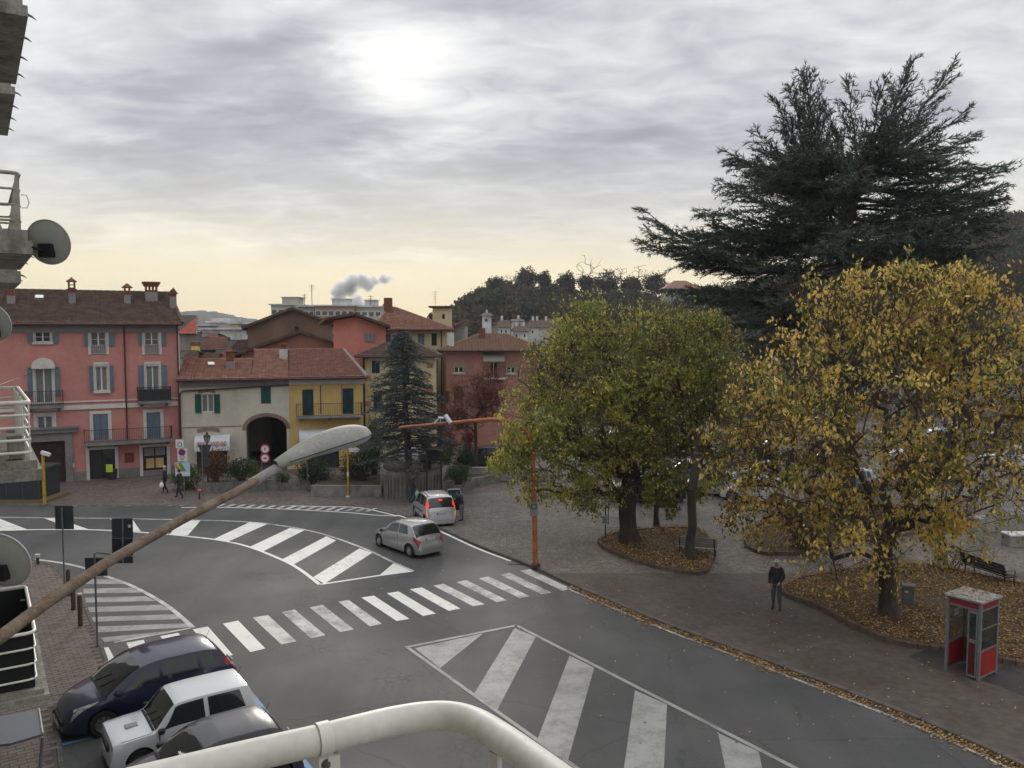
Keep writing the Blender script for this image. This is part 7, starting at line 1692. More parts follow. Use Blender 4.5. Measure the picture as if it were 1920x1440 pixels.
JK = cloth('jacket_black', (.035, .037, .045)); JN = cloth('jacket_navy', (.028, .034, .065)); JG = cloth('jacket_grey_green', (.055, .055, .05)); TR = cloth('trousers_dark', (.03, .033, .04)); JE = cloth('jeans_blue', (.04, .065, .13)); TG = cloth('trousers_grey', (.075, .082, .095)); TL = cloth('trousers_pale', (.22, .23, .25))
WCAP = mat('white_cloth', (.65, .65, .64), .8)
def gl_(px, py, z=0.0): g = G(px, py, z); return (g.x, g.y, z)
person('man in white cap and dark jacket standing on the footway by the leaf bed', gl_(1455, 1143, .10), (-.55, -.85), dict(le=(-.25, .02, 1.16), lw=(-.16, .20, 1.02), re=(.24, -.04, 1.15), rw=(.22, .06, .90), la=(-.14, .02, .09), lt=(-.17, .17, .035), lk=(-.12, .03, .49), ra=(.10, -.02, .09)), (JK, TG), 1.80, cap=WCAP)
o, J, k_ = person('man in dark jacket and blue jeans carrying a green bag by the planter', gl_(773, 944, .01), (.75, .45), dict(rw=(.27, .14, .90), lw=(-.20, -.05, .88), rk=(.09, .10, .50), ra=(.08, .10, .10), rt=(.08, .25, .04), la=(-.10, -.14, .10), lk=(-.10, .0, .50)), (JG, JE), 1.78)
person('person in navy jacket and pale trousers leaning at the open car door', gl_(866, 977, .03), (-.9, .42), dict(waist=(0, .04, 1.10), chest=(0, .13, 1.28), neck=(0, .20, 1.42), head0=(0, .23, 1.48), head1=(0, .26, 1.55), head2=(0, .27, 1.63), ls=(-.17, .15, 1.36), rs=(.17, .15, 1.36), le=(-.22, .28, 1.12), lw=(-.15, .44, 1.05), re=(.22, .26, 1.12), rw=(.16, .42, 1.02)), (JN, TL), 1.66, shoe=(.02, .02, .02))
o2, J2, k2 = person('walker in dark blue coat and pale hat carrying a white bag by the signs', gl_(310, 925, .01), (-.95, -.2), dict(rk=(.09, .12, .50), ra=(.08, .12, .10), rt=(.08, .27, .05), la=(-.10, -.18, .12), lt=(-.10, -.06, .04), rw=(.25, -.05, .88), lw=(-.24, .12, .9)), (JN, TR), 1.70, cap=mat('beige_cloth', (.40, .36, .28), .9), coat_len=.25)
person('walker in long black coat striding past the low planter by the signs', gl_(337, 935, .01), (-.95, .1), dict(rk=(.09, .16, .50), ra=(.08, .22, .12), rt=(.08, .36, .06), la=(-.10, -.26, .12), lt=(-.10, -.14, .04), lk=(-.1, -.05, .5), rw=(.25, -.12, .9), lw=(-.24, .18, .92)), (JK, TR), 1.76, coat_len=.28)
def bag(label, p, c, h_=.34, w=.26):
 m = MB(); pts = [(.02, 0), (w * .42, .02), (w * .5, h_ * .35), (w * .42, h_ * .7), (w * .12, h_ * .92), (w * .1, h_)]
 m.lathe(pts, p, n=9); o_ = m.build('carrier_bag', mat('bag_' + label[:4], c, .5), None, smooth=True); tag(o_, label, 'bag')
def hand_world(o_, J_, k__, s_): return o_.matrix_basis @ (Vector(J_[s_ + 'p']) * k__)
pb = hand_world(o, J, k_, 'r'); bag('green plastic carrier bag held by the man before the planter', pb - Vector((0, 0, .40)), (.25, .55, .28))
pb = hand_world(o2, J2, k2, 'l'); bag('white carrier bag held by the walker in the pale hat', pb - Vector((0, 0, .40)), (.75, .75, .75))
# ============================================================ PLANTERS, STREET FURNITURE, OUR OWN BUILDING
RIBC = mat('ribbed_concrete', (.26, .25, .225), .85, (.15, .145, .13), scale=1.2, coord='World', bump=.4, stain=(2.2, .8, (.05, .052, .045)), fine=.15)
SOIL = mat('planter_soil', (.06, .045, .03), .95, (.035, .03, .02), scale=3, coord='World', bump=.6, fine=.3)
def planter(name, label, pxs, hs, backY, ribs=False, thick=.16, soil_dz=.12):
 P = [G(*p, 0.0) for p in pxs]; Q = []; H = []
 for i in range(len(P) - 1):
  p0, p1, p2, p3 = P[max(i - 1, 0)], P[i], P[i + 1], P[min(i + 2, len(P) - 1)]
  for s_ in range(5):
   t_ = s_ / 5; Q.append(0.5 * ((2 * p1) + (-p0 + p2) * t_ + (2 * p0 - 5 * p1 + 4 * p2 - p3) * t_ ** 2 + (-p0 + 3 * p1 - 3 * p2 + p3) * t_ ** 3)); H.append(lerp(hs[i], hs[i + 1], t_))
 Q.append(P[-1]); H.append(hs[-1])
 t = thing(name, label, 'planter', tuple(P[len(P) // 2]))
 N_ = []
 for i in range(len(Q)):
  d = Q[min(i + 1, len(Q) - 1)] - Q[max(i - 1, 0)]; n_ = Vector((d.y, -d.x, 0)).normalized(); n_ = n_ if n_.y < 0 else -n_; N_.append(n_)
 m = MB(); 
 for i in range(len(Q) - 1):
  a, b, na, nb_ = Q[i], Q[i + 1], N_[i] * -thick, N_[i + 1] * -thick; ha, hb_ = Vector((0, 0, H[i])), Vector((0, 0, H[i + 1])); dn = Vector((0, 0, -.05))
  m.face([a + dn, b + dn, b + hb_, a + ha]); m.face([a + ha, b + hb_, b + nb_ + hb_, a + na + ha]); m.face([a + na + dn, b + nb_ + dn, b + nb_ + hb_, a + na + ha])
 m.build('wall', RIBC, t, weld=True)
 if ribs:
  m = MB()
  for i in range(len(Q) - 1):
   L = (Q[i + 1] - Q[i]).length; k_ = max(1, int(L / .24)); d = (Q[i + 1] - Q[i]).normalized()
   for j in range(k_):
    c = Q[i].lerp(Q[i + 1], (j + .5) / k_); h_ = lerp(H[i], H[i + 1], (j + .5) / k_) - .22; m.box(c + N_[i] * .015 + Vector((0, 0, h_ / 2)), (.12, .07, h_), Matrix.Rotation(math.atan2(d.y, d.x), 3, 'Z'), taper=.95)
  m.build('ribs', RIBC, t, kind='stuff')
 m = MB(); b0, b1 = Vector((Q[-1].x, backY, 0)), Vector((Q[0].x, backY, 0)); c = sum(Q, Vector()) / len(Q); c.y = lerp(c.y, backY, .5)
 ring = [q + N_[i] * -thick * .5 + Vector((0, 0, H[i] - soil_dz)) for i, q in enumerate(Q)] + [b0 + Vector((0, 0, H[-1] - soil_dz)), b1 + Vector((0, 0, H[0] - soil_dz))]
 cz = sum(r.z for r in ring) / len(ring)
 for i in range(len(ring)): m.face([ring[i], ring[(i + 1) % len(ring)], Vector((c.x, c.y, cz))])
 m.build('soil', SOIL, t, weld=True)
 return t
planter('curved_planter', 'tall curved ribbed concrete planter round the dark conifer', [(714, 915), (716, 928), (735, 935), (770, 936), (800, 933), (827, 926)], [1.55, 1.55, 1.55, 1.55, 1.5, 1.45], 53, ribs=True)
planter('low_planter', 'low pale concrete planter sweeping right from the tall curved one', [(828, 925.5), (860, 921), (900, 913), (935, 904), (960, 896)], [.72, .72, .62, .55, .5], 56)
planter('flower_bed_wall', 'long low weathered planter wall in front of the cream and ochre houses', [(370, 923), (440, 922), (500, 920), (582, 919)], [.5, .6, .68, .68], 52)
planter('flower_bed_wall', 'low dark planter wall between the yellow sign pole and the curved planter', [(583, 931), (650, 932), (715, 932)], [.68, .68, .7], 53)
p = V(905, 868, 52); m = MB(); m.box((p.x + 1.2, 53.5, .5), (6.0, .3, .9)); o_ = m.build('low_wall', CONC); tag(o_, 'pale low wall running right behind the round dark shrub', 'wall')
YEL = mat('yellow_pole_paint', (.50, .32, .02), .5, (.36, .22, .02), scale=6, coord='World', fine=.15)
ORG = mat('orange_pole_paint', (.42, .15, .05), .6, (.27, .085, .04), scale=3, coord='World', fine=.2, stain=(3, .5, (.10, .05, .035)))
GALV = mat('galvanised_steel', (.20, .205, .21), .5, (.14, .145, .15), scale=4, coord='World', metal=.5)
SBACK = mat('sign_back', (.045, .052, .06), .55, (.035, .04, .045), scale=2, coord='World')
SWHITE = mat('sign_white', (.60, .61, .62), .5); SRED = mat('sign_red', (.38, .03, .04), .5); SBLUE = mat('sign_blue', (.05, .05, .25), .5); SBLK = mat('sign_black', (.02, .02, .02), .6)
SGRN = mat('sign_green', (.08, .28, .08), .6); SYEL = mat('sign_yellow', (.65, .52, .10), .6); SLBL = mat('sign_light_blue', (.42, .52, .62), .6); SOR = mat('sign_orange', (.50, .14, .05), .6)
def pole(name, label, cat, base, h_, r_, material, n=10, lean=(0, 0)):
 t = thing(name, label, cat, tuple(base)); m = MB(); m.tube([base, base + Vector((lean[0], lean[1], h_))], r_, n); m.build('post', material, t, smooth=True); return t
CAMR = Matrix.Identity(3)
b = G(84, 947, .01); h_ = (947 - 852) * b.y / FPX
t = pole('camera_pole', 'yellow pole topped by a white security camera at the far left', 'pole', b, h_, .085, YEL)
m = MB(); c = b + Vector((0, 0, h_)); m.box(c + Vector((.22, -.1, .12)), (.50, .18, .18), Matrix.Rotation(R(18), 3, 'Y')); cm_ = m.build('camera', SWHITE, t); m = MB(); m.tube([c, c + Vector((.12, 0, .08))], .035, 6); m.build('bracket', SWHITE, t)
m = MB(); m.box(b + Vector((0, 0, .04)), (.4, .4, .08)); m.build('base_plate', GALV, t)
b = G(653, 932, .01); h_ = (932 - 838) * b.y / FPX
t = pole('sign_pole', 'yellow pole with a white direction arrow beyond the street lamp head', 'sign', b, h_, .06, YEL)
m = MB(); z = h_ - .12; m.prism([b + Vector((.08, -.06, z - .12)), b + Vector((.62, -.06, z - .12)), b + Vector((.74, -.06, z)), b + Vector((.62, -.06, z + .12)), b + Vector((.08, -.06, z + .12))], (0, .03, 0)); m.build('arrow_board', SWHITE, t)
m = MB(); m.lathe([(.068, 1.25), (.068, 1.50)], b, n=10); m.build('white_band', SWHITE, t); m = MB(); m.lathe([(.001, .10), (.13, .08), (.13, 0)], b, n=12); m.build('base_plate', SWHITE, t)
b = G(580, 919, .01); b.y -= .4; t = pole('grey_post', 'thin grey post with a small round knob before the dark hedge', 'post', b, 1.75, .035, GALV); m = MB(); m.lathe([(.001, .09), (.07, .05), (.09, 0), (.07, -.05), (.001, -.09)], b + Vector((.06, 0, .95)), n=10); m.build('knob', GALV, t)
b = G(497, 921, .01); b.y -= .5; s = b.y / FPX; t = pole('round_signs_post', 'grey post with two round red rimmed signs in front of the carriage arch', 'sign', b, (921 - 834) * s, .035, GALV)
for k_, py in enumerate((842, 859)):
 c = V(497, py, b.y - .07); m = MB(); m.lathe([(.30, .0), (.30, .02), (.001, .02)], c, ax=(0, -1, 0), n=24); ring_ = m.build('sign_plate', SRED, t)
 m = MB(); m.lathe([(.215, .024), (.001, .024)], c, ax=(0, -1, 0), n=24); m.build('sign_face', SWHITE, ring_)
 m = MB()
 if k_ == 0: m.box(c + Vector((0, -.028, .0)), (.05, .004, .16)); m.box(c + Vector((0, -.028, .11)), (.045, .004, .045)); m.box(c + Vector((0, -.029, .02)), (.12, .003, .03))
 else: m.box(c + Vector((0, -.028, -.01)), (.19, .004, .07)); m.box(c + Vector((.05, -.029, .03)), (.08, .003, .05))
 m.build('symbol', SBLK, ring_)
b = G(346, 927, .01); s = b.y / FPX; t = pole('sign_stack', 'stack of three signs with a no parking disc over a coloured slanted stripe board', 'sign', b, (927 - 824) * s, .04, GALV)
def plate(t, px0, py0, px1, py1, Y, material, nm='sign_plate', parent=None, th=.03):
 a, c = V(px0, py1, Y), V(px1, py0, Y); m = MB(); m.box2((a.x, Y, a.z), (c.x, Y + th, c.z)); return m.build(nm, material, parent or t)
Y = b.y - .12
s1_ = plate(t, 329.5, 824, 344, 840, Y, SWHITE); c = V(337, 833.5, Y - .004); m = MB(); m.lathe([(.14, 0), (.10, 0)], c, ax=(0, -1, 0), n=20); m.build('ring_symbol', SBLUE, s1_)
s2_ = plate(t, 333, 841, 350.5, 865, Y, SWHITE); c = V(341, 848, Y - .006); m = MB(); m.lathe([(.21, 0), (.001, 0)], c, ax=(0, -1, 0), n=24); m.build('disc', SBLUE, s2_)
m = MB(); m.lathe([(.215, .004), (.165, .004)], c, ax=(0, -1, 0), n=24); m.box(c + Vector((0, -.006, 0)), (.38, .003, .045), Matrix.Rotation(R(45), 3, 'Y')); m.build('red_ring', SRED, s2_)
for k_ in range(3): m = MB(); m.box(V(341.5, 856.5 + k_ * 2.6, Y - .006), (.34 - .06 * k_, .004, .035)); m.build('text_line', SGRN if k_ == 0 else GALV, s2_)
s3_ = plate(t, 328.5, 867, 355.5, 893, Y, SLBL)
def pxpoly(pts, Y, material, parent, nm): m = MB(); m.prism([V(px, py, Y) for px, py in pts], (0, .003, 0)); m.build(nm, material, parent)
pxpoly([(329, 868), (333, 868), (345, 883), (335, 883), (329, 876)], Y - .008, SOR, s3_, 'orange_stripe'); pxpoly([(329, 868), (336, 868), (343, 880), (339, 882)], Y - .012, SYEL, s3_, 'yellow_stripe'); pxpoly([(334.5, 868), (340, 868.5), (349, 883.5), (340, 883.5)], Y - .016, SGRN, s3_, 'green_stripe')
pxpoly([(329, 884.5), (355, 886), (355, 892.5), (329, 892.5)], Y - .008, SWHITE, s3_, 'white_strip')
b = V(390, 905, 51.5); b.z = .3; top = V(390, 829, 51.5).z; t = pole('lantern_post', 'black old style lantern post in front of the shop awning', 'street lamp', b, top - b.z, .045, IRON)
c = Vector((b.x, b.y, top)); s = 51.5 / FPX
m = MB(); m.lathe([(.13, 0), (.21, .34)], c, n=6); m.build('lantern_glass', mat('lantern_glass', (.25, .26, .25), .3, alpha=.8), t)
m = MB(); m.lathe([(.25, .34), (.19, .42), (.07, .50), (.05, .62), (.001, .66)], c, n=6); m.build('lantern_roof', IRON, t)
m = MB()
for k_ in range(6): a = 2 * pi * k_ / 6; m.tube([c + Vector((.135 * cos(a), .135 * sin(a), 0)), c + Vector((.215 * cos(a), .215 * sin(a), .34))], .012, 4)
m.build('lantern_frame', IRON, t)
b = G(381, 930, .01); s = b.y / FPX; t = pole('sign_back_post', 'grey post carrying the dark back of an inverted triangle sign', 'sign', b, (930 - 833) * s, .035, GALV)
Y = b.y + .06; pxpoly([(371, 834), (397, 834), (388, 856), (380, 856)], Y, SBACK, t, 'triangle_back')
c = V(386, 866, Y); m = MB(); m.lathe([(.30, .0), (.30, .02), (.001, .02)], c, ax=(0, -1, 0), n=20); m.build('disc_back', SBACK, t)
b = G(386, 930, .01); b.y -= 1.0; t = pole('red_topped_post', 'short dark post with a pinkish red top on the kerb by the low planter', 'post', b, .42, .05, SBACK); m = MB(); m.lathe([(.001, .62), (.10, .58), (.12, .5), (.08, .42)], b, n=10); m.build('red_top', mat('pink_red', (.55, .10, .12), .5), t)
pA, pB = V(800, 925, 47.6), V(827, 925, 47.6); t = thing('notice_board', 'dark notice board on two brown posts in front of the curved planter', 'notice board', (mid(pA.x, pB.x), 47.6, 0)); BRN = mat('brown_post', (.055, .04, .03), .8)
for px, pt_ in ((800, 842), (827, 846)): p = V(px, pt_, 47.6); m = MB(); m.box((p.x, 47.6, p.z / 2), (.10, .10, p.z)); m.build('post', BRN, t)
a, c = V(801.5, 864, 47.6), V(825.5, 845, 47.6); m = MB(); m.box2((a.x, 47.56, a.z), (c.x, 47.64, c.z)); m.build('board', mat('board_black', (.015, .015, .018), .6), t)
m = MB(); m.prism([V(798, 843, 47.4), V(830, 847, 47.4), V(830, 845, 47.4), V(798, 841, 47.4)], (0, .45, 0)); m.build('board_roof', BRN, t)
b = G(1004, 1062, .10); Yp = b.y; t = thing('orange_gantry_pole', 'rusty orange pole with a long curved arm reaching left over the street', 'pole', tuple(b))
hp = V(1000, 940, Yp).z; m = MB(); tp = V(1000, 830, Yp); tp.y = Yp
arm = [Vector((b.x, Yp, b.z - .05)), V(1001, 900, Yp), V(998, 845, Yp), V(990, 812, Yp), V(972, 795, Yp), V(945, 788, Yp), V(920, 786, Yp), V(880, 789.5, Yp), V(820, 795, Yp), V(750, 801.5, Yp)]
m.tube(arm, [.11, .10, .092, .088, .084, .08, .076, .07, .062, .055], 12); m.build('post', ORG, t, smooth=True)
m = MB(); m.lathe([(.20, .0), (.20, .10), (.13, .14)], b, n=14); m.build('base', mat('rust_dark', (.07, .04, .03), .8), t)
c = V(840, 786, Yp - .1); m = MB(); m.lathe([(.09, -.2), (.09, .2), (.001, .2)], c, ax=(.55, -.3, -.75), n=12); m.build('camera', SWHITE, t, smooth=True)
m = MB(); m.tube([V(814, 794, Yp - .05), V(824, 783, Yp - .05)], .03, 6); m.tube([V(822, 783, Yp - .05), V(832, 784, Yp - .05)], .05, 6); m.tube([V(826, 792, Yp - .05), V(826, 783, Yp - .05)], .02, 6); m.build('bracket', SWHITE, t)
pl = plate(t, 993.5, 942, 1008.5, 968, Yp - .16, mat('sign_greyed', (.20, .21, .19), .6)); c = V(1001, 950, Yp - .165); m = MB(); m.lathe([(.13, 0), (.09, 0)], c, ax=(0, -1, 0), n=20); m.build('ring_symbol', SBACK, pl)
b = G(1135, 1017, .12); t = pole('info_sign', 'small white lettered plate on a thin post at the tip of the leaf bed', 'sign', b, (1017 - 945) * b.y / FPX, .03, SBACK)
pl = plate(t, 1128, 967, 1139, 983, b.y - .06, SWHITE)
for k_ in range(4): m = MB(); m.box(V(1133.5, 970.5 + k_ * 3.1, b.y - .066), (.2, .004, .035)); m.build('text_line', SBLK, pl)
pl = plate(t, 1139.5, 945, 1141.5, 984, b.y + .1, SBACK)
b = G(1763, 1052, .12); t = pole('lamp_post', 'slim dark lamp post rising into the yellow crown by the long bench', 'street lamp', b, 4.6, .055, IRON); m = MB(); m.lathe([(.11, 0), (.11, .25), (.07, .5), (.056, .7)], b, n=12); m.build('foot', IRON, t)
c = b + Vector((0, 0, 4.6)); m = MB(); m.lathe([(.05, 0), (.2, .1), (.24, .3), (.15, .46), (.001, .5)], c, n=14); m.build('lamp_globe', mat('globe', (.45, .45, .42), .4), t)
t = pole('lamp_post', 'lamp post in the car park at the right edge', 'street lamp', V(1893, 905, 50) * 1.0 - Vector((0, 0, V(1893, 905, 50).z)), 5.2, .06, GALV)
m = MB(); c = V(1893, 905, 50); m.box((c.x, 50, 5.25), (.5, .3, .1)); m.build('lamp_head', GALV, t)
WOOD = mat('bench_wood', (.05, .038, .03), .75, (.03, .024, .02), scale=5, fine=.2); WOODL = mat('bench_wood_pale', (.33, .33, .33), .6, (.22, .22, .22), scale=5)
def bench(label, loc, rz, L=1.9, wood=WOOD):
 t = thing('bench', label, 'bench', loc, rz)
 for k_ in range(4): m = MB(); m.box((0, -.20 + k_ * .125, .44), (L, .10, .035)); m.build('seat_slat', wood, t, world=False)
 for k_ in range(4): m = MB(); m.box((0, .30 + k_ * .045, .56 + k_ * .115), (L, .028, .095), Matrix.Rotation(R(-18), 3, 'X')); m.build('back_slat', wood, t, world=False)
 for s_ in (-1, 1):
  x = s_ * (L / 2 - .12); m = MB(); m.tube([(x, -.28, 0), (x, -.20, .25), (x, -.22, .42), (x, .24, .41), (x, .33, .60), (x, .46, .96)], .024, 6); m.tube([(x, .40, 0), (x, .26, .22), (x, .24, .41)], .024, 6); m.tube([(x, -.24, .42), (x, -.26, .64), (x, .12, .66), (x, .36, .64)], .018, 6); m.build('cast_leg', IRON, t, world=False)
 return t
a, c = G(1812, 1075, .12), G(1900, 1105, .12); dd = (c - a).normalized()
bench('long dark wooden bench seen from behind at the far edge of the leaf bed', tuple(mid(a, c)), math.atan2(dd.y, dd.x) + pi, L=2.05)
g = G(1308, 1044, .12); bench('slatted bench seen end on beside the forked tree trunk', tuple(g), R(160), L=1.7, wood=WOODL)
g = G(1802, 985, .12); bench('small dark bench beyond the lamp post by the low grey wall', tuple(g), R(250), L=1.6)
a, c = G(1690, 1143, .12), G(1713, 1146, .12); dd = (c - a); t = thing('electric_cabinet', 'grey utility cabinet right behind the yellow tree trunk', 'cabinet', tuple(mid(a, c)), math.atan2(dd.y, dd.x)); GC = mat('grey_cabinet', (.13, .145, .155), .55, (.10, .11, .12), scale=3)
m = MB(); m.box((0, .18, .43), (dd.length, .34, .80)); m.build('case', GC, t, world=False); m = MB(); m.box((0, .0, .45), (dd.length * .88, .02, .66)); m.build('door', GC, t, world=False); m = MB(); m.box((0, .18, .85), (dd.length * 1.08, .40, .05)); m.build('lid', GC, t, world=False); m = MB(); m.box((-.05, -.014, .66), (.12, .006, .05)); m.build('label_plate', SWHITE, t, world=False)
a, c = G(1830, 1012, .10), G(1990, 1012, .10)
t = thing('low_wall', 'low grey block wall with pale top slabs at the right edge', 'wall', tuple(a)); b0 = G(1826, 1012, .1); b1 = G(1826, 1012, .1)
m = MB(); m.box((b0.x + .15, b0.y, .62), (.36, .5, 1.05)); m.build('end_pier', GREYST, t); m = MB(); m.box((b0.x + 4.3, b0.y + 2.2, .50), (8, .22, .8), Matrix.Rotation(R(14), 3, 'Z')); m.build('wall', GREYST, t)
e = G(1895, 1026, .1); m = MB(); m.box((e.x + 1.6, e.y + .3, .36), (3.3, .7, .5)); m.build('slab_block', GREYST, t); m = MB(); m.box((e.x + 1.6, e.y + .3, .64), (3.4, .8, .06)); m.build('top_slab', TRIMW, t)
for k_, (px0, px1, Y, hgt, mm) in enumerate(((1010, 1330, 88, 2.2, GREYST), (1330, 2100, 94, 2.4, CONC))):
 a, c = V(px0, 700, Y), V(px1, 700, Y); m = MB(); m.box2((a.x, Y, 0), (c.x, Y + .3, hgt)); tag(m.build('boundary_wall', mm), ['grey boundary wall behind the green trees', 'pale boundary wall behind the car park at right'][k_], 'wall')
for k_, (px, Y, w, hgt) in enumerate(((1040, 96, 130, 130), (1150, 98, 150, 150), (1270, 100, 130, 120), (1390, 92, 130, 170), (1500, 90, 150, 190), (1620, 92, 150, 200), (1740, 94, 150, 190), (1850, 96, 150, 180), (1960, 96, 150, 190))):
 g = V(px, 700, Y); s = Y / FPX; g.z = 0
 bush('background_tree', 'dark tree beyond the boundary wall, ' + ['first from the left behind the green crown', 'second from the left behind the green crown', 'low one between the green crowns', 'left of the cedar trunk', 'behind the left side of the cedar', 'behind the cedar trunk', 'behind the middle of the yellow crown', 'behind the right part of the yellow crown', 'at the far right edge'][k_] , (g.x, Y, hgt * s * .5 + .5), (w * s * .5, 3.5, hgt * s * .5), 1500, .55, [FOR[0], HG[1], FOR[2]], 400 + k_, cat='tree', group='dark trees beyond the boundary wall', aspect=.7)
# ---- telephone booth
A0, B0 = G(1770, 1256, .105), G(1835, 1278, .105); e1 = (B0 - A0); Wb = e1.length; e1.normalize(); e2 = Vector((-e1.y, e1.x, 0)); Hb = 2.22
C0 = G(1872, 1257, .105); Db = (C0 - B0).dot(e2); Db = max(.8, min(Db, 1.05))
ALU = mat('booth_aluminium', (.24, .255, .26), .45, (.19, .20, .205), scale=5, metal=.4); REDP = mat('booth_red_panel', (.29, .018, .014), .5, (.23, .016, .012), scale=3); BGL = mat('booth_glass', (.03, .035, .035), .08, alpha=.42, spec=.7)
REDF = mat('booth_red_fascia', (.22, .018, .022), .5); BROOF = mat('booth_roof', (.36, .34, .32), .8, (.22, .20, .18), scale=6, fine=.2, bump=.3)
bt = thing('telephone_booth', 'red panelled aluminium telephone booth on the footway at the right', 'telephone booth', tuple(A0), math.atan2(e1.y, e1.x))
w = .075
def bx_(nm, x0, x1, y0, y1, z0, z1, material, par=None): m = MB(); m.box2((x0, y0, z0), (x1, y1, z1)); return m.build(nm, material, par or bt, world=False)
for x in (0, Wb - w):
 for y in (0, Db - w): bx_('corner_post', x, x + w, y, y + w, 0, Hb - .03, ALU)
bx_('roof', -.05, Wb + .05, -.05, Db + .05, Hb, Hb + .05, BROOF)
for nm, x0, x1, y0, y1 in (('f', w, Wb - w, .01, .05), ('b', w, Wb - w, Db - .05, Db - .01), ('l', .01, .05, w, Db - w), ('r', Wb - .05, Wb - .01, w, Db - w)):
 bx_('fascia', x0, x1, y0, y1, Hb - .20, Hb - .05, REDF); bx_('top_rail', x0, x1, y0 + .002, y1 - .002, Hb - .25, Hb - .203, ALU); bx_('roof_rail', x0, x1, y0 + .002, y1 - .002, Hb - .047, Hb - .002, ALU)
 if nm == 'f': continue
 bx_('bottom_rail', x0, x1, y0 + .003, y1 - .003, .04, .10, ALU); bx_('mid_rail', x0, x1, y0 + .003, y1 - .003, .80, .85, ALU)
 bx_('red_panel', x0, x1, y0 + .012, y1 - .012, .103, .797, REDP); bx_('glass_pane', x0, x1, y0 + .017, y1 - .017, .853, 1.43, BGL); bx_('cross_rail', x0, x1, y0 + .004, y1 - .004, 1.433, 1.465, ALU); bx_('glass_pane', x0, x1, y0 + .017, y1 - .017, 1.468, Hb - .253, BGL)
xd0, xd1 = Wb - w - .27, Wb - w - .01
dr_ = bx_('door', xd0, xd0 + .035, -.02, .02, .06, Hb - .27, ALU); bx_('stile', xd1 - .035, xd1, -.02, .02, .06, Hb - .27, ALU, dr_)
for z0, z1 in ((.06, .12), (1.05, 1.15), (Hb - .33, Hb - .27)): bx_('door_rail', xd0 + .036, xd1 - .036, -.018, .018, z0, z1, ALU, dr_)
bx_('door_glass', xd0 + .036, xd1 - .036, -.005, .005, 1.153, Hb - .333, BGL, dr_); bx_('door_panel', xd0 + .036, xd1 - .036, -.005, .005, .123, 1.047, mat('door_dark_red', (.09, .015, .015), .4), dr_)
ph = bx_('telephone', Wb * .35, Wb * .65, Db - .26, Db - .06, .98, 1.50, GC); bx_('handset', Wb * .30, Wb * .345, Db - .24, Db - .18, 1.10, 1.34, SBLK, ph); bx_('shelf', Wb * .25, Wb * .8, Db - .36, Db - .06, .92, .95, ALU)
bx_('notice', .055, .06, Db * .35, Db * .6, 1.55, 1.75, SWHITE)
P = np.stack([RNG.uniform(-.03, Wb + .03, 150), RNG.uniform(-.03, Db + .03, 150), np.full(150, Hb + .06)], 1); Mw = np.array(world_m(bt)); P = P @ Mw[:3, :3].T + Mw[:3, 3]
v, f = leaf_quads(P, .075); tag(np_mesh('fallen_leaves', v, f, LEAFM, RNG.integers(0, 4, 150), kind='stuff'), 'dry leaves lying on the telephone booth roof', 'leaves')
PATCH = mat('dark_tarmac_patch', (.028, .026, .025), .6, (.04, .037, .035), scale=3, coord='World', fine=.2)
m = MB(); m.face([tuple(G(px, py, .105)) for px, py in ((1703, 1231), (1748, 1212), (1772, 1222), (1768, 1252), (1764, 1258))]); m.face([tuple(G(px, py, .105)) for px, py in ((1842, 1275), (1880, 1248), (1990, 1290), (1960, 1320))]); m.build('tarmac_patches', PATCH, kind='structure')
# ---- bollards and road signs near our pavement
BOLM = mat('bollard_brown', (.085, .055, .045), .7, (.06, .04, .035), scale=5, fine=.2)
for k_, (px, pyb, pyt, lab) in enumerate(((129, 1117, 1066, 'brown bollard furthest along the left kerb'), (138, 1143, 1086, 'middle brown bollard of the left kerb row'), (151, 1173, 1113, 'nearest brown bollard with a small white cap on the left kerb'))):
 b = G(px, pyb, .10); h_ = (pyb - pyt) * b.y / FPX; m = MB(); m.lathe([(.075, 0), (.075, h_ * .9), (.055, h_ * .94), (.055, h_), (.001, h_ + .01)], b, n=12); o_ = m.build('bollard', BOLM, smooth=True); tag(o_, lab, 'bollard', 'bollards along the left kerb')
 if k_ == 2: m = MB(); m.lathe([(.08, h_ + .002), (.08, h_ + .05), (.001, h_ + .06)], b, n=12); m.build('cap', TRIMW, o_)
b = G(71, 1058, .10); m = MB(); m.lathe([(.06, 0), (.06, .35), (.09, .36), (.09, .42), (.001, .44)], b, n=10); o_ = m.build('low_post', BOLM); tag(o_, 'short white topped post at the far corner of the left pavement', 'post'); m = MB(); m.lathe([(.1, .30), (.1, .43), (.001, .45)], b, n=10); m.build('cap', TRIMW, o_)
b = G(121, 1095, .10); Yb = b.y; t = pole('road_sign', 'dark back of a square road sign on a post, leftmost of the three', 'sign', b, (1095 - 948) * Yb / FPX, .032, GALV); plate(t, 104, 948.5, 136.5, 992.5, Yb + .05, SBACK)
b = G(183, 1212, .10); Yb = b.y; t = pole('road_sign', 'tall post with grey sign backs on a side bracket beside the hatched corner', 'sign', b, (1212 - 1030) * Yb / FPX, .032, GALV)
plate(t, 160, 1046, 200, 1080, Yb + .05, SBACK)
plate(t, 210, 972, 248, 1009, Yb + .05, SBACK); plate(t, 210.5, 1009.5, 248, 1041, Yb + .055, mat('sign_back_darker', (.02, .024, .03), .55)); plate(t, 213, 1044, 248.5, 1056, Yb + .05, SBACK)
m = MB(); a = V(180, 1036, Yb); c = V(249, 1042.5, Yb); m.tube([(a.x, Yb, a.z), (c.x, Yb, c.z)], .03, 8); m.build('side_bracket', GALV, t); m = MB(); a = V(230, 970, Yb); c = V(230, 1056, Yb); m.tube([(a.x, Yb - .0, a.z), (c.x, Yb - .0, c.z)], .03, 8); m.build('short_post', GALV, t)
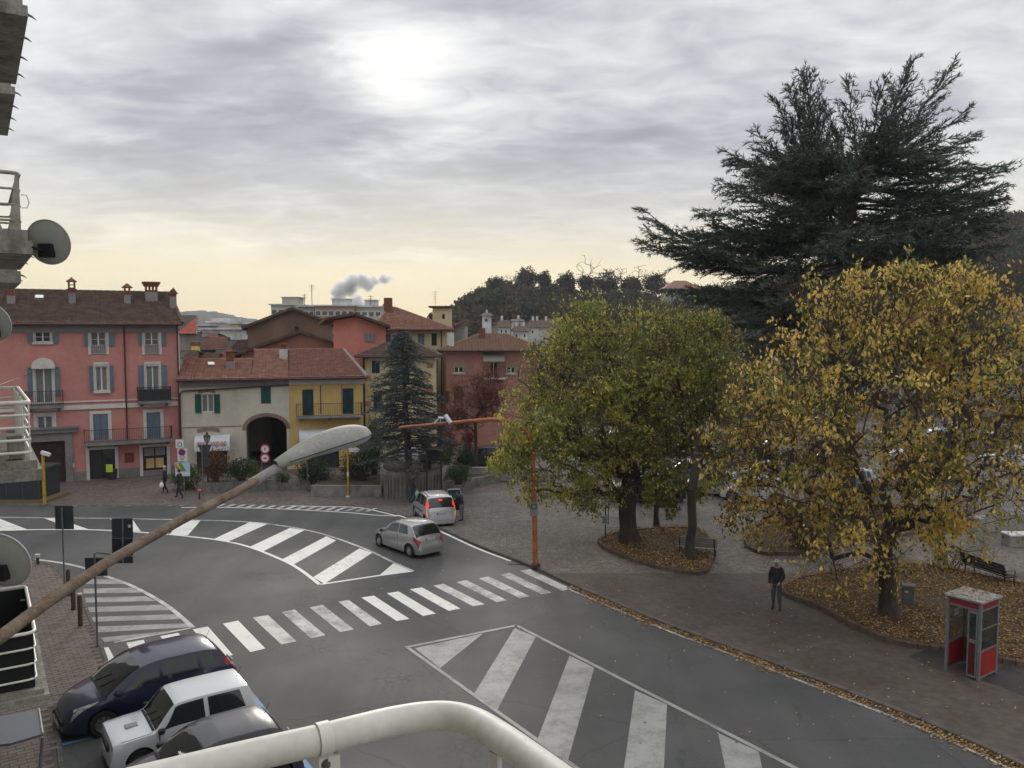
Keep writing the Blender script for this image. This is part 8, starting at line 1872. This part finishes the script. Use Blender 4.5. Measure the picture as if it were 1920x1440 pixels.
plate(t, 240, 984, 245, 989, Yb + .02, SWHITE, 'sticker', th=.01)
b = G(270, 890, .01); t = thing('sandwich_board', 'white sandwich board leaning outside the right shop of the pink house', 'sign', tuple(b)); s = b.y / FPX
for s_ in (-1, 1): m = MB(); m.box(b + Vector((0, s_ * .16, .48)), (.52, .03, .98), Matrix.Rotation(R(s_ * 16), 3, 'X') @ Matrix.Rotation(R(-6), 3, 'Y')); m.build('panel', SWHITE, t)
b = G(212, 899, .01); m = MB(); m.lathe([(.22, 0), (.28, .62), (.30, .64), (.30, .70), (.001, .72)], b, n=12); o_ = m.build('litter_bin', SBACK, smooth=True); tag(o_, 'dark round litter bin in front of the left shop', 'bin'); 
b = V(205, 878, 53.2); m = MB(); m.box(b, (.42, .05, .5)); o_ = m.build('poster', mat('lime_paper', (.42, .55, .05), .7)); tag(o_, 'yellow green poster on the left shop door beside the bin', 'poster')
a, c = G(4, 943, .01), G(72, 943, .01); Yc = a.y; zt = V(40, 884, Yc).z; t = thing('glass_terrace', 'smoked glass terrace enclosure on a low timber base at the far left', 'enclosure', tuple(mid(a, c)))
m = MB(); m.box2((a.x - 2, Yc, .0), (c.x + .5, Yc + 2.4, .18)); m.build('base', mat('old_timber', (.16, .12, .06), .8), t)
for k_ in range(4):
 x0, x1 = lerp(a.x - 1.6, c.x, k_ / 4), lerp(a.x - 1.6, c.x, (k_ + 1) / 4); m = MB(); m.box2((x0 + .05, Yc + .1, .2), (x1 - .05, Yc + .13, zt)); m.build('glass_panel', GLASS, t); m = MB(); m.box2((x1 - .045, Yc + .08, .2), (x1 + .045, Yc + .15, zt)); m.build('post', SBACK, t)
m = MB(); m.box2((c.x - .03, Yc + .15, .2), (c.x, Yc + 2.3, zt)); m.build('glass_panel', GLASS, t); m = MB(); m.box2((a.x - 1.8, Yc, zt), (c.x + .1, Yc + 2.4, zt + .12)); m.build('roof', SBACK, t)
# ---- our own building: facade out of frame to the left, its balconies in view
F2D = Vector((-.545, .839, 0)); N2D = Vector((.839, .545, 0))
OWNC = mat('weathered_concrete', (.42, .415, .37), .9, (.27, .265, .23), scale=2.2, coord='World', bump=.5, fine=.2, stain=(2.5, .7, (.03, .03, .026)))
OWNL = mat('pale_weathered_concrete', (.34, .33, .28), .9, (.20, .20, .17), scale=3.0, coord='World', bump=.5, fine=.2, stain=(3, .7, (.07, .07, .055)))
RAILW = mat('cream_rail_paint', (.82, .81, .75), .42, (.74, .72, .64), scale=3, coord='World', spec=.4, stain=(6, .35, (.30, .24, .16)), fine=.03)
RAILO = mat('old_rail_paint', (.44, .43, .38), .6, (.28, .27, .23), scale=6, coord='World', fine=.2)
ap = thing('apartment_building', 'our own apartment block of stacked concrete balconies along the left edge', 'building', (-8, 6, 0))
O0 = Vector((-.09, 1.45, 0)); W0 = O0 - N2D * 1.45
m = MB(); a, c = W0 - F2D * 8 - N2D * .0, W0 + F2D * 34
m.prism([(a.x, a.y, 0), (c.x, c.y, 0), (c.x - N2D.x * 9, c.y - N2D.y * 9, 0), (a.x - N2D.x * 9, a.y - N2D.y * 9, 0)], (0, 0, 19)); m.build('facade', OWNL, ap)
WR = Matrix.Rotation(math.atan2(F2D.y, F2D.x), 3, 'Z')
for fl in range(5):
 for k_ in range(3, 8):
  c = W0 + F2D * (-4 + k_ * 4.0) + N2D * .02 + Vector((0, 0, 1.6 + fl * 3.3)); m = MB(); m.box(c, (1.3, .06, 2.0), WR); w_ = m.build('window', WHITEP, ap); m = MB(); m.box(c + N2D * .04, (1.1, .03, 1.8), WR); m.build('pane', GLASS, w_)
def own_balcony(near, L, ztop, thick, label, rail=None, inw=1.35, soffit=.18, drips=3, rail_h=.85, mt=OWNC):
 n0 = Vector((near[0], near[1], 0)); P = [n0, n0 + F2D * L, n0 + F2D * L - N2D * inw, n0 - N2D * inw]
 m = MB(); m.prism([p + Vector((0, 0, ztop - thick + .01)) for p in P], (0, 0, thick - .01)); 
 q = [n0 + F2D * .0 - N2D * .0, n0 + F2D * L, n0 + F2D * L - N2D * (inw), n0 - N2D * (inw)]
 b_ = m.build('balcony', mt, ap); b_['label'] = label
 m = MB(); o2 = .06; m.prism([n0 - F2D * o2 + N2D * o2 + Vector((0, 0, ztop - thick)), n0 + F2D * (L + o2) + N2D * o2 + Vector((0, 0, ztop - thick)), n0 + F2D * (L + o2) - N2D * inw + Vector((0, 0, ztop - thick)), n0 - F2D * o2 - N2D * inw + Vector((0, 0, ztop - thick))], (0, 0, thick * .55)); m.build('edge_band', mt, b_)
 for k_ in range(drips):
  c = n0 + F2D * (.2 + k_ * (L - .5) / max(1, drips - 1)) + N2D * .06 + Vector((0, 0, ztop - thick * .6)); m = MB(); m.tube([c, c + N2D * .06 - Vector((0, 0, .02)), c + N2D * .12 - Vector((0, 0, .06))], [.022, .016, .005], 6); m.build('drain_spout', GALV, b_)
 return b_, P
def at(px, py, Y): p = V(px, py, Y); return (p.x, Y)
def own_rail(b_, P, z0, h_, bars, material, r_=.022, inset=.08, posts=True, verticals=0, corner=None):
 a = P[3] + N2D * inset + F2D * inset; n0 = P[0] - N2D * inset + F2D * inset; f0 = P[1] - N2D * inset - F2D * inset; e = P[2] + N2D * inset - F2D * inset
 for k_ in range(bars + 1):
  z = z0 + h_ * (1 - k_ / (bars + .6)); rr_ = r_ if k_ == 0 else r_ * .62; c1 = Vector((0, 0, z))
  cor = lambda p, u, v_: [p + u * .10 + c1, p + u * .03 + v_ * .03 + c1, p + v_ * .10 + c1]
  pts = [a + c1] + cor(n0, -N2D, F2D) + cor(f0, -F2D, -N2D) + [e + c1]
  m = MB(); m.tube(pts, rr_, 8); m.build('rail' if k_ == 0 else 'rail_bar', material, b_, smooth=True)
 if posts:
  L = (f0 - n0).length
  for q in [n0 + F2D * (L * s_) for s_ in (0.02, .35, .67, .98)] + [a.lerp(n0, .5)]:
   m = MB(); m.box(q + Vector((0, 0, z0 + h_ / 2)), (.05, .02, h_), WR); m.build('rail_post', material, b_)
 if corner:
  m = MB(); q = n0 + Vector((0, 0, z0)); m.prism([q - N2D * corner[0], q, q + Vector((0, 0, h_)), q + Vector((0, 0, h_)) - N2D * corner[1]], F2D * .05); m.build('corner_bracket', material, b_)
b_, P = own_balcony(at(43, 20, 12.4), 3.9, 14.80, .28, 'nearest top balcony slab seen from below in the top left corner', drips=4); own_rail(b_, P, 14.8, .85, 3, RAILO)
m = MB(); q = P[0] - N2D * .25 + F2D * .1 + Vector((0, 0, 15.2)); m.box(q, (.12, .12, .9)); m.build('rail_pier', OWNL, b_)
b_, P = own_balcony(at(21, 165, 16.4), 4.0, 14.78, .27, 'second top balcony slab further along, seen from below', drips=4); own_rail(b_, P, 14.78, .85, 3, RAILO)
b_, P = own_balcony(at(52, 440, 12.5), 3.9, 11.46, .36, 'balcony slab carrying the satellite dish and metal railing'); own_rail(b_, P, 11.46, .84, 3, RAILO, r_=.03, posts=False, corner=(.16, .05))
m = MB(); q = P[0] - N2D * .42 + F2D * .3 + Vector((0, 0, 11.46)); m.prism([q - N2D * .5, q + N2D * .12, q + N2D * .02 + Vector((0, 0, .28)), q - N2D * .3 + Vector((0, 0, .42)), q - N2D * .5 + Vector((0, 0, .38))], F2D * .02); m.build('wind_sheet', mat('white_sheet', (.55, .55, .54), .7, (.4, .4, .4), scale=4), b_)
m = MB(); q = P[0] - N2D * .06 + F2D * .12 + Vector((0, 0, 11.46)); m.tube([q + Vector((0, 0, .53)), q + N2D * .07 + Vector((0, 0, .53)), q + N2D * .1 + Vector((0, 0, .42)), q + N2D * .07 + Vector((0, 0, .34)), q + Vector((0, 0, .34))], .008, 5); m.build('clothes_hook', WHITEP, b_)
b_, P = own_balcony(at(32, 500, 17.6), 3.6, 11.40, .45, 'next balcony slab beyond, level with the rooftops'); own_rail(b_, P, 11.40, .8, 3, RAILO)
b_, P = own_balcony(at(70, 862, 12.3), 3.9, 8.03, .30, 'weathered slab with the cream lattice railing and shelves', mt=OWNL, drips=0); own_rail(b_, P, 8.03, .86, 4, RAILW, r_=.034, posts=True)
for k_ in range(5): m = MB(); q = P[0] - N2D * (.25 + (k_ % 3) * .3) + F2D * (.25 + k_ * .28) + Vector((0, 0, 8.05)); hh = .25 + .12 * (k_ % 3); m.box(q + Vector((0, 0, hh / 2)), (.26, .2, hh), WR); m.build('storage_box', [OWNL, TRIMW, BOLM][k_ % 3], b_)
for k_ in range(5): m = MB(); q = P[0] + F2D * (.3 + k_ * .7) - N2D * .16 + Vector((0, 0, 8.03)); m.tube([q, q + Vector((0, 0, .9))], .016, 5); m.build('lattice_upright', RAILW, b_)
m = MB(); q = P[0] - N2D * .7 + F2D * .3; m.tube([q + Vector((0, 0, 8.05)), q + Vector((0, 0, 8.62)), q + F2D * .9 + Vector((0, 0, 8.1))], .012, 4); m.build('drying_rack', GALV, b_)
b_, P = own_balcony(at(80, 1215, 11.1), 2.6, 5.05, .16, 'lower balcony with white rails over dark netting', mt=OWNL, drips=0); own_rail(b_, P, 5.05, .78, 3, RAILW, r_=.024, posts=False)
m = MB(); n0 = P[0] - N2D * .10 + F2D * .10; f0 = P[1] - N2D * .10 - F2D * .10; e0 = P[3] + N2D * .1 + F2D * .1; e9 = P[2] + N2D * .1 - F2D * .1; zz = Vector((0, 0, 5.06)); ht = Vector((0, 0, .74))
for a, c in ((e0, n0), (n0, f0), (f0, e9)): m.face([a + zz, c + zz, c + zz + ht, a + zz + ht])
m.build('netting', mat('black_netting', (.012, .014, .013), .7), b_)
m = MB(); m.box(P[0] - N2D * .45 + F2D * .9 + Vector((0, 0, 5.25)), (.34, .22, .3), WR); m.build('white_box', WHITEP, b_)
m = MB(); m.tube([e0.lerp(n0, .55) + zz - Vector((0, 0, .1)), e0.lerp(n0, .55) + zz + ht], .006, 4); m.build('netting_cord', WHITEP, b_)
q = [G(px, py, 3.0) for px, py in ((-30, 1352), (73, 1334), (80, 1380), (20, 1398), (-30, 1404))]; m = MB(); m.prism([tuple(p) for p in q], (0, 0, .04)); o_ = m.build('canopy', mat('canopy_glass', (.09, .10, .12), .25, spec=.6), ap); o_['label'] = 'blue grey glass canopy over the entrance'
m = MB(); a, c = q[1], q[2]; m.tube([a + Vector((0, 0, .05)), c + Vector((0, 0, .05))], .02, 6); m.build('canopy_edge', RAILO, o_)
m = MB(); m.tube([q[2] + Vector((0, 0, -.02)), Vector((q[2].x, q[2].y, 0.1)) - N2D * .3], .03, 6); m.build('canopy_post', GALV, o_)
DISH = mat('dish_grey', (.50, .51, .47), .55, (.42, .43, .40), scale=3)
def dish(label, c, rad_, face, arm_to, grp='satellite dishes on the balconies'):
 t = thing('satellite_dish', label, 'satellite dish', tuple(c), group=grp); f_ = Vector(face).normalized(); m = MB(); prof = [(rad_ * s_, .16 * rad_ * (1 - s_ ** 2) * -1) for s_ in (0.001, .25, .5, .75, .92, 1.0)] + [(rad_ * 1.02, .012), (rad_ * 1.02, -.012)]
 m.lathe(prof, c, ax=f_, n=36); o_ = m.build('reflector', DISH, t, smooth=True); 
 for v_ in o_.data.vertices: pass
 dn = Vector((0, 0, -1)); m = MB(); low = c + (dn - f_ * dn.dot(f_)).normalized() * rad_ * .98; tip = c + f_ * rad_ * 1.15 + dn * rad_ * .55
 m.tube([low, tip], .012, 6); m.build('feed_arm', GALV, t); m = MB(); m.lathe([(.03, -.05), (.045, -.02), (.045, .05), (.02, .07)], tip, ax=(c - tip), n=10); m.box(tip, (.08, .06, .06)); m.build('receiver', IRON, t)
 m = MB(); bk = c - f_ * .06 + dn * rad_ * .35; m.box(bk, (.2, .12, .2)); m.tube([bk, bk - f_ * .08, Vector(arm_to)], .018, 6); m.build('mount', IRON, t)
 return t
c = V(91, 454, 12.6); dish('whole round grey satellite dish on an arm against the sky', c, .335, (.06, .97, .25), (-7.28, 12.5, 11.25))
c = V(4, 1050, 10.6); dish('large satellite dish cut by the left edge above the dark netting', c, .38, (.06, .97, .25), (-7.6, 10.8, 6.9))
c = V(-12, 605, 12.0); dish('green grey dish showing only its rim at the left edge, middle height', c, .26, (.06, .97, .25), (-7.9, 12.2, 9.7))
m = MB(); p0, p1 = V(48, 704, 53), V(0, 721, 30); m.tube([V(64, 698, 54.5), V(30, 710, 40), V(-10, 725, 25)], .012, 5); o_ = m.build('cable', IRON); tag(o_, 'thin dark cable strung to the pink house beside its arched window', 'cable')
# ---- the street lamp on our wall
LSH = mat('lamp_shell', (.40, .395, .365), .6, (.30, .30, .275), scale=5, coord='Object', fine=.12, bump=.15, stain=(8, .35, (.18, .19, .14))); LGL = mat('lamp_bowl', (.36, .39, .42), .25, (.28, .30, .32), scale=4, spec=.6)
RUST = mat('rusty_pipe', (.25, .19, .14), .85, (.12, .075, .05), scale=9, coord='World', bump=.4, fine=.2, stain=(9, .6, (.22, .20, .16)))
la, lb = V(516, 872, 5.2), V(692, 811, 5.75)
lt = thing('street_lamp', 'grey cobra head street lamp on a long rusty arm reaching in from the left', 'street lamp', tuple(V(-200, 1330, 2.6)))
m = MB(); arm_ = [V(-420, 1440, 2.4), V(-200, 1325, 2.75), V(0, 1195, 3.15), V(80, 1135, 3.4), V(200, 1055, 3.85), V(340, 975, 4.4), V(440, 924, 4.85), V(482, 900, 5.05)]; m.tube(arm_, [.027, .027, .0265, .026, .026, .026, .026, .026], 12); m.build('arm', RUST, lt, smooth=True)
m = MB(); m.tube([V(468, 908, 5.0), V(522, 876, 5.22)], .031, 12); m.build('sleeve', mat('zinc_sleeve', (.33, .32, .31), .6, (.22, .21, .20), scale=12, fine=.2), lt, smooth=True)
ax_ = (lb - la); L = ax_.length; ax_.normalize(); sdv = ax_.cross(Vector((0, 0, 1))).normalized(); upv = sdv.cross(ax_)
T_ = np.linspace(0, 1, 22); 
def hwid(t): return .036 + .080 * math.sin(min(t / .72, 1) * pi / 2) ** .9 if t < .72 else max(.004, .116 * math.sqrt(max(0, 1 - ((t - .72) / .285) ** 2.2)))
def hup(t): return .030 + .068 * math.sin(min(t / .6, 1) * pi / 2) if t < .62 else max(.003, .098 * math.sqrt(max(0, 1 - ((t - .62) / .385) ** 2.4)))
def hdn(t): return .036 + .006 * math.sin(t * pi) if t < .3 else (.036 + .022 * math.sin((t - .3) / .5 * pi / 2 if t < .8 else pi / 2)) if t < .8 else max(.003, .058 * math.sqrt(max(0, 1 - ((t - .8) / .203) ** 2.5)))
K = 20
def ringp(t, part):
 c = la + ax_ * (L * t) + upv * (.012 * math.sin(t * pi)); out = []
 for j in range(K + 1):
  a = pi * j / K if part == 'u' else pi + pi * j / K
  hh = hup(t) if part == 'u' else hdn(t); out.append(c + sdv * (cos(a) * hwid(t)) + upv * (sin(a) * hh))
 return out
def halfshell(part, ts, nm, material, sc=1.0):
 m = MB(); vs_ = []
 for t in ts: vs_ += ringp(t, part)
 m.mesh(vs_, [(i * (K + 1) + j, i * (K + 1) + j + 1, (i + 1) * (K + 1) + j + 1, (i + 1) * (K + 1) + j) for i in range(len(ts) - 1) for j in range(K)]); return m.build(nm, material, lt, smooth=True)
halfshell('u', T_, 'shell', LSH); halfshell('d', [t for t in T_ if t <= .45], 'shell_underside', LSH); halfshell('d', [t for t in T_ if t >= .40], 'glass_bowl', LGL)
m = MB(); vs_ = []; 
pts = [la + ax_ * (L * t) + upv * (.012 * math.sin(t * pi)) - sdv * hwid(t) * 1.01 for t in T_[2:]]
m.tube(pts, .004, 5); pts = [la + ax_ * (L * t) + upv * (.012 * math.sin(t * pi)) + sdv * hwid(t) * 1.01 for t in T_[2:]]; m.tube(pts, .004, 5); m.build('seam', mat('seam_dark', (.06, .06, .055), .8), lt)
# ---- our balcony: slab and the cream handrail in front
RZ = 9.33
bal = thing('balcony_railing', 'thick cream painted balcony handrail curving across the bottom of the view', 'railing', (-.2, 1.2, 8.3))
cpts = [(100, 1507), (250, 1470), (400, 1433), (500, 1409.5), (594, 1388), (680, 1366), (740, 1352), (800, 1343), (850, 1343.5), (893, 1356), (940, 1384), (1000, 1426), (1070, 1478), (1200, 1575), (1500, 1790)]
P = [G(px, py, RZ) for px, py in cpts]; Q = []
for i in range(len(P) - 1):
 p0, p1, p2, p3 = P[max(i - 1, 0)], P[i], P[i + 1], P[min(i + 2, len(P) - 1)]
 for s_ in range(6): t_ = s_ / 6; Q.append(0.5 * ((2 * p1) + (-p0 + p2) * t_ + (2 * p0 - 5 * p1 + 4 * p2 - p3) * t_ ** 2 + (-p0 + 3 * p1 - 3 * p2 + p3) * t_ ** 3))
Q.append(P[-1])
RAILN = mat('handrail_paint', (.82, .81, .75), .45, (.70, .68, .60), scale=7, coord='World', spec=.4, stain=(22, .22, (.42, .36, .26)), fine=.05, bump=.08, bscale=160, bdist=.004)
m = MB(); m.tube(Q, .0245, 40); m.build('handrail', RAILN, bal, smooth=True)
cl_ = G(606, 1385.5, RZ); d = (P[5] - P[4]).normalized(); m = MB(); m.lathe([(.0262, -.011), (.0275, -.010), (.0275, .010), (.0262, .011)], cl_, ax=d, n=32); cz = m.build('clamp', RAILW, bal, smooth=True)
rt_ = Matrix((d, Vector((-d.y, d.x, 0)), Vector((0, 0, 1)))).transposed(); nn = Vector((d.y, -d.x, 0)); nn = nn if nn.y < 0 else -nn
tb = cl_ + Vector((0, 0, -.030)) + nn * .012; m = MB(); m.box(tb + Vector((0, 0, -.004)), (.024, .004, .034), rt_); m.build('clamp_tab', RAILW, cz)
m = MB(); m.lathe([(.0065, 0), (.0065, .005), (.001, .005)], tb + nn * .002 + Vector((0, 0, -.006)), ax=nn, n=6); m.lathe([(.0035, .005), (.0035, .009), (.001, .009)], tb + nn * .002 + Vector((0, 0, -.006)), ax=nn, n=10); m.build('bolt', GALV, cz)
m = MB(); m.lathe([(.0085, 0), (.0085, .0015), (.001, .0015)], tb + nn * .0015 + Vector((0, 0, -.006)), ax=nn, n=16); m.build('washer', RUST, cz)
for px, py, rr_ in ((632, 1405, 0), (936, 1400, 0)):
 g = G(px - 8, py - 18, RZ); m = MB(); m.box((g.x, g.y, RZ - .52), (.020, .012, .99), rt_ if px < 800 else Matrix.Rotation(R(-40), 3, 'Z')); m.build('rail_post', RAILW, bal)
m = MB(); s0 = Vector((P[7].x + .05, P[7].y + .05, 0)); m.prism([(s0 + F2D * 0).to_tuple()[:2] + (8.1,), tuple((s0 - F2D * 5))[:2] + (8.1,), tuple((s0 - F2D * 5 - N2D * 1.4))[:2] + (8.1,), tuple((s0 - N2D * 1.4))[:2] + (8.1,)], (0, 0, .2)); m.build('balcony_slab', OWNC, ap)
# ============================================================ HAZE
hm = bpy.data.materials.new('haze_air'); hm.use_nodes = True; hm.node_tree.nodes.clear(); q = NT(hm.node_tree)
pv = q.n('ShaderNodeVolumePrincipled', i_Color=(.86, .92, 1.0, 1), i_Density=.00020, i_Anisotropy=.0)
q.n('ShaderNodeOutputMaterial', i_Volume=pv.outputs[0])
m = MB(); m.box((0, 870, 49.5), (4500, 1900, 101)); tag(m.build('haze', hm, kind='stuff'), 'thin blue autumn haze over the town')
